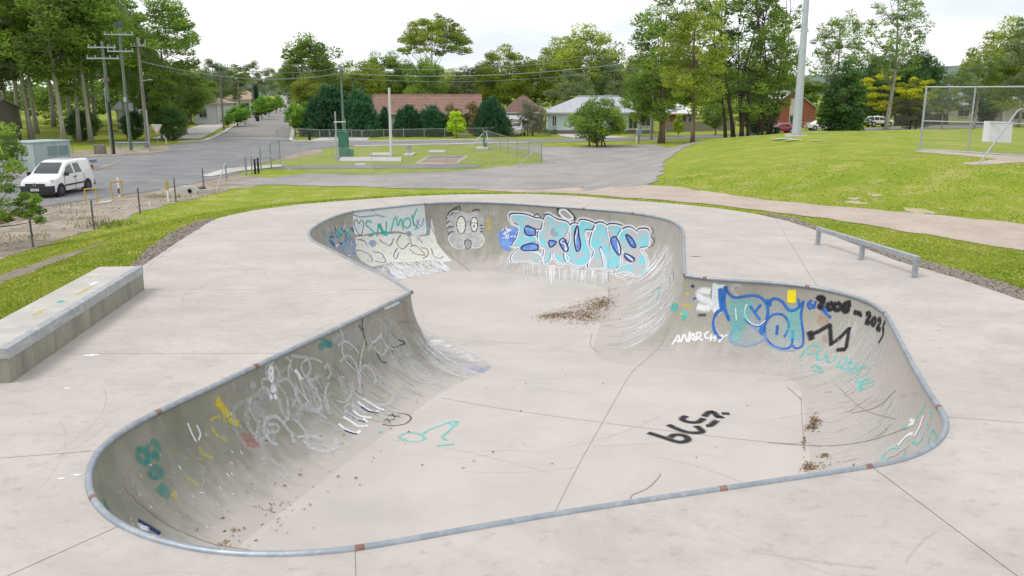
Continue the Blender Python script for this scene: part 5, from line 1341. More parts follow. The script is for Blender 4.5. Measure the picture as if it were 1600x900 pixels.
plant('bush', 932, 0, 153, 98, 'round green bush standing alone at the gravel edge', cat='bush', base_py=229)
plant('juniper', 517, 113, 134, 96, 'large dark conifer left of the green power pole')
plant('juniper', 561, 112, 140, 76, 'large dark conifer right of the green power pole')
plant('juniper2', 602, 113.5, 168, 26, 'slim dark conifer at the red roofed house corner')
plant('juniper2', 640, 111.5, 165, 52, 'dark juniper left of the red roofed house centre')
plant('juniper', 676, 112, 165, 68, 'widest dark juniper in front of the red roof')
plant('shrub', 706, 113, 166, 44, 'bronze green shrub beside the widest juniper', cat='bush')
plant('shrub', 742, 112.5, 163, 46, 'bronze shrub at the right end of the red roof', cat='bush')
plant('juniper', 770, 111.5, 152, 62, 'dark conifer between the two tiled roofs')
plant('smoky', 832, 113, 156, 52, 'smoky grey shrub in front of the brown roof', cat='bush')
plant('lime', 713, 108.2, 172, 36, 'small lime green tree behind the front fence')
SG = 'small trees planted along the street'
plant('street', 462, 112, 162, 34, 'nearest street tree on the right of the street', group=SG)
plant('street', 478, 121, 160, 32, 'second street tree on the right of the street', group=SG)
for k, (px, py, top, w, lb) in enumerate(((356, 200, 178, 22, 'smallest street tree beside the left kerb'), (372, 198, 166, 36, 'bushy street tree at the near end of the left row'), (383, 195, 162, 24, 'second street tree of the left row'), (410, 187, 150, 28, 'largest street tree of the left row'), (421, 183, 152, 22, 'street tree behind the largest one on the left'), (432, 178, 150, 18, 'far street tree of the left row'), (438, 175, 149, 14, 'farthest street tree of the left row'))):
    plant('street', px, 0, top, w, lb, group=SG, base_py=py)
# ---- leafy tree cut by the left edge
r_ = np.random.default_rng(90)
root = T(-40, 385); Yt = root.y
cl = [(-60, 230), (-30, 205), (-5, 212), (12, 222), (24, 232), (0, 245), (20, 255), (-30, 260), (8, 275), (-10, 290), (16, 296), (-45, 300), (4, 318), (22, 240), (-70, 280), (12, 205), (-10, 225), (26, 262), (-50, 340), (0, 335), (30, 318), (38, 308), (50, 322), (60, 330), (46, 338), (62, 345), (30, 332), (10, 342), (-20, 340), (55, 312)]
C = np.array([tuple(at(x, y, Yt + r_.uniform(-.9, .9)) - root) for x, y in cl]); rad = np.where(np.arange(len(cl)) >= 20, .24, .36) * r_.uniform(.85, 1.2, len(cl))
o = empty('leafy_tree', tuple(root), 0, 'leafy broadleaf tree cut by the left edge in front of the van', 'tree')
mb = MB(); mb.tube([(0, 0, -.2), (-.1, 0, 1.2), (.1, .1, 2.6), (.3, 0, 3.6)], [.09, .075, .05, .02], 7)
for c in C: mb.tube([(0, 0, max(.6, c[2] - .9)), c * .6 + np.array([0, 0, .2]), c], [.03, .02, .008], 5, cap=False)
mb.build('trunk', BK['brown'], o, smooth=True)
V, F, tn_ = leaves(C, rad, np.clip(r_.random(len(C)), .2, .9), 170, .15, .065, r_, .85, shell=.2)
np_mesh('crown', V, F, LM['gum'], o, {'tone': tn_})

# ---- the wood that closes the view: one mass
r_ = np.random.default_rng(44); CC = []; RR = []
for k in range(1500):
    if k < 900: x, y = r_.uniform(-150, 170), r_.uniform(192, 222)
    elif k < 1250: x, y = r_.uniform(-150, -62), r_.uniform(146, 170)
    else: x, y = r_.uniform(60, 190), r_.uniform(168, 190)
    if abs(x + 54 + (y - 190) * .25) < 11: continue
    top = (8.5 + 2.5 * math.sin(x * .13) + 1.5 * math.sin(x * .41)) * (.75 if 900 <= k < 1250 else .62 if k >= 1250 else 1)
    CC.append((x, y, h1(x, y) + top * r_.random() ** .7)); RR.append(r_.uniform(1.0, 2.0))
V, F, tn_ = leaves(np.array(CC), np.array(RR), r_.uniform(.1, .75, len(CC)), 55, .75, .42, r_, .8, shell=.3)
tag(np_mesh('wood', V, F, LM['gum'], None, {'tone': tn_}), 'dense green wood closing the view behind houses and street', 'wood', kind='stuff')
# ================================================================== skate obstacles
def face_up(o): return o
M_LEDGE = mat('greenish ledge concrete', (.32, .31, .255), (.21, .205, .165), scale=1.6, rough=.9, bump=.25, bscale=16, stretch=(2.5, 2.5, .5), c3=(.36, .34, .29), scale3=5, amt3=.5)  # greenish block concrete, darker than the top slab
M_LTOP = mat('worn ledge top', (.50, .465, .435), (.42, .395, .375), scale=2, rough=.85, bump=.1, c3=(.62, .59, .52), scale3=5, amt3=.5)
M_STEEL = mat('scraped steel edge', (.42, .45, .47), (.33, .36, .385), scale=4, rough=.45, metal=.5, c3=(.62, .62, .62), scale3=9, amt3=.7)
a, b_ = Vector((*G(18, 598), 0)), Vector((*G(226, 452), 0))
ax = (b_ - a).normalized(); Ll = (b_ - a).length; nl_ = Vector((-ax.y, ax.x, 0))
o = empty('ledge', tuple(a), math.atan2(ax.y, ax.x), 'long low concrete grinding ledge with steel edge at the left', 'ledge')
LW, LH = .80, .47
MB().box((Ll / 2, LW / 2, LH / 2 - .03), (Ll, LW, LH - .06 + .0)).build('concrete_block', M_LEDGE, o, bevel=.008)
MB().box((Ll / 2, LW / 2 + .06, LH - .028), (Ll - .004, LW - .12, .05)).build('top_slab', M_LTOP, o)
MB().box((Ll / 2, .055, LH - .026), (Ll + .004, .118, .056)).box((Ll / 2, -.004, LH - .075), (Ll + .006, .012, .15)).build('steel_edge', M_STEEL, o, bevel=.003)
MB().box((-.004, LW / 2, LH - .07), (.012, LW + .004, .13)).build('end_plate', M_STEEL, o)
def blob(name, cx, cy, rx, ry, z, m, par, seed, n=18):
    r = random.Random(seed); mb = MB(); mb.poly([(cx + rx * math.cos(k * 6.283 / n) * r.uniform(.55, 1.1), cy + ry * math.sin(k * 6.283 / n) * r.uniform(.55, 1.1), z) for k in range(n)], [(.5, .5)] * n); return mb.build(name, m, par)
blob('paint_spot', Ll * .48, .38, .10, .07, LH + .001, PA['teal'], o, 1); blob('paint_spot', Ll * .36, .42, .22, .07, LH + .001, PA['yel2'], o, 2); blob('paint_spot', Ll * .16, .5, .3, .16, LH + .001, PA['ghost'], o, 3); blob('paint_spot', Ll * .62, .3, .35, .06, LH + .001, PA['yel2'], o, 4); blob('paint_spot', Ll * .72, .35, .25, .05, LH + .001, PA['white'], o, 8)
mb = MB(); mb.poly([(-.014, .10, LH - .06), (-.014, .22, LH - .03), (-.014, .34, LH - .06), (-.014, .22, LH - .10)], [(.5, .5)] * 4); mb.build('sticker', mat('green sticker', (.06, .42, .03), (.1, .5, .05)), o)
# flecks of old paint on the deck
for k, (px, py, rx, ry, m) in enumerate(((142, 555, .13, .07, 'white'), (120, 742, .06, .025, 'white'), (650, 409, .05, .03, 'dim'), (1086, 401, .16, .05, 'dim'), (105, 607, .05, .03, 'white'), (250, 508, .06, .05, 'ghost'), (96, 748, .05, .02, 'white'))):
    x, y = G(px, py); blob('paint_fleck', x, y, rx, ry, .003, PA[m], DECK_O, 20 + k)
# flat rail
P3 = [Vector((*G(*q), 0)) for q in ((1276, 382), (1345, 405), (1431, 434))]
dr = (P3[2] - P3[0]); Lr = dr.length
M_RAIL = mat('galvanised rail steel', (.42, .45, .48), (.33, .36, .40), scale=5, rough=.4, metal=.6, c3=(.6, .62, .64), scale3=14, amt3=.5)
o = empty('grind_rail', tuple(P3[0]), math.atan2(dr.y, dr.x), 'low galvanised steel grind rail on three posts', 'rail')
for f in (.0, .5, 1.0): MB().box((Lr * f + (.05 if f == 0 else -.05 if f == 1 else 0), 0, .19), (.09, .09, .38)).build('post', M_RAIL, o, bevel=.006)
for f in (.0, .5, 1.0): MB().box((Lr * f + (.05 if f == 0 else -.05 if f == 1 else 0), 0, .006), (.17, .17, .012)).build('base_plate', M_RAIL, o)
MB().box((Lr / 2, 0, .405), (Lr + .02, .11, .10)).build('rail_bar', M_RAIL, o, bevel=.008)

# ================================================================== fences
M_GREY = mat('galvanised post', (.36, .38, .40), (.27, .29, .31), scale=4, rough=.5, metal=.5)
M_PALE = mat('pale galvanised pipe', (.43, .46, .49), (.35, .38, .41), scale=4, rough=.5, metal=.35)
M_STAR = mat('weathered picket', (.16, .15, .14), (.10, .095, .09), scale=6, rough=.9)
M_WHITE = mat('white paint', (.78, .78, .76), (.68, .68, .66), scale=3, rough=.6)
M_LINK = mesh_mat('chain link wire', (.42, .44, .46), .06, .10)
M_LINKD = mesh_mat('weathered chain link', (.26, .27, .27), .06, .11)
M_BLACK = mat('black paint', (.015, .015, .017), (.025, .025, .027), rough=.6)
def rod(name, p, q, r, m, par, n=8): 
    return MB().tube([Vector(p), Vector(q)], r, n).build(name, m, par, smooth=True, sharp=50)
def sheet(name, p0, p1, h0, h1_, m, par):
    """a hanging panel of wire mesh between two posts"""
    p0, p1 = Vector(p0), Vector(p1); L = (p1 - p0).length
    return MB().poly([p0, p1, p1 + Vector((0, 0, h1_)), p0 + Vector((0, 0, h0))], [(0, 0), (L, 0), (L, h1_), (0, h0)]).build(name, m, par)
def pxh(px, py_b, py_t):
    """base point on the ground and height of an upright seen between two pixels"""
    p = T(px, py_b); q = at(px, py_t, p.y); return p, q.z - p.z
# left wire fence
fp = [pxh(-70, 412, 366), pxh(52, 387, 340), pxh(147, 358, 312), pxh(219, 334, 293), pxh(275, 316, 279), pxh(319, 301, 263), pxh(354, 283, 252)]
o = empty('wire_fence', tuple(fp[2][0]), 0, 'low post and wire fence along the dirt verge at the left', 'fence')
base = fp[2][0]
for k, (p, hh) in enumerate(fp[:-1]): MB().box(tuple(p - base + Vector((0, 0, hh / 2 - .1))), (.05, .05, hh + .2)).build('post', M_STAR, o)
p, hh = fp[-1]; rod('post', p - base - Vector((0, 0, .2)), p - base + Vector((0, 0, hh)), .05, M_GREY, o)
for f, rr0 in ((.97, .016), (.74, .012)):
    pts = []
    for (p, hp), (q, hq) in zip(fp, fp[1:]):
        for k in range(5):
            t = k / 5; z = (p.z + hp * f) * (1 - t) + (q.z + hq * f) * t - .05 * math.sin(t * math.pi); v = p.lerp(q, t); pts.append(Vector((v.x, v.y, z)) - base)
    MB().tube(pts, rr0, 5).build('wire', M_PALE, o)
pb = T(338, 297); pt_ = at(352, 254, fp[-1][0].y - .1); rod('brace', pb - base, pt_ - base, .035, M_PALE, o)
# short posts and rail beside the gate
pa = [pxh(385, 274, 245), pxh(394, 273, 244)]
o = empty('post_and_rail_fence', tuple(pa[0][0]), 0, 'short galvanised posts and rail left of the gate', 'fence'); base = pa[0][0]
for p, hh in pa: rod('post', p - base - Vector((0, 0, .2)), p - base + Vector((0, 0, hh)), .07 if p is pa[0][0] else .05, M_GREY, o)
q = fp[-1][0] + Vector((0, 0, fp[-1][1] * .95)); rod('rail', q - base, Vector((0, 0, pa[0][1] * .93)), .028, M_PALE, o)
sheet('mesh_panel', fp[-1][0] - base, (0, 0, 0), fp[-1][1] * .9, pa[0][1] * .9, M_LINK, o)
for px, py, pt2, lb in ((399, 272, 248.5, 'left of the two black bollards by the gate'), (404, 271, 247, 'right of the two black bollards by the gate')):
    p, hh = pxh(px, py, pt2); o = empty('bollard', tuple(p), 0, lb, 'bollard', 'black bollards by the gate')
    MB().lathe([(.075, -.2), (.075, hh - .04), (.06, hh)], n=12).build('post', M_BLACK, o, smooth=True); MB().lathe([(.078, hh * .8), (.078, hh * .86)], n=12).build('band', M_STAR, o, smooth=True)
# gate
g0, gh0 = pxh(408, 268, 228); g1, gh1 = pxh(424, 263, 223); g2, gh2 = pxh(438, 258, 219)
o = empty('gate', tuple(g0), 0, 'open pale mesh gate with a long diagonal brace', 'gate'); base = g0
for p, hh in ((g0, gh0), (g1, gh1), (g2, gh2)): rod('gate_post', p - base - Vector((0, 0, .2)), p - base + Vector((0, 0, hh)), .055, M_GREY, o)
rod('brace', Vector((0, 0, gh0 * .95)), T(459, 269) - base, .035, M_PALE, o)
rod('rail', Vector((0, 0, gh0 * .93)), g1 - base + Vector((0, 0, gh1 * .97)), .03, M_PALE, o)
for f in (.55, .95): rod('rail', g1 - base + Vector((0, 0, gh1 * f)), g2 - base + Vector((0, 0, gh2 * f)), .025, M_GREY, o)
sheet('mesh_panel', g1 - base, g2 - base, gh1, gh2, M_LINK, o); sheet('mesh_panel', g0 - base, g1 - base, gh0 * .9, gh1 * .9, M_LINK, o)
def chain_fence(name, label, posts, m_post, r_post, m_link, toprail=True, braces=(), dark=None, group=None):
    P = [(T(px, pb_), None, pt2, px) for px, pb_, pt2 in posts]
    base = P[0][0]; o = empty(name, tuple(base), 0, label, 'fence', group); Q = []
    for p, _, pt2, px in P:
        hh = at(px, pt2, p.y).z - p.z; Q.append((p - base, hh)); rod('post', p - base - Vector((0, 0, .2)), p - base + Vector((0, 0, hh)), r_post, m_post, o)
    for (p, hp), (q, hq) in zip(Q, Q[1:]):
        sheet('mesh_panel', p, q, hp, hq, m_link, o)
        if toprail: rod('top_rail', p + Vector((0, 0, hp)), q + Vector((0, 0, hq)), r_post * .7, m_post, o, 6)
    for (px, py), (qx, qy), k in braces: rod('brace', T(px, py) - base, at(qx, qy, (Q[k][0] + base).y - .1) - base, max(r_post * .9, .03), M_WHITE if dark is None else M_PALE, o)
    return o
chain_fence('chain_link_fence', 'chain link fence along the front of the compound', [(438, 258, 219), (470, 268, 226), (527, 273, 229), (582, 275, 231), (640, 271, 229), (700, 267, 227), (770, 261, 225), (846, 254, 225)], M_PALE, .016, M_LINK, False, [((808, 261), (843, 226), 7)], 1)
chain_fence('chain_link_fence', 'chain link fence down the right side of the compound', [(846, 254, 225), (826, 248.5, 221.5), (808, 243.5, 218), (794, 239.5, 214), (782, 236, 210.5), (760, 232.5, 204)], M_GREY, .035, M_LINK, True, [((733, 232), (758, 205), 5), ((764, 233), (760, 205), 5)])
chain_fence('chain_link_fence', 'tall dark mesh fence in front of the red roofed house', [(432, 216, 203), (449, 216.5, 200), (500, 217, 203), (515, 217.5, 202.5), (550, 217, 203), (566, 217, 203.5), (600, 216.5, 202.5), (631, 216.5, 202), (663, 216, 201.5), (695, 215.5, 201), (725, 215, 200.5), (755, 214.5, 200), (785, 214, 199.5), (816, 213.5, 199)], M_PALE, .035, M_LINKD, True)
chain_fence('chain_link_fence', 'low green mesh fence by the mint house driveway', [(840, 210, 200), (852, 210.5, 200), (858, 211.5, 204), (872, 209, 201)], mat('green post', (.10, .2, .15), (.08, .16, .12)), .035, mesh_mat('green mesh', (.08, .19, .14), .06, .3), True)
# backstop fence on the oval
bp = [T(1437, 235), T(1512, 239), T(1600, 244.5)]
bp.append(bp[2] + (bp[2] - bp[1]) * 1.3)
o = empty('backstop_fence', tuple(bp[0]), 0, 'tall mesh backstop fence on the oval at the right', 'fence'); base = bp[0]
bh = at(1444, 136, bp[0].y).z - bp[0].z
for k, p in enumerate(bp): rod('post', p - base - Vector((0, 0, .2)), p - base + Vector((0, 0, bh)), .055 if k == 0 else .04, M_PALE, o)
for f in (.012, .47, 1.0):
    for p, q in zip(bp, bp[1:]): rod('rail', p - base + Vector((0, 0, bh * f)), q - base + Vector((0, 0, bh * f)), .04 if f != .47 else .028, M_PALE, o)
for p, q in zip(bp, bp[1:]): sheet('mesh_panel', p - base, q - base, bh, bh, mesh_mat('fine chain link', (.34, .36, .37), .05, .055), o)
s0 = T(1529, 257); k1 = at(1590, 173, bp[2].y - .6); k2 = bp[2] + Vector((0, 0, bh * .63))
MB().tube([s0 - base, k1 - base, at(1596, 170, bp[2].y - .4) - base, k2 - base], .04, 8).build('stay', M_PALE, o, smooth=True, sharp=60)
rod('stay', bp[1] - base + Vector((.05, -.1, bh * .38)), at(1527, 181, bp[1].y - .3) - base, .03, M_PALE, o)
c = [at(1538, 189, bp[1].y - .75), at(1583, 190.5, bp[1].y - 1.15), at(1580, 223, bp[1].y - 1.15), at(1534, 221, bp[1].y - .75)]
o = empty('sign_board', tuple(c[3]), 0, 'blank white board fixed to the backstop fence', 'sign')
nrm = (c[1] - c[0]).cross(c[3] - c[0]).normalized() * .02
mb = MB(); q = [v - c[3] for v in c]; mb.poly(q); mb.poly([v + nrm for v in q]); mb.f[-1] = mb.f[-1][::-1]
for k in range(4): mb.face((k, (k + 1) % 4, 4 + (k + 1) % 4, 4 + k))
mb.build('panel', mat('white sign face', (.72, .74, .78), (.66, .68, .72), scale=3, rough=.5), o)
for f in (.2, .8): rod('bracket', q[0].lerp(q[1], f) + Vector((0, .06, 0)), q[3].lerp(q[2], f) + Vector((0, .06, 0)), .02, M_PALE, o)
# light pole on the oval
p = T(1244, 212.5); o = empty('light_pole', tuple(p), 0, 'tall grey floodlight pole on the oval', 'light pole')
top = at(1258, 0, p.y).z + 3
MB().lathe([(.34, -.1), (.33, 1.0), (.16, top - p.z)], n=14).build('shaft', mat('light pole steel', (.50, .54, .60), (.44, .48, .53), scale=2, rough=.45, metal=.3), o, smooth=True)
MB().lathe([(.85, -.1), (.85, .07), (.8, .1)], n=18).build('footing', M_CONC, o); MB().box((0, 0, .14), (.8, .8, .06)).build('base_plate', M_PALE, o)
for px, py, sx, sy in ((1232, 217, 1.6, .8), (1247, 219, 1.4, .5), (1285, 220, 1.0, .3)):
    q = T(px, py); tag(blob('concrete_pad', q.x, q.y, sx, sy, q.z + .03, M_CONC, None, px), 'pale concrete patch in the grass near the light pole', kind='structure')

# ================================================================== compound equipment
M_GREEN = mat('green cabinet paint', (.055, .20, .125), (.045, .165, .105), scale=2, rough=.5)
M_MINT = mat('pale eau de nil paint', (.38, .46, .45), (.33, .405, .40), scale=1.2, rough=.5, c3=(.38, .48, .47), scale3=6, amt3=.4)
p, hh = pxh(538, 246, 206); o = empty('switch_cabinet', tuple(p), .1, 'tall green electrical cabinet beside the thin mast', 'cabinet')
MB().box((0, 0, hh / 2), (.86, .6, hh)).build('body', M_GREEN, o, bevel=.02); MB().box((0, 0, hh + .025), (.94, .68, .05)).build('cap', M_GREEN, o); MB().box((.0, -.31, hh * .5), (.76, .03, hh * .86)).build('door', M_GREEN, o, bevel=.008)
MB().box((.3, -.335, hh * .52), (.03, .04, .16)).build('handle', M_PALE, o); MB().box((.62, 0, .36), (.36, .45, .72)).build('side_box', mat('bright green paint', (.05, .26, .11), (.04, .22, .10)), o, bevel=.02); MB().box((.15, 0, .0), (1.5, .9, .1)).build('plinth', M_CONC, o)
p, hh = pxh(527, 250, 174); o = empty('mast', tuple(p), 0, 'thin steel mast with a white cross arm by the green cabinet', 'mast')
rod('pole', (0, 0, -.2), (0, 0, hh), .06, M_PALE, o); rod('cross_arm', (-.15, -.05, hh * .78), (.85, -.05, hh * .79), .035, M_WHITE, o); rod('antenna', (.8, -.05, hh * .55), (.8, -.05, hh * .86), .02, M_PALE, o)
for q in ((519, 243), (553, 238)): rod('stay', Vector((0, 0, hh * .6)) if q[0] == 519 else Vector((.1, .1, hh * .32)), T(*q) - p, .035, M_WHITE if q[0] == 519 else M_STAR, o)
MB().box((0, 0, .1), (.36, .3, .5)).build('foot', M_PALE, o)
p, hh = pxh(611.5, 247.5, 137); o = empty('white_pole', tuple(p), 0, 'plain white pole standing in the compound', 'pole')
MB().lathe([(.12, -.2), (.115, hh * .5), (.10, hh - .02), (.08, hh)], n=12).build('shaft', mat('off white pole', (.62, .62, .60), (.54, .54, .52), scale=1, rough=.6), o, smooth=True); MB().lathe([(.16, .0), (.16, .25), (.12, .3)], n=12).build('collar', M_PALE, o, smooth=True)
def pad(label, px, thick=.1):
    P = [T(*q) for q in px]; c = sum(P, Vector()) / len(P); mb = MB(); zt = max(v.z for v in P) + thick
    n = len(P); mb.v += [(v.x, v.y, zt - thick - .15) for v in P] + [(v.x, v.y, zt) for v in P]; mb.face(range(n)); mb.face(range(n, 2 * n))
    for k in range(n): mb.face((k, (k + 1) % n, n + (k + 1) % n, n + k))
    return tag(mb.build('concrete_pad', M_CONC, bevel=0), label, kind='structure')
pad('large pale concrete pad in the compound', [(529, 253), (627, 253.5), (627.5, 247.5), (534, 247)]); pad('concrete pad behind the white pole', [(577, 245), (614, 245), (612, 241), (582, 241)], .16)
pad('concrete pad under the pipe valve', [(629, 244), (645, 244), (650, 240), (635, 240)]); pad('pale concrete pad at the right of the compound', [(669, 239), (696, 239), (694, 236), (672, 236)]); pad('concrete pad under the green post', [(743, 235), (763, 235), (763, 232.5), (745, 232.5)], .2); pad('small cover slab in the compound lawn', [(554, 258), (572, 258), (570, 256), (556, 256)], .03)
p, hh = pxh(639.5, 241, 229); o = empty('pipe_valve', tuple(p), 0, 'grey pipe riser with a round valve on a slab', 'valve')
MB().lathe([(.16, -.1), (.16, hh * .6), (.1, hh * .65), (.1, hh * .8)], n=12).build('riser', M_PALE, o, smooth=True); MB().lathe([(.2, -.08), (.2, .08)], (0, 0, hh * .9), 14, 'y').build('valve_wheel', M_GREY, o, smooth=True); MB().box((0, -.05, .2), (.3, .3, .3)).build('flange', M_PALE, o)
p, hh = pxh(757, 233, 206); o = empty('green_post', tuple(p), 0, 'green post with a green box at the compound corner', 'post')
rod('post', (-.05, 0, 0), (-.05, 0, hh), .09, M_GREEN, o); MB().box((.1, 0, .3), (.36, .3, .6)).build('box', M_GREEN, o, bevel=.02)
# pale green kiosk by the van
pc = T(57, 267.5); o = empty('kiosk', tuple(pc), R(70), 'large pale green electrical kiosk behind the white van', 'kiosk')
KW, KD, KH = 3.1, 2.4, 1.95     # corner at origin, right face along +x, left face along +y
MB().box((KW / 2, KD / 2, KH / 2), (KW, KD, KH)).build('body', M_MINT, o, bevel=.03); MB().box((KW / 2, KD / 2, KH + .05), (KW + .12, KD + .12, .1)).build('roof', mat('pale kiosk roof', (.42, .52, .53), (.37, .47, .48), rough=.45), o, bevel=.02)
for k in range(2):
    x0 = 1.1 + k * .95
    f = MB().box((x0 + .42, -.012, 1.35), (.86, .03, .72)).build('vent', M_MINT, o)
    for j in range(9): MB().box((x0 + .42, -.035, 1.05 + j * .075), (.8, .03, .035), M=Matrix.Rotation(R(30), 4, 'X')).build('louvre', mat('louvre grey', (.24, .33, .33), (.2, .28, .28)), f)
for x in (0.02, 1.65, 3.28): MB().box((x, -.006, KH / 2), (.03, .02, KH * .96)).build('seam', mat('seam', (.18, .26, .26), (.15, .22, .22)), o)
MB().box((-.01, KD / 2, KH / 2), (.03, .03, KH * .95)).build('seam', MATS['seam'], o); MB().box((KW * .5, -.02, .14), (KW * .96, .05, .28)).build('skirt', M_STAR, o)
# concrete block, guard rails, stakes
p, hh = pxh(157, 242, 226); o = empty('concrete_block', tuple(p), .3, 'square weathered concrete block beside the side road', 'block')
MB().box((0, 0, hh / 2 - .05), (.95, .95, hh + .1), taper=.93).build('block', mat('weathered block', (.26, .23, .20), (.17, .155, .135), scale=2, rough=.95, bump=.4), o, bevel=.04); MB().lathe([(.1, hh), (.1, hh + .05)], n=8).build('lifting_eye', M_STAR, o)
def guard_rail(label, pts, posts, hgt):
    P = [T(*q) for q in pts]; base = P[0]; o = empty('guard_rail', tuple(base), 0, label, 'guard rail'); d = (P[-1] - base); L = d.length; d = d / L; nn = Vector((d.y, -d.x, 0))
    prof = [(-.15, 0), (-.10, .07), (-.05, .07), (0, .0), (.05, .07), (.10, .07), (.15, 0)]; mb = MB()
    for e in (0, L):
        for z, y in prof: mb.v.append(tuple(d * e + nn * y + Vector((0, 0, hgt + z))))
    n = len(prof)
    for k in range(n - 1): mb.face((k, k + 1, n + k + 1, n + k))
    mb.build('beam', mat('guard rail steel', (.36, .42, .50), (.30, .35, .42), rough=.45, metal=.5), o)
    for f in posts: MB().box(tuple(d * L * f - nn * .07 + Vector((0, 0, hgt / 2))), (.12, .12, hgt + .3)).build('post', M_GREY, o)
guard_rail('grey guard rail below the power poles', [(181, 233.5), (233, 232.5)], (.12, .5, .88), .55)
guard_rail('end of a guard rail right behind the van', [(96, 267), (152, 261)], (.3, .75), .5)
for px, py, pt2, lb in ((120.5, 252, 243, 'pink survey stake beside the side road'), (366, 251, 242, 'leaning pink tipped stake behind the gate rail')):
    p, hh = pxh(px, py, pt2); o = empty('survey_stake', tuple(p), 0, lb, 'stake'); MB().box((0, 0, hh / 2), (.05, .05, hh)).build('stake', mat('pale timber', (.6, .45, .4), (.5, .36, .33)), o); MB().box((0, 0, hh * .85), (.054, .054, hh * .3)).build('tip', mat('pink tip', (.7, .2, .22), (.6, .15, .18)), o)
# yellow hoops, marker post, pegs
M_YEL = mat('yellow safety paint', (.60, .37, .08), (.48, .30, .08), scale=4, rough=.6, c3=(.3, .18, .05), scale3=12, amt3=.4)
for (xa, ya, xb, yb, yt), lb in (((134.5, 321, 152, 319, 295), 'yellow hoop barrier nearest the van wheel'), ((175.5, 311, 192, 308.5, 284), 'yellow hoop barrier farther from the van')):
    p, q = T(xa, ya), T(xb, yb); hh = at(xa, yt, p.y).z - p.z; o = empty('hoop_barrier', tuple(p), 0, lb, 'barrier', 'yellow hoop barriers on the verge'); d = q - p
    for v in (Vector(), d): rod('leg', v - Vector((0, 0, .2)), v + Vector((0, 0, hh - .04)), .036, M_YEL, o)
    rod('top_bar', Vector((-.02, 0, hh - .03)), d + Vector((.02, 0, hh - .03)), .04, M_YEL, o)
p, hh = pxh(263, 316, 281); o = empty('marker_post', tuple(p), 0, 'white marker post with a yellow top on the dirt verge', 'post')
MB().box((0, 0, hh * .25), (.09, .05, hh * .6)).build('post', M_WHITE, o); MB().box((0, 0, hh * .78), (.15, .06, hh * .46)).build('yellow_top', M_YEL, o)
for px, py, pt2, lb in ((186.5, 308, 277, 'white stake behind the farther yellow hoop'), (260, 225, 215, 'white guide post on the grass by the street'), (234, 322, 315, 'tiny white peg in the dirt verge')):
    p, hh = pxh(px, py, pt2); o = empty('guide_post', tuple(p), 0, lb, 'post'); MB().box((0, 0, hh / 2 - .05), (.09, .04, hh + .1)).build('post', M_WHITE, o); MB().box((0, 0, hh * .3), (.094, .044, hh * .3)).build('sleeve', M_STAR if px == 186.5 else M_WHITE, o)
P = [T(*q) for q in ((148, 320), (178, 316), (170, 313), (150, 316))]; pad('thin concrete slab between the yellow hoops', [(146, 321), (172, 317), (178, 314), (156, 317)], .06)
# culvert
p0, p1 = T(271, 302), T(308, 303); d = (p1 - p0); Lc = d.length; d = d / Lc; hc = at(290, 291, p0.y).z - p0.z
o = empty('culvert_headwall', tuple(p0), math.atan2(d.y, d.x), 'small concrete culvert headwall with a round pipe', 'culvert')
prof = [(0, 0), (Lc, 0), (Lc * 1.02, hc * .45), (Lc * .92, hc), (Lc * .35, hc), (0, hc * .55)]
cx, cz, rp, tw = Lc * .70, hc * .36, hc * .30, .25
ring = [(cx + rp * math.cos(k * 6.283 / 20), cz + rp * math.sin(k * 6.283 / 20)) for k in range(20)]
vv = [Vector(q) for q in prof] + [Vector(q) for q in ring]
r = delaunay_2d_cdt(vv, [(k, (k + 1) % 6) for k in range(6)] + [(6 + k, 6 + (k + 1) % 20) for k in range(20)], [], 0, 1e-5)
mb = MB(); fv = [(v.x, v.y) for v in r[0]]
for f in r[2]:
    c = (sum(fv[k][0] for k in f) / 3, sum(fv[k][1] for k in f) / 3)
    if sdf(ring, np.array([c[0]]), np.array([c[1]]))[0] > 0 and sdf(prof, np.array([c[0]]), np.array([c[1]]))[0] < 0:
        mb.poly([(fv[k][0], 0, fv[k][1]) for k in f]); mb.poly([(fv[k][0], tw, fv[k][1]) for k in f][::-1])
for (a0, b0), (a1, b1) in zip(prof, prof[1:] + prof[:1]): mb.poly([(a0, 0, b0), (a1, 0, b1), (a1, tw, b1), (a0, tw, b0)])
mb.build('headwall', mat('culvert concrete', (.55, .54, .51), (.46, .45, .43), scale=2, rough=.85), o)
mb = MB()
for k in range(20):
    a0, a1 = ring[k], ring[(k + 1) % 20]; mb.poly([(a0[0], -.03, a0[1]), (a1[0], -.03, a1[1]), (a1[0], 1.6, a1[1]), (a0[0], 1.6, a0[1])])
mb.poly([(x, 1.6, z) for x, z in ring]); mb.build('pipe', mat('pipe concrete', (.16, .16, .15), (.12, .12, .11), rough=.9), o)
MB().box((-.35, .3, hc * .2), (.8, .2, hc * .6), rz=-.5).build('wing_wall', MATS['culvert concrete'], o); MB().box((Lc + .3, .35, hc * .2), (.8, .2, hc * .6), rz=.6).build('wing_wall', MATS['culvert concrete'], o)

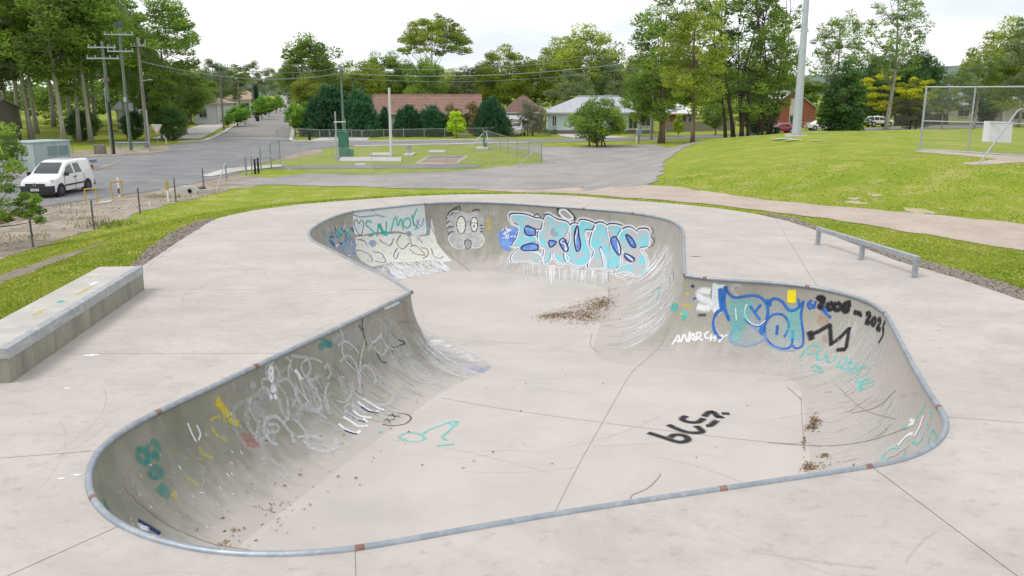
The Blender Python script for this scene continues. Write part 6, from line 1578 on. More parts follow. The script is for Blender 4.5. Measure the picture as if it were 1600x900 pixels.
# ================================================================== power poles and wires
M_WOOD = mat('grey timber pole', (.26, .235, .205), (.17, .15, .13), scale=2, rough=.9, stretch=(4, 4, .3), bump=.3)
M_PGRN = mat('green tinged pole', (.17, .23, .18), (.12, .165, .13), scale=1.5, rough=.85, stretch=(3, 3, .3))
M_INS = mat('insulator', (.45, .47, .50), (.35, .36, .38), rough=.3)
def pole(label, px_b, py_b, px_t, py_t, r0, m, arms=(), extras=True, cat='power pole', name='power_pole', Y=None, group=None):
    p = T(px_b, py_b) if Y is None else Vector((at(px_b, py_b, Y).x, Y, h1(at(px_b, py_b, Y).x, Y)))
    hh = at(px_t, py_t, p.y).z - p.z
    o = empty(name, tuple(p), 0, label, cat, group); MB().lathe([(r0, -.3), (r0 * .95, hh * .4), (r0 * .72, hh)], n=12).build('shaft', m, o, smooth=True)
    MB().lathe([(r0 * .75, hh), (r0 * .6, hh + .04)], n=12).build('cap', M_PALE, o)
    for f, L, ang in arms:
        dx, dy = math.cos(ang) * L / 2, math.sin(ang) * L / 2
        am = MB().box((0, -r0 * .9, hh * f), (L, .1, .12), rz=ang).build('cross_arm', M_PALE if m is M_PGRN else M_WOOD, o)
        for k in (-.92, -.45, .45, .92): MB().lathe([(.03, 0), (.06, .06), (.04, .10), (.06, .15), (.02, .2)], (dx * k, -r0 * .9 + dy * k, hh * f + .06), 8).build('insulator', M_INS, am, smooth=True)
    return o, p, hh
pA, a0, ah = pole('green pole with two cross arms at the left of three', 178, 242, 165, 66, .155, M_PGRN, ((.955, 2.4, .1), (.86, 2.8, .1)))
MB().tube([(.13, -.17, -.1), (.13, -.17, ah * .48)], .10, 8).build('cable_guard', M_BLACK, pA, smooth=True); MB().tube([(-.15, -.16, -.1), (-.15, -.16, ah * .6)], .035, 6).build('conduit', M_PALE, pA); MB().lathe([(.28, ah * .66), (.28, ah * .69)], n=12).build('band', mat('rusty band', (.25, .15, .12), (.2, .12, .1)), pA)
pB, b0, bh_ = pole('tallest green pole in the middle of three', 205, 236, 183, 40, .155, M_PGRN, ((.93, 2.6, .2), (.80, 2.4, .1)))
MB().box((.0, -.22, bh_ * .42), (.3, .06, .45)).build('plate', M_PALE, pB); MB().tube([(.16, -.14, 0), (.16, -.14, bh_ * .4)], .03, 6).build('conduit', M_STAR, pB)
for k in range(5): MB().lathe([(.05, 0), (.09, .12), (.06, .2), (.09, .3), (.04, .42)], (-.3 + k * .16, -.1, bh_ - .15), 8).build('fuse', mat('dark fuse', (.12, .14, .2), (.08, .09, .13)), pB, smooth=True)
pC, c0, ch = pole('grey timber pole at the right of three', 231.5, 232, 215, 60, .175, M_WOOD, ((.93, 1.2, .3),))
MB().tube([(.2, -.16, -.1), (.2, -.16, ch * .36)], .06, 6).build('cable_guard', M_PALE, pC); rod('lamp_arm', (0, -.1, ch * .62), (.9, -.3, ch * .63), .03, M_PALE, pC); MB().box((1.0, -.3, ch * .63), (.45, .2, .1)).build('lamp_head', M_PALE, pC, bevel=.03)
for k, (x, z) in enumerate(((.15, 1.0), (.75, .99))): MB().tube([(x * .2, -.1, ch * .94), (x, -.15, ch * .93), (x + .05, -.15, ch * z)], .05, 6).build('insulator_horn', M_INS, pC, smooth=True)
def wire(label, p, q, sag, r=.022, group=None):
    p, q = Vector(p), Vector(q); n = 18
    return tag(MB().tube([p.lerp(q, k / n) - Vector((0, 0, sag * 4 * (k / n) * (1 - k / n))) - p for k in range(n + 1)], r, 5).build('overhead_wire', M_STAR if r < .02 else mat('grey wire', (.30, .31, .32), (.24, .25, .26), rough=.5)), label, 'wire', group), p
def wires(label, p, q, sag, r=.022, group=None):
    o, p0 = wire(label, p, q, sag, r, group); o.location = p0
topA, topB, topC = a0 + Vector((0, -.2, ah * .955)), b0 + Vector((0, -.2, bh_ * .93)), c0 + Vector((0, -.1, ch * .95))
wires('short wire linking the two green poles', topA + Vector((.9, 0, .2)), topB + Vector((-1.0, 0, .2)), .5, .018); wires('short wire from the middle pole to the timber pole', topB + Vector((1.1, 0, .2)), topC, .6, .018); wires('slack loop hanging between the green poles', topA + Vector((-.9, 0, .2)), topB + Vector((-1.1, 0, .1)), 1.0, .016)
wires('low slack loop from the timber pole to the middle pole', c0 + Vector((0, -.2, ch * .55)), b0 + Vector((.1, -.2, bh_ * .48)), .7, .016)
pD, d0, dh = pole('green topped power pole between the two dark conifers', 537, 207, 531, 103, .17, M_PGRN, ((.97, .9, .0),), Y=108.5)
pE, e0, eh = pole('grey power pole hidden in the leafy gum', 1018, 207, 1022, 72, .16, M_WOOD, ((.97, 1.6, .0),), Y=103)
for f, g, sag, r, lb in ((.955, .985, 1.6, .026, 'upper wire from the timber pole to the green topped pole'), (.80, .90, 1.2, .045, 'thick lower wire from the timber pole to the green topped pole')): wires(lb, c0 + Vector((0, 0, ch * f)), d0 + Vector((0, 0, dh * g)), sag, r)
for f, g, sag, r, lb in ((.985, .97, 1.1, .026, 'upper wire crossing above the houses'), (.90, .86, 1.0, .045, 'thick lower wire crossing above the houses'), (.84, .80, 1.1, .02, 'lowest thin wire crossing above the houses')): wires(lb, d0 + Vector((0, 0, dh * f)), e0 + Vector((0, 0, eh * g)), sag, r)
sp = []
for px, pyb, pyt, lb in ((350, 205, 111, 'nearest timber pole along the left footpath'), (398, 185, 128, 'second timber pole along the left footpath'), (376, 190, 126, 'timber pole behind the left footpath trees'), (418, 175, 133, 'farthest timber pole along the left footpath')):
    sp.append(pole(lb, px, pyb, px - 3, pyt, .16, M_WOOD, ((.96, 2.0, .2),), group='timber poles along the street'))
for k, wd in ((-.9, 'leftmost'), (-.4, 'second'), (.4, 'third'), (.9, 'rightmost')):
    wires(wd + ' wire from the timber pole to the first street pole', c0 + Vector((k * .3, 0, ch * .9)), sp[0][1] + Vector((k, 0, sp[0][2] * .97)), 1.5, .016, 'wires along the street'); wires(wd + ' wire between the first two street poles', sp[0][1] + Vector((k, 0, sp[0][2] * .97)), sp[1][1] + Vector((k, 0, sp[1][2] * .97)), 1.6, .02, 'wires along the street poles')
# right hand wires far behind the trees
# give way sign
p, hh = pxh(247, 226, 193); o = empty('give_way_sign', tuple(p), -.25, 'red edged triangular give way sign on a thin post', 'sign')
rod('post', (0, 0.03, -.2), (0, .03, hh * .97), .03, M_PALE, o)
s_ = 62 / 100 * 1.3
tri = lambda k, y: [(-s_ * k, y, hh - .08 + (k - 1) * -.14 - .02), (s_ * k, y, hh - .08 + (k - 1) * -.14 - .02), (0, y, hh - .08 - 1.2 * s_ * 1.25 + (1 - k) * .95 * s_)]
MB().poly(tri(1, 0)).build('plate', mat('faded sign red', (.56, .26, .24), (.5, .22, .2), rough=.5), o); MB().poly(tri(.80, -.006)).build('panel', mat('sign white', (.62, .60, .60), (.55, .54, .54), rough=.5), o)
p, hh = pxh(235.5, 238, 173); o = empty('sign_post', tuple(p), 0, 'thin bare steel post left of the give way sign', 'post'); rod('post', (0, 0, -.2), (0, 0, hh), .035, M_GREY, o); MB().lathe([(.05, hh), (.02, hh + .05)], n=8).build('cap', M_PALE, o)
p, hh = pxh(996, 224, 201); o = empty('meter_box', tuple(p), 0, 'small blue grey box on a white post at the roadside', 'meter box'); MB().box((-.12, 0, hh / 2), (.12, .12, hh)).build('post', M_WHITE, o); MB().box((.12, -.03, hh * .72), (.62, .3, .62)).build('box', mat('blue grey paint', (.16, .22, .34), (.13, .19, .3), rough=.5), o, bevel=.03); rod('leg', (.15, 0, 0), (.15, 0, hh * .5), .06, M_STAR, o)
# ================================================================== houses
M_PANE = glass_mat('window glass', (.05, .06, .07)); M_FRAME = mat('window frame', (.62, .62, .60), (.55, .55, .53), rough=.5)
M_TILE = mat('pinkish red roof tiles', (.33, .195, .16), (.25, .155, .13), scale=1.2, rough=.85, bump=.3, bscale=9, c3=(.20, .15, .13), scale3=2.5, amt3=.5)
M_TILEB = mat('brown roof tiles', (.19, .12, .095), (.135, .085, .07), scale=1.5, rough=.85, bump=.3, bscale=9)
M_TIN = mat('pale grey metal roof', (.46, .48, .52), (.41, .43, .47), scale=1, rough=.45, metal=.15)
M_PBLUE = mat('pale blue weatherboard', (.50, .58, .60), (.46, .54, .56), scale=1, rough=.7); M_PMINT = mat('pale mint weatherboard', (.58, .70, .68), (.53, .66, .63), scale=1, rough=.7)
M_CREAM = mat('cream render', (.62, .56, .48), (.56, .50, .43), rough=.8); M_REND = mat('white render', (.68, .69, .70), (.62, .63, .64), rough=.8)
M_BRICK = mat('red brick', (.32, .115, .075), (.25, .09, .06), scale=5, rough=.9, c3=(.38, .2, .15), scale3=12, amt3=.4)
M_FASC = mat('fascia', (.50, .48, .45), (.44, .42, .40), rough=.6)
def house(name, label, px_l, px_r, Y, eave, ridge, depth, wall, roof_m, kind='hip', wins=(), rz=0.0, ov=.55, base_m=None, extra=None, doors=()):
    """a house whose front wall spans two pixels at distance Y; heights above its own ground"""
    xl, xr = at(px_l, 200, Y).x, at(px_r, 200, Y).x; w = xr - xl; cx = (xl + xr) / 2
    z0 = h1(cx, Y); o = empty(name, (cx, Y, z0), rz, label, 'house')
    MB().box((0, depth / 2, eave / 2 - .2), (w, depth, eave + .4)).build('wall', wall, o)
    if base_m: MB().box((0, -.02 + depth / 2, .2), (w + .06, depth + .06, .6)).build('base_course', base_m, o)
    W2, D0, D1 = w / 2 + ov, -ov, depth + ov; dm = depth / 2; mb = MB()
    if kind == 'hip':
        k = min(W2 - .3, dm + ov); rp = [(-W2 + k, dm, ridge), (W2 - k, dm, ridge)]
        e = [(-W2, D0, eave), (W2, D0, eave), (W2, D1, eave), (-W2, D1, eave)]
        mb.poly([e[0], e[1], rp[1], rp[0]]); mb.poly([e[1], e[2], rp[1]]); mb.poly([e[2], e[3], rp[0], rp[1]]); mb.poly([e[3], e[0], rp[0]]); mb.poly(e[::-1])
    elif kind == 'gable_x':
        for y0, s in ((D0, 1), (D1, -1)): mb.poly([(-W2, y0, eave), (W2, y0, eave), (W2, dm, ridge), (-W2, dm, ridge)][::s]); 
        for y0, s in ((D0, 1), (D1, -1)): mb.poly([(-W2, y0, eave - .12), (W2, y0, eave - .12), (W2, dm, ridge - .12), (-W2, dm, ridge - .12)][::-s])
        for x in (-W2, W2):
            mb.poly([(x, D0, eave), (x, dm, ridge), (x, dm, ridge - .12), (x, D0, eave - .12)]); mb.poly([(x, D1, eave), (x, dm, ridge), (x, dm, ridge - .12), (x, D1, eave - .12)])
        mb.poly([(-W2, D0, eave), (W2, D0, eave), (W2, D0, eave - .12), (-W2, D0, eave - .12)])
        for x in (-w / 2, w / 2): MB().poly([(x, 0, eave), (x, depth, eave), (x, dm, ridge - .15)]).build('gable', wall, o)
    else:   # gable towards the viewer
        for s in (-1, 1): mb.poly([(s * W2, D0, eave), (0, D0, ridge), (0, D1, ridge), (s * W2, D1, eave)]); mb.poly([(s * W2, D0, eave - .14), (0, D0, ridge - .14), (0, D1, ridge - .14), (s * W2, D1, eave - .14)]); mb.poly([(s * W2, D0, eave), (0, D0, ridge), (0, D0, ridge - .14), (s * W2, D0, eave - .14)])
        MB().poly([(-w / 2, 0, eave), (w / 2, 0, eave), (0, 0, ridge - .2)]).poly([(-w / 2, depth, eave), (w / 2, depth, eave), (0, depth, ridge - .2)]).build('gable', wall, o)
    rf = mb.build('roof', roof_m, o)
    if kind != 'gable_y':
        MB().box((0, D0 - .05, eave - .08), (2 * W2, .12, .18)).build('gutter', M_FASC, o)
        for x in (-w / 2 + .12, w / 2 - .12): MB().box((x, -.08, eave / 2), (.09, .09, eave)).build('downpipe', M_FASC, o)
        rg = (0, 0) if kind == 'hip' else (0, 0)
        MB().tube([(-W2 + (min(W2 - .3, dm + ov) if kind == 'hip' else 0), dm, ridge + .03), (W2 - (min(W2 - .3, dm + ov) if kind == 'hip' else 0), dm, ridge + .03)], .11, 6).build('ridge_cap', roof_m, rf)
    if roof_m in (M_TILE, M_TIN) and w > 10:      # tile courses or sheet ribs on the slope that faces the viewer
        dm2 = dm + ov; sl = math.hypot(dm2, ridge - eave); an = math.atan2(ridge - eave, dm2); nn = 12 if roof_m is M_TILE else int(2 * W2 / .9)
        for k in range(1, nn):
            if roof_m is M_TILE: MB().box((0, D0 + dm2 * k / nn, eave + (ridge - eave) * k / nn + .02), (2 * W2, .05, .035)).build('tile_course', roof_m, rf)
            else:
                x = -W2 + 2 * W2 * k / nn; kk = min(1, (W2 - abs(x)) / max(.1, min(W2 - .3, dm2)))
                if kk > .1: MB().tube([(x, D0, eave + .02), (x, D0 + dm2 * kk, eave + (ridge - eave) * kk + .02)], .03, 4).build('roof_rib', roof_m, rf)
    for fx, z, ww, wh in wins:
        x = fx * w; f = MB().box((x, -.03, z), (ww + .16, .1, wh + .16)).build('window', M_FRAME, o)
        MB().box((x - ww / 4 - .01, -.065, z), (ww / 2 - .05, .05, wh)).build('pane', M_PANE, f); MB().box((x + ww / 4 + .01, -.065, z), (ww / 2 - .05, .05, wh)).build('pane', M_PANE, f); MB().box((x, -.1, z - wh / 2 - .1), (ww + .26, .16, .06)).build('sill', M_FRAME, f)
    for fx, m in doors:
        d = MB().box((fx * w, -.03, 1.05), (.95, .09, 2.1)).build('door', m, o); MB().box((fx * w + .35, -.09, 1.0), (.05, .06, .12)).build('handle', M_PALE, d)
    return o
M_DOORB = mat('brown door', (.2, .12, .08), (.16, .1, .07))
house('red_roof_house', 'long house with pinkish red tiled gable roof', 583, 746, 119, 2.85, 5.35, 7.5, M_PBLUE, M_TILE, 'gable_x', ((-.42, 1.6, 1.6, 1.3), (-.2, 1.6, 1.8, 1.3), (.1, 1.6, 1.8, 1.3), (.35, 1.6, 1.8, 1.3)), doors=((-.05, M_DOORB),), base_m=M_FASC)
house('brown_roof_house', 'small cream house with brown tiled hip roof', 788, 848, 125, 2.9, 5.3, 7.0, M_CREAM, M_TILEB, 'hip', ((.1, 1.6, 1.6, 1.2),), doors=((.3, M_DOORB),))
ho = house('mint_house', 'mint green weatherboard house with pale metal hip roof', 856, 1022, 119, 2.95, 5.1, 9.0, M_PMINT, M_TIN, 'hip', ((-.44, 1.75, .5, 1.3), (-.17, 1.75, 1.7, 1.2), (.3, 1.6, 1.2, 1.7), (.42, 1.7, 1.2, 1.2)), doors=((.18, M_DOORB),), base_m=mat('grey brick base', (.2, .18, .16), (.15, .14, .125)))
MB().tube([(-7.2, 1.2, 3.2), (-7.2, 1.2, 4.3)], .06, 8).build('vent_pipe', M_PALE, ho)
house('small_brick_house', 'brick house with white roof behind the timber fence', 1042, 1086, 132, 2.5, 3.9, 7, M_BRICK, mat('white roof', (.66, .66, .68), (.6, .6, .62)), 'hip', ((.0, 1.5, 1.6, 1.1), (.36, 1.4, 1.0, 1.0)))
bh2 = house('brick_gable_house', 'red brick house with a cream gable panel behind the light pole', 1202, 1272, 138, 3.1, 6.0, 10, M_BRICK, M_FASC, 'gable_y', ((.04, 1.2, 1.5, 1.4),), ov=.3)
MB().box((.3, -.04, 3.4), (1.7, .06, 2.6)).build('cream_panel', M_CREAM, bh2)
house('grey_roof_house', 'low cream house with grey roof seen through the backstop fence', 1478, 1560, 160, 3.0, 5.4, 9, M_CREAM, mat('dark grey roof', (.30, .30, .34), (.26, .26, .29)), 'hip', ((-.2, 1.6, 2, 1.2), (.2, 1.6, 2, 1.2)))
house('blue_roof_house', 'house with pale blue grey roof at the far right edge', 1568, 1680, 145, 3.2, 5.6, 9, M_CREAM, M_TIN, 'hip', ((-.3, 1.6, 2, 1.2), (.2, 1.6, 2, 1.2)))
house('white_house', 'white rendered house among the trees left of the street', 304, 342, 150, 3.6, 4.7, 9, M_REND, mat('salmon roof', (.42, .30, .25), (.36, .26, .22)), 'hip', ((-.1, 1.7, 1.3, 1.0),), base_m=None)
house('far_house', 'far pale house with salmon roof behind the street trees', 352, 400, 215, 3.2, 5.6, 10, M_REND, MATS['salmon roof'], 'hip', ((-.2, 1.6, 2, 1.2), (.2, 1.6, 2, 1.2)))
house('white_shed', 'small white shed between the power poles', 184, 203, 128, 3.2, 4.4, 5, M_REND, M_TIN, 'gable_x', ((.1, 1.6, .9, .9),))
so = house('grey_shed', 'brown grey corrugated shed at the left edge', -150, -18, 92, 3.9, 4.9, 6, mat('corrugated shed wall', (.20, .18, .155), (.17, .155, .135), scale=1, rough=.7), mat('shed roof', (.26, .25, .25), (.22, .21, .21), rough=.6), 'gable_x', ov=.25)
for k in range(29): MB().box((-4.3 + k * .3, -.02, 2.0), (.1, .04, 4.1)).build('rib', MATS['corrugated shed wall'], so)
# carport of the brown roofed house
p = at(806, 195, 117); z0 = h1(p.x, 117); o = empty('carport', (p.x, 117, z0), 0, 'sagging pale carport roof over the parked ute', 'carport')
mb = MB(); mb.poly([(-1.6, -1.5, 2.2), (1.7, -1.5, 2.0), (1.7, 2.5, 2.5), (-1.6, 2.5, 2.6)]); mb.poly([(-1.6, -1.5, 2.14), (1.7, -1.5, 1.94), (1.7, 2.5, 2.44), (-1.6, 2.5, 2.54)]); mb.build('roof_sheet', M_TIN, o)
for x, y in ((-1.5, -1.4), (1.6, -1.4), (-1.5, 2.4), (1.6, 2.4)): MB().box((x, y, 1.05), (.09, .09, 2.2)).build('post', M_STAR, o)
# paling fence and post-and-rail fence
def paling(label, px0, px1, Y0, Y1, hgt, m, w=.16):
    a, b = at(px0, 200, Y0), at(px1, 200, Y1); a.z, b.z = h1(a.x, Y0), h1(b.x, Y1); d = b - a; n = int(d.length / w); o = empty('paling_fence', tuple(a), math.atan2(d.y, d.x), label, 'fence'); L = math.hypot(d.x, d.y)
    me = None
    for k in range(n):
        if me is None: q = MB().box((0, 0, hgt / 2), (w * .92, .02, hgt)).build('paling', m, o); me = q.data
        else: q = link(bpy.data.objects.new('paling', me), o)
        q.location = (w * (k + .5), 0, d.z * k / n + rnd.uniform(-.03, .03))
    for z in (.3, hgt - .3): MB().box((L / 2, .05, z + d.z / 2), (L, .05, .09)).build('rail', m, o)
paling('grey timber paling fence below the small brick house', 1040, 1150, 124, 130, 1.5, mat('grey palings', (.34, .30, .27), (.25, .22, .2), scale=3, rough=.9), .3)
paling('dark timber paling fence behind the white car', 1395, 1480, 142, 150, 1.8, mat('dark palings', (.12, .11, .10), (.08, .075, .07), scale=3, rough=.9), .3)
def rail_fence(label, px0, px1, Y0, Y1, n, hgt, m):
    a, b = at(px0, 200, Y0), at(px1, 200, Y1); a.z, b.z = h1(a.x, Y0), h1(b.x, Y1); d = b - a; o = empty('rail_fence', tuple(a), 0, label, 'fence')
    for k in range(n + 1): MB().box(tuple(d * (k / n) + Vector((0, 0, hgt / 2))), (.14, .14, hgt + .1)).build('post', m, o)
    for z in (.35, .65, .95): rod('rail', Vector((0, 0, hgt * z)), d + Vector((0, 0, hgt * z)), .055, m, o, 6)
rail_fence('weathered post and rail fence in front of the brick gable house', 1166, 1285, 124, 130, 9, 1.25, mat('weathered rail timber', (.36, .33, .30), (.28, .26, .23), rough=.9))

# ================================================================== vehicles
M_TYRE = mat('tyre rubber', (.02, .02, .022), (.03, .03, .032), rough=.85); M_RIM = mat('wheel steel', (.10, .10, .11), (.07, .07, .08), rough=.5, metal=.4); M_ALLOY = mat('alloy wheel', (.5, .5, .52), (.4, .4, .42), rough=.35, metal=.6)
M_DKPL = mat('dark bumper plastic', (.035, .038, .045), (.03, .033, .04), rough=.6); M_LAMP = mat('headlamp glass', (.55, .57, .6), (.4, .42, .45), scale=8, rough=.12, spec=.8); M_TAIL = mat('tail lamp', (.4, .02, .02), (.35, .02, .02), rough=.2)
M_VGLASS = mat('car glass', (.05, .058, .065), (.04, .046, .05), rough=.05, spec=.9)
def car_paint(name, c): 
    m = mat(name, c, tuple(k * .96 for k in c), scale=1, rough=.28, spec=.6); m.node_tree.nodes['Principled BSDF'].inputs['Coat Weight'].default_value = .6; return m
def vehicle(name, label, loc, rz, st, paint, wheels, wr, windows, shield=None, rear=None, cat='car', rim=M_ALLOY, bumper=True, lights=True):
    """body lofted through stations (x, z_bottom, z_belt, z_top, half_bottom, half_belt, half_top), nose at +x"""
    o = empty(name, loc, rz, label, cat); mb = MB(); n = 12
    for x, zb, zs, zt, wb, ws, wt in st:
        ring = [(wb * .82, zb), (wb, zb + .05), (ws, zb + (zs - zb) * .45), (ws * .985, zs), (wt + (ws - wt) * .12, zt - min(.09, (zt - zs) * .3)), (wt * .86, zt)]
        for y, z in ring: mb.v.append((x, y, z))
        for y, z in ring[::-1]: mb.v.append((x, -y, z))
    for i in range(len(st) - 1):
        for k in range(n):
            k2 = (k + 1) % n; mb.face((i * n + k, i * n + k2, (i + 1) * n + k2, (i + 1) * n + k))
    mb.face(range(n)); mb.face([(len(st) - 1) * n + k for k in range(n)])
    mb.build('body', paint, o, smooth=True, sharp=34)
    X = [s[0] for s in st][::-1]
    def I(x, k): return float(np.interp(x, X, [s[k] for s in st][::-1]))
    def side(x, f, s, out=.012):
        zs, zt = I(x, 2), I(x, 3); ws, wt = I(x, 5) * .985, I(x, 6); wt2 = wt + (I(x, 5) - wt) * .12; z1 = zt - min(.09, (zt - zs) * .3)
        return (x, s * (ws + (wt2 - ws) * f + out), zs + (z1 - zs) * f)
    for s in (-1, 1):
        for poly in windows: MB().poly([side(x, f, s) for x, f in poly]).build('window', M_VGLASS, o)
    if shield:
        (xa, xb) = shield; mb = MB(); xq = [xa] + [s[0] for s in st if xb < s[0] < xa] + [xb]
        nn = Vector((I(xb, 3) - I(xa, 3), 0, xa - xb)).normalized() * .014
        for q0, q1 in zip(xq, xq[1:]):
            wa, wb_ = I(q0, 6) * .84, I(q1, 6) * .84; mb.poly([Vector((q0, -wa, I(q0, 3))) + nn, Vector((q0, wa, I(q0, 3))) + nn, Vector((q1, wb_, I(q1, 3))) + nn, Vector((q1, -wb_, I(q1, 3))) + nn])
        mb.build('windscreen', M_VGLASS, o)
    if rear:
        (xa, xb) = rear; wa, wb_ = I(xa, 6) * .8, I(xb, 6) * .85; MB().poly([(xa - .012, -wa, I(xa, 3) - .06), (xa - .012, wa, I(xa, 3) - .06), (xb - .03, wb_, I(xb, 2) + .05), (xb - .03, -wb_, I(xb, 2) + .05)]).build('rear_window', M_VGLASS, o)
    for x in wheels:
        for s in (-1, 1):
            yy = s * (I(x, 5) - .10)
            MB().lathe([(wr * 1.16, -.11), (wr * 1.16, .115)], (x, yy, wr * 1.02), 20, 'y').build('wheel_arch', M_DKPL, o)
            w = MB().lathe([(wr * .62, -.11), (wr * .93, -.115), (wr, -.07), (wr, .07), (wr * .93, .125), (wr * .62, .128)], (x, yy, wr), 20, 'y').build('wheel', M_TYRE, o, smooth=True, sharp=50)
            MB().lathe([(wr * .16, s * .142), (wr * .6, s * .134), (wr * .62, s * .10)][::1], (x, yy, wr), 16, 'y').build('rim', rim, w, smooth=True, sharp=40)
    return o, I, side
VAN_ST = [(2.20, .36, .60, .74, .66, .70, .60), (2.14, .24, .66, .86, .80, .82, .70), (1.92, .22, .80, .98, .84, .87, .76), (1.55, .22, .96, 1.07, .86, .89, .80), (1.18, .22, 1.04, 1.14, .86, .895, .80), (.78, .22, 1.07, 1.46, .86, .90, .74), (.40, .22, 1.08, 1.72, .86, .90, .68), (.05, .22, 1.08, 1.80, .86, .90, .68), (-.9, .22, 1.08, 1.83, .86, .90, .69), (-1.8, .22, 1.08, 1.80, .86, .90, .69), (-2.1, .30, 1.06, 1.72, .85, .885, .67), (-2.2, .40, 1.0, 1.45, .80, .85, .66)]
pv = T(98, 306)
van, VI, vside = vehicle('parked_van', 'white delivery van with dark bumper parked on the side road', (pv.x - .62, pv.y + .9, h1(pv.x, pv.y) + .03), R(-91), VAN_ST, car_paint('white van paint', (.80, .80, .80)), (1.38, -1.32), .325,
    ([(.98, .06), (.50, .82), (.02, .86), (-.02, .06)], [(-.17, .05), (-.17, .84), (-.72, .84), (-.86, .05)]), (1.14, .44), (-2.05, -2.2), 'van', M_RIM)
mb = MB()
for x, w in ((2.27, .62), (2.21, .80), (1.95, .875)):
    for z in (.20, .30, .56, .62): mb.v.append((x - (.02 if z in (.2, .62) else 0), w, z))
    for z in (.62, .56, .30, .20): mb.v.append((x - (.02 if z in (.2, .62) else 0), -w, z))
for i in range(2):
    for k in range(8): mb.face((i * 8 + k, i * 8 + (k + 1) % 8, (i + 1) * 8 + (k + 1) % 8, (i + 1) * 8 + k))
mb.face(range(8)); bmp = mb.build('front_bumper', M_DKPL, van, smooth=True, sharp=40)
MB().box((2.285, 0, .43), (.015, .42, .12)).build('number_plate', M_WHITE, bmp); 
for k in range(6): MB().box((2.294, -.15 + k * .06, .43), (.006, .03, .06)).build('plate_mark', M_STAR, bmp)
MB().box((2.215, 0, .69), (.05, 1.02, .11)).build('grille', M_DKPL, van, bevel=.01); bd = MB().lathe([(.085, 0), (.085, .02)], (2.245, 0, .70), 18, 'x').build('badge', M_ALLOY, van, smooth=True, sharp=40); MB().lathe([(.055, 0), (.055, .006)], (2.264, 0, .70), 18, 'x').build('badge_centre', M_DKPL, bd)
for s in (-1, 1):
    MB().poly([(2.20, s * .53, .66), (2.08, s * .83, .70), (1.86, s * .875, .90), (2.02, s * .74, .92), (2.16, s * .55, .80)]).build('headlight', M_LAMP, van)
    MB().box((.92, s * 1.0, 1.14), (.14, .2, .2)).build('mirror', M_DKPL, van, bevel=.03); MB().box((-.1, s * .915, .55), (2.2, .03, .07)).build('side_strip', M_DKPL, van); MB().box((-2.12, s * .80, 1.15), (.12, .10, .45)).build('tail_light', M_TAIL, van)
    for x in (.02, -.16): MB().box((x, s * .915, .92), (.14, .03, .04)).build('door_handle', M_DKPL, van)
    for x in (.98, -.09, -1.0): MB().box((x, s * .902, .66), (.012, .012, .75)).build('door_gap', M_DKPL, van)
MB().box((-2.2, 0, .42), (.12, 1.7, .28)).build('rear_bumper', M_DKPL, van, bevel=.03)
SUV_ST = [(2.3, .4, .7, .8, .7, .75, .6), (2.15, .3, .85, .98, .85, .88, .76), (1.3, .3, 1.0, 1.1, .88, .92, .8), (.95, .3, 1.03, 1.2, .88, .92, .74), (.4, .3, 1.05, 1.68, .88, .92, .66), (-.6, .3, 1.05, 1.76, .88, .92, .68), (-1.8, .3, 1.05, 1.70, .88, .92, .68), (-2.2, .34, 1.0, 1.2, .86, .9, .66), (-2.3, .45, .9, 1.0, .8, .85, .6)]
WIN4 = ([(.82, .08), (.40, .8), (-.35, .85), (-.35, .06)], [(-.45, .06), (-.45, .85), (-1.25, .85), (-1.25, .06)], [(-1.33, .06), (-1.33, .85), (-1.75, .8), (-1.95, .2)])
def lights(v, I, xf, xr, zf=.78, zr=.95):
    for s in (-1, 1): MB().box((xf, s * .68, zf), (.1, .3, .16)).build('headlight', M_LAMP, v, bevel=.02); MB().box((xr, s * .76, zr), (.1, .2, .2)).build('tail_light', M_TAIL, v, bevel=.02)
def park(fn_name, label, px, py, Y, ang, st, paint, wheels, wr, win, shield, rear, cat):
    p = at(px, py, Y); v, I, sd_ = vehicle(fn_name, label, (p.x, Y, h1(p.x, Y) + .04), ang, st, paint, wheels, wr, win, shield, rear, cat); lights(v, I, st[0][0] - .02, st[-1][0] + .02); return v
sv = park('parked_suv', 'white four wheel drive parked beside the airy gum', 1372, 200, 140, R(8), SUV_ST, MATS['white van paint'], (1.4, -1.35), .38, WIN4, (.92, .44), (-1.85, -2.2), 'car')
for s in (-1, 1): MB().box((0, s * .925, .45), (3.6, .03, .22)).build('sill_cladding', M_DKPL, sv)
SED_ST = [(2.2, .35, .58, .68, .68, .72, .6), (2.05, .25, .68, .80, .8, .84, .72), (1.1, .24, .84, .95, .84, .88, .76), (.85, .24, .88, 1.0, .84, .88, .7), (.1, .24, .9, 1.40, .84, .88, .58), (-.9, .24, .9, 1.42, .84, .88, .58), (-1.6, .26, .9, 1.08, .84, .88, .68), (-2.15, .32, .84, 1.02, .8, .85, .7), (-2.25, .42, .72, .85, .74, .8, .62)]
WINS = ([(.72, .1), (.12, .82), (-.35, .85), (-.35, .08)], [(-.43, .08), (-.43, .85), (-.88, .82), (-1.35, .15)])
park('parked_car', 'red car parked in front of the brick gable house', 1219, 198, 122, R(186), SED_ST, car_paint('red car paint', (.42, .02, .05)), (1.35, -1.3), .33, WINS, (.83, .14), (-.95, -1.55), 'car')
park('parked_car', 'small white car half hidden right of the red car', 1283, 198, 129, R(4), SED_ST, MATS['white van paint'], (1.35, -1.3), .33, WINS, (.83, .14), (-.95, -1.55), 'car')
park('parked_car', 'dark blue car far up the street', 443, 170, 255, R(102), SED_ST, car_paint('navy car paint', (.02, .03, .10)), (1.35, -1.3), .33, WINS, (.83, .14), (-.95, -1.55), 'car')
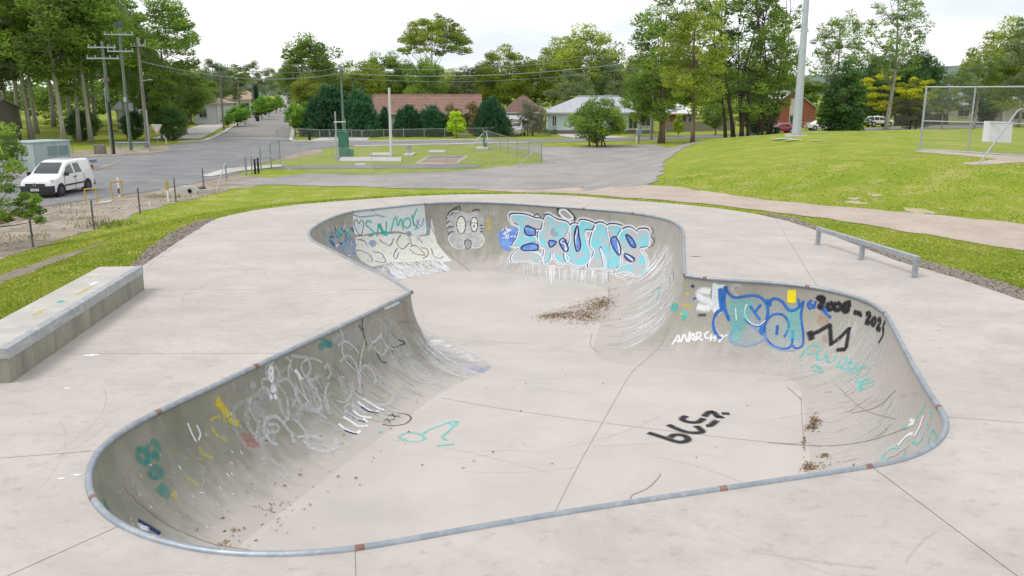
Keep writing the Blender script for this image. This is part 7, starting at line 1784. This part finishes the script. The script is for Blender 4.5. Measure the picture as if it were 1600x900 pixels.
park('parked_car', 'white car at the very end of the street', 447, 165, 300, R(102), SED_ST, MATS['white van paint'], (1.35, -1.3), .33, WINS, (.83, .14), (-.95, -1.55), 'car')
UTE_ST = [(2.4, .42, .72, .82, .72, .78, .64), (2.25, .32, .86, 1.0, .85, .88, .76), (1.3, .32, 1.0, 1.1, .87, .9, .8), (1.0, .32, 1.02, 1.18, .87, .9, .72), (.45, .32, 1.04, 1.66, .87, .9, .62), (-.4, .32, 1.04, 1.70, .87, .9, .62), (-.62, .34, 1.03, 1.10, .87, .9, .86), (-2.4, .38, 1.02, 1.08, .87, .9, .86), (-2.5, .5, .9, .98, .84, .88, .82)]
park('parked_ute', 'white ute parked under the carport', 808, 205, 114.5, R(-98), UTE_ST, MATS['white van paint'], (1.5, -1.5), .36, ([(.86, .1), (.45, .8), (-.36, .82), (-.45, .1)],), (.98, .48), (-.42, -.6), 'ute')
# wheelie bins
for px, lb in ((1204, 'left wheelie bin by the red car'), (1214, 'right wheelie bin by the red car')):
    p = at(px, 206, 117.5); z0 = h1(p.x, 117.5); o = empty('wheelie_bin', (p.x, 117.5, z0), .2, lb, 'bin', 'green wheelie bins at the roadside'); g = mat('dark green bin', (.02, .09, .045), (.018, .075, .04), rough=.5)
    MB().box((0, 0, .5), (.5, .55, .9), taper=1.16).build('body', g, o, bevel=.03); MB().box((0, -.03, .99), (.62, .7, .08)).build('lid', mat('bin lid', (.03, .13, .05), (.025, .11, .045), rough=.5), o, bevel=.02); MB().tube([(-.28, .3, .94), (.28, .3, .94)], .025, 6).build('handle', g, o)
    for s in (-1, 1): MB().lathe([(.1, -.03), (.1, .03)], (s * .24, .28, .1), 12, 'x').build('wheel', M_TYRE, o)
for px, py, lb in ((402.5, 190, 'dark bin on the nearer left kerb'), (415, 180, 'dark bin farther up the left kerb')):
    p = T(px, py); o = empty('wheelie_bin', tuple(p), 0, lb, 'bin', 'dark bins along the street'); MB().box((0, 0, .5), (.55, .6, 1.0), taper=1.12).build('body', M_DKPL, o, bevel=.03); MB().box((0, 0, 1.04), (.66, .7, .07)).build('lid', M_DKPL, o)
p = T(484, 221); o = empty('gate_post', tuple(p), 0, 'short black post on the corner driveway', 'post'); MB().box((0, 0, .5), (.26, .26, 1.2)).build('post', M_BLACK, o); MB().box((0, 0, 1.13), (.32, .32, .06)).build('cap', M_BLACK, o)

# ================================================================== far wooded rise
r_ = np.random.default_rng(5)
xs = np.linspace(-900, 900, 160); V = []; 
for x in xs:
    hgt = 9 + 6 * math.sin(x * .006 + 1) + 4 * math.sin(x * .017) + 16 * float(ss(100, 420, np.array(x)))
    V += [(x, 640, -2), (x, 690, 5 + hgt * .6), (x, 760, 5 + hgt), (x, 900, -2)]
F = [(4 * i + k, 4 * i + 4 + k, 4 * i + 5 + k, 4 * i + 1 + k) for i in range(159) for k in range(3)]
tag(np_mesh('hills', V, F, mat('distant wooded hill', (.10, .14, .11), (.15, .19, .17), scale=.05, rough=1, bump=.6, bscale=.12), smooth=True), 'distant blue green wooded hills', kind='structure')

# ================================================================== grass blades near the deck
NBL = 460000
u = rng.uniform(-.72, .72, NBL); dd = np.exp(rng.uniform(math.log(9), math.log(48), NBL)); bx, by = u * dd, dd
ok = sdf(DECK, bx, by) > .03
for poly, amp, k, seed in ZONES:
    P_ = np.array(poly); lo, hi = P_.min(0) - 1, P_.max(0) + 1; m_ = ok & (bx > lo[0]) & (bx < hi[0]) & (by > lo[1]) & (by < hi[1])
    if m_.any():
        s_v = sdf(poly, bx[m_], by[m_]) - (amp * wob(bx[m_], by[m_], k, seed) if amp else 0)
        ok[np.nonzero(m_)[0][s_v < rng.uniform(-.12, .03, m_.sum())]] = False
lx, ly = a.x, a.y
ok &= ~((bx < -6.4) & (bx > -8.2) & (by > 10) & (by < 16.1) & (sdf([tuple(Vector((*G(18, 598), 0)))[:2], tuple(Vector((*G(226, 452), 0)))[:2], (G(226, 452)[0] - .85, G(226, 452)[1] - .05), (G(18, 598)[0] - .85, G(18, 598)[1] - .05)], bx, by) < 0))
ok &= rng.random(NBL) < np.clip((50 - np.hypot(bx, by)) / 26, 0, 1) ** 1.3
bx, by = bx[ok], by[ok]; n = len(bx); bz = H(bx, by)
sc_ = np.sqrt(np.hypot(bx, by) / 14); hb = rng.uniform(.012, .038, n) * (1 + .8 * (wob(bx, by, .9, 8) > .8)) * np.minimum(sc_, 1.25); wb_ = rng.uniform(.006, .012, n) * sc_ * 1.6
an = rng.uniform(0, 6.28, n); le = rng.normal(0, .6, (n, 2)) * hb[:, None]
V = np.empty((n, 3, 3)); V[:, 0] = np.stack([bx - np.cos(an) * wb_, by - np.sin(an) * wb_, bz - .004], 1); V[:, 1] = np.stack([bx + np.cos(an) * wb_, by + np.sin(an) * wb_, bz - .004], 1); V[:, 2] = np.stack([bx + le[:, 0], by + le[:, 1], bz + hb], 1)
tone = np.clip(.5 + .3 * wob(bx, by, .35, 12) + .25 * wob(bx, by, 2.2, 13) + rng.normal(0, .16, n), 0, 1)
tag(np_mesh('grass', V.reshape(-1, 3), np.arange(3 * n).reshape(-1, 3), leaf_mat('grass blades', (.18, .27, .02), (.38, .40, .06), trans=.5), None, {'tone': np.repeat(tone, 3)}), 'short bright green grass on the banks and mound', 'grass', kind='stuff')
# weeds on the dirt verge
mb_V, mb_T = [], []
for px, py, nb, hh in ((172, 352, 260, .38), (255, 309, 120, .28), (97, 322, 90, .25), (128, 341, 70, .22), (35, 372, 120, .2), (112, 332, 60, .2), (330, 299, 60, .15), (290, 309, 70, .2), (160, 240, 60, .4), (232, 236, 80, .35), (252, 236, 90, .35)):
    c = T(px, py); q = rng.normal(0, 1, (nb, 2)) * np.array([.7, .45]); L_ = rng.uniform(.2, 1, nb) ** 1.6 * hh; az = rng.uniform(0, 6.28, nb)
    x, y = c.x + q[:, 0], c.y + q[:, 1]; z = H(x, y); le = rng.normal(0, .4, (nb, 2)) * L_[:, None]
    mb_V.append(np.stack([np.stack([x - np.cos(az) * .02, y - np.sin(az) * .02, z], 1), np.stack([x + np.cos(az) * .02, y + np.sin(az) * .02, z], 1), np.stack([x + le[:, 0], y + le[:, 1], z + L_], 1)], 1)); mb_T.append(np.repeat(rng.uniform(0, .6, nb), 3))
V = np.concatenate(mb_V).reshape(-1, 3); tag(np_mesh('weeds', V, np.arange(len(V)).reshape(-1, 3), leaf_mat('weed blades', (.14, .20, .04), (.34, .34, .13)), None, {'tone': np.concatenate(mb_T)}), 'straggly weeds on the dirt verges', 'weeds', kind='stuff')

# mulch chips and loose stones: too many to count
def scatter(name, label, polys, n, size, mats, seed, flat=.4):
    r = np.random.default_rng(seed); mb = MB()
    for poly in polys:
        P_ = np.array(poly); lo, hi = P_.min(0), P_.max(0); x, y = r.uniform(lo[0], hi[0], n), r.uniform(lo[1], hi[1], n); k = sdf(poly, x, y) < -.02; x, y = x[k], y[k]; z = H(x, y)
        for q in range(len(x)):
            s = r.uniform(*size); c = Vector((x[q], y[q], z[q] + .012 + s * flat * .3)); az = r.uniform(0, 6.28); u_, v_ = Vector((math.cos(az), math.sin(az), r.normal(0, .2))) * s, Vector((-math.sin(az), math.cos(az), r.normal(0, .2))) * s * r.uniform(.35, .9); w_ = Vector((0, 0, s * flat))
            mb.mi = int(r.integers(len(mats))); b0 = len(mb.v); mb.v += [tuple(c + t) for t in (u_, v_, -u_, -v_, w_)]
            for t in ((0, 1, 4), (1, 2, 4), (2, 3, 4), (3, 0, 4)): mb.face([b0 + i for i in t])
    return tag(mb.build(name, mats), label, name.replace('_', ' '), kind='stuff')
MC = [mat('chip tan', (.34, .28, .22), (.27, .22, .17)), mat('chip brown', (.17, .13, .10), (.13, .1, .08)), mat('chip grey', (.30, .28, .26), (.24, .22, .2))]
ML = TP([(205, 417), (218, 398), (262, 366), (300, 348), (332, 341), (338, 345), (300, 370), (262, 398), (232, 420)]); MR = TP([(1185, 332), (1240, 341), (1300, 362), (1360, 384), (1450, 410), (1530, 430), (1610, 455), (1600, 474), (1500, 440), (1400, 411), (1300, 371), (1232, 348)])
scatter('mulch_chips', 'loose bark chips along the deck edges', [ML, MR], 5200, (.015, .05), MC, 3)
VG = TP([(0, 352), (60, 334), (150, 315), (225, 304), (268, 296), (330, 284), (360, 279), (365, 294), (300, 311), (235, 326), (180, 346), (110, 369), (50, 388), (0, 406)])
scatter('loose_stones', 'loose stones and clods on the dirt verge', [VG], 1100, (.012, .055), [mat('clod pale', (.38, .32, .265), (.31, .26, .215)), mat('clod dark', (.22, .19, .155), (.17, .15, .12))], 4, .6)
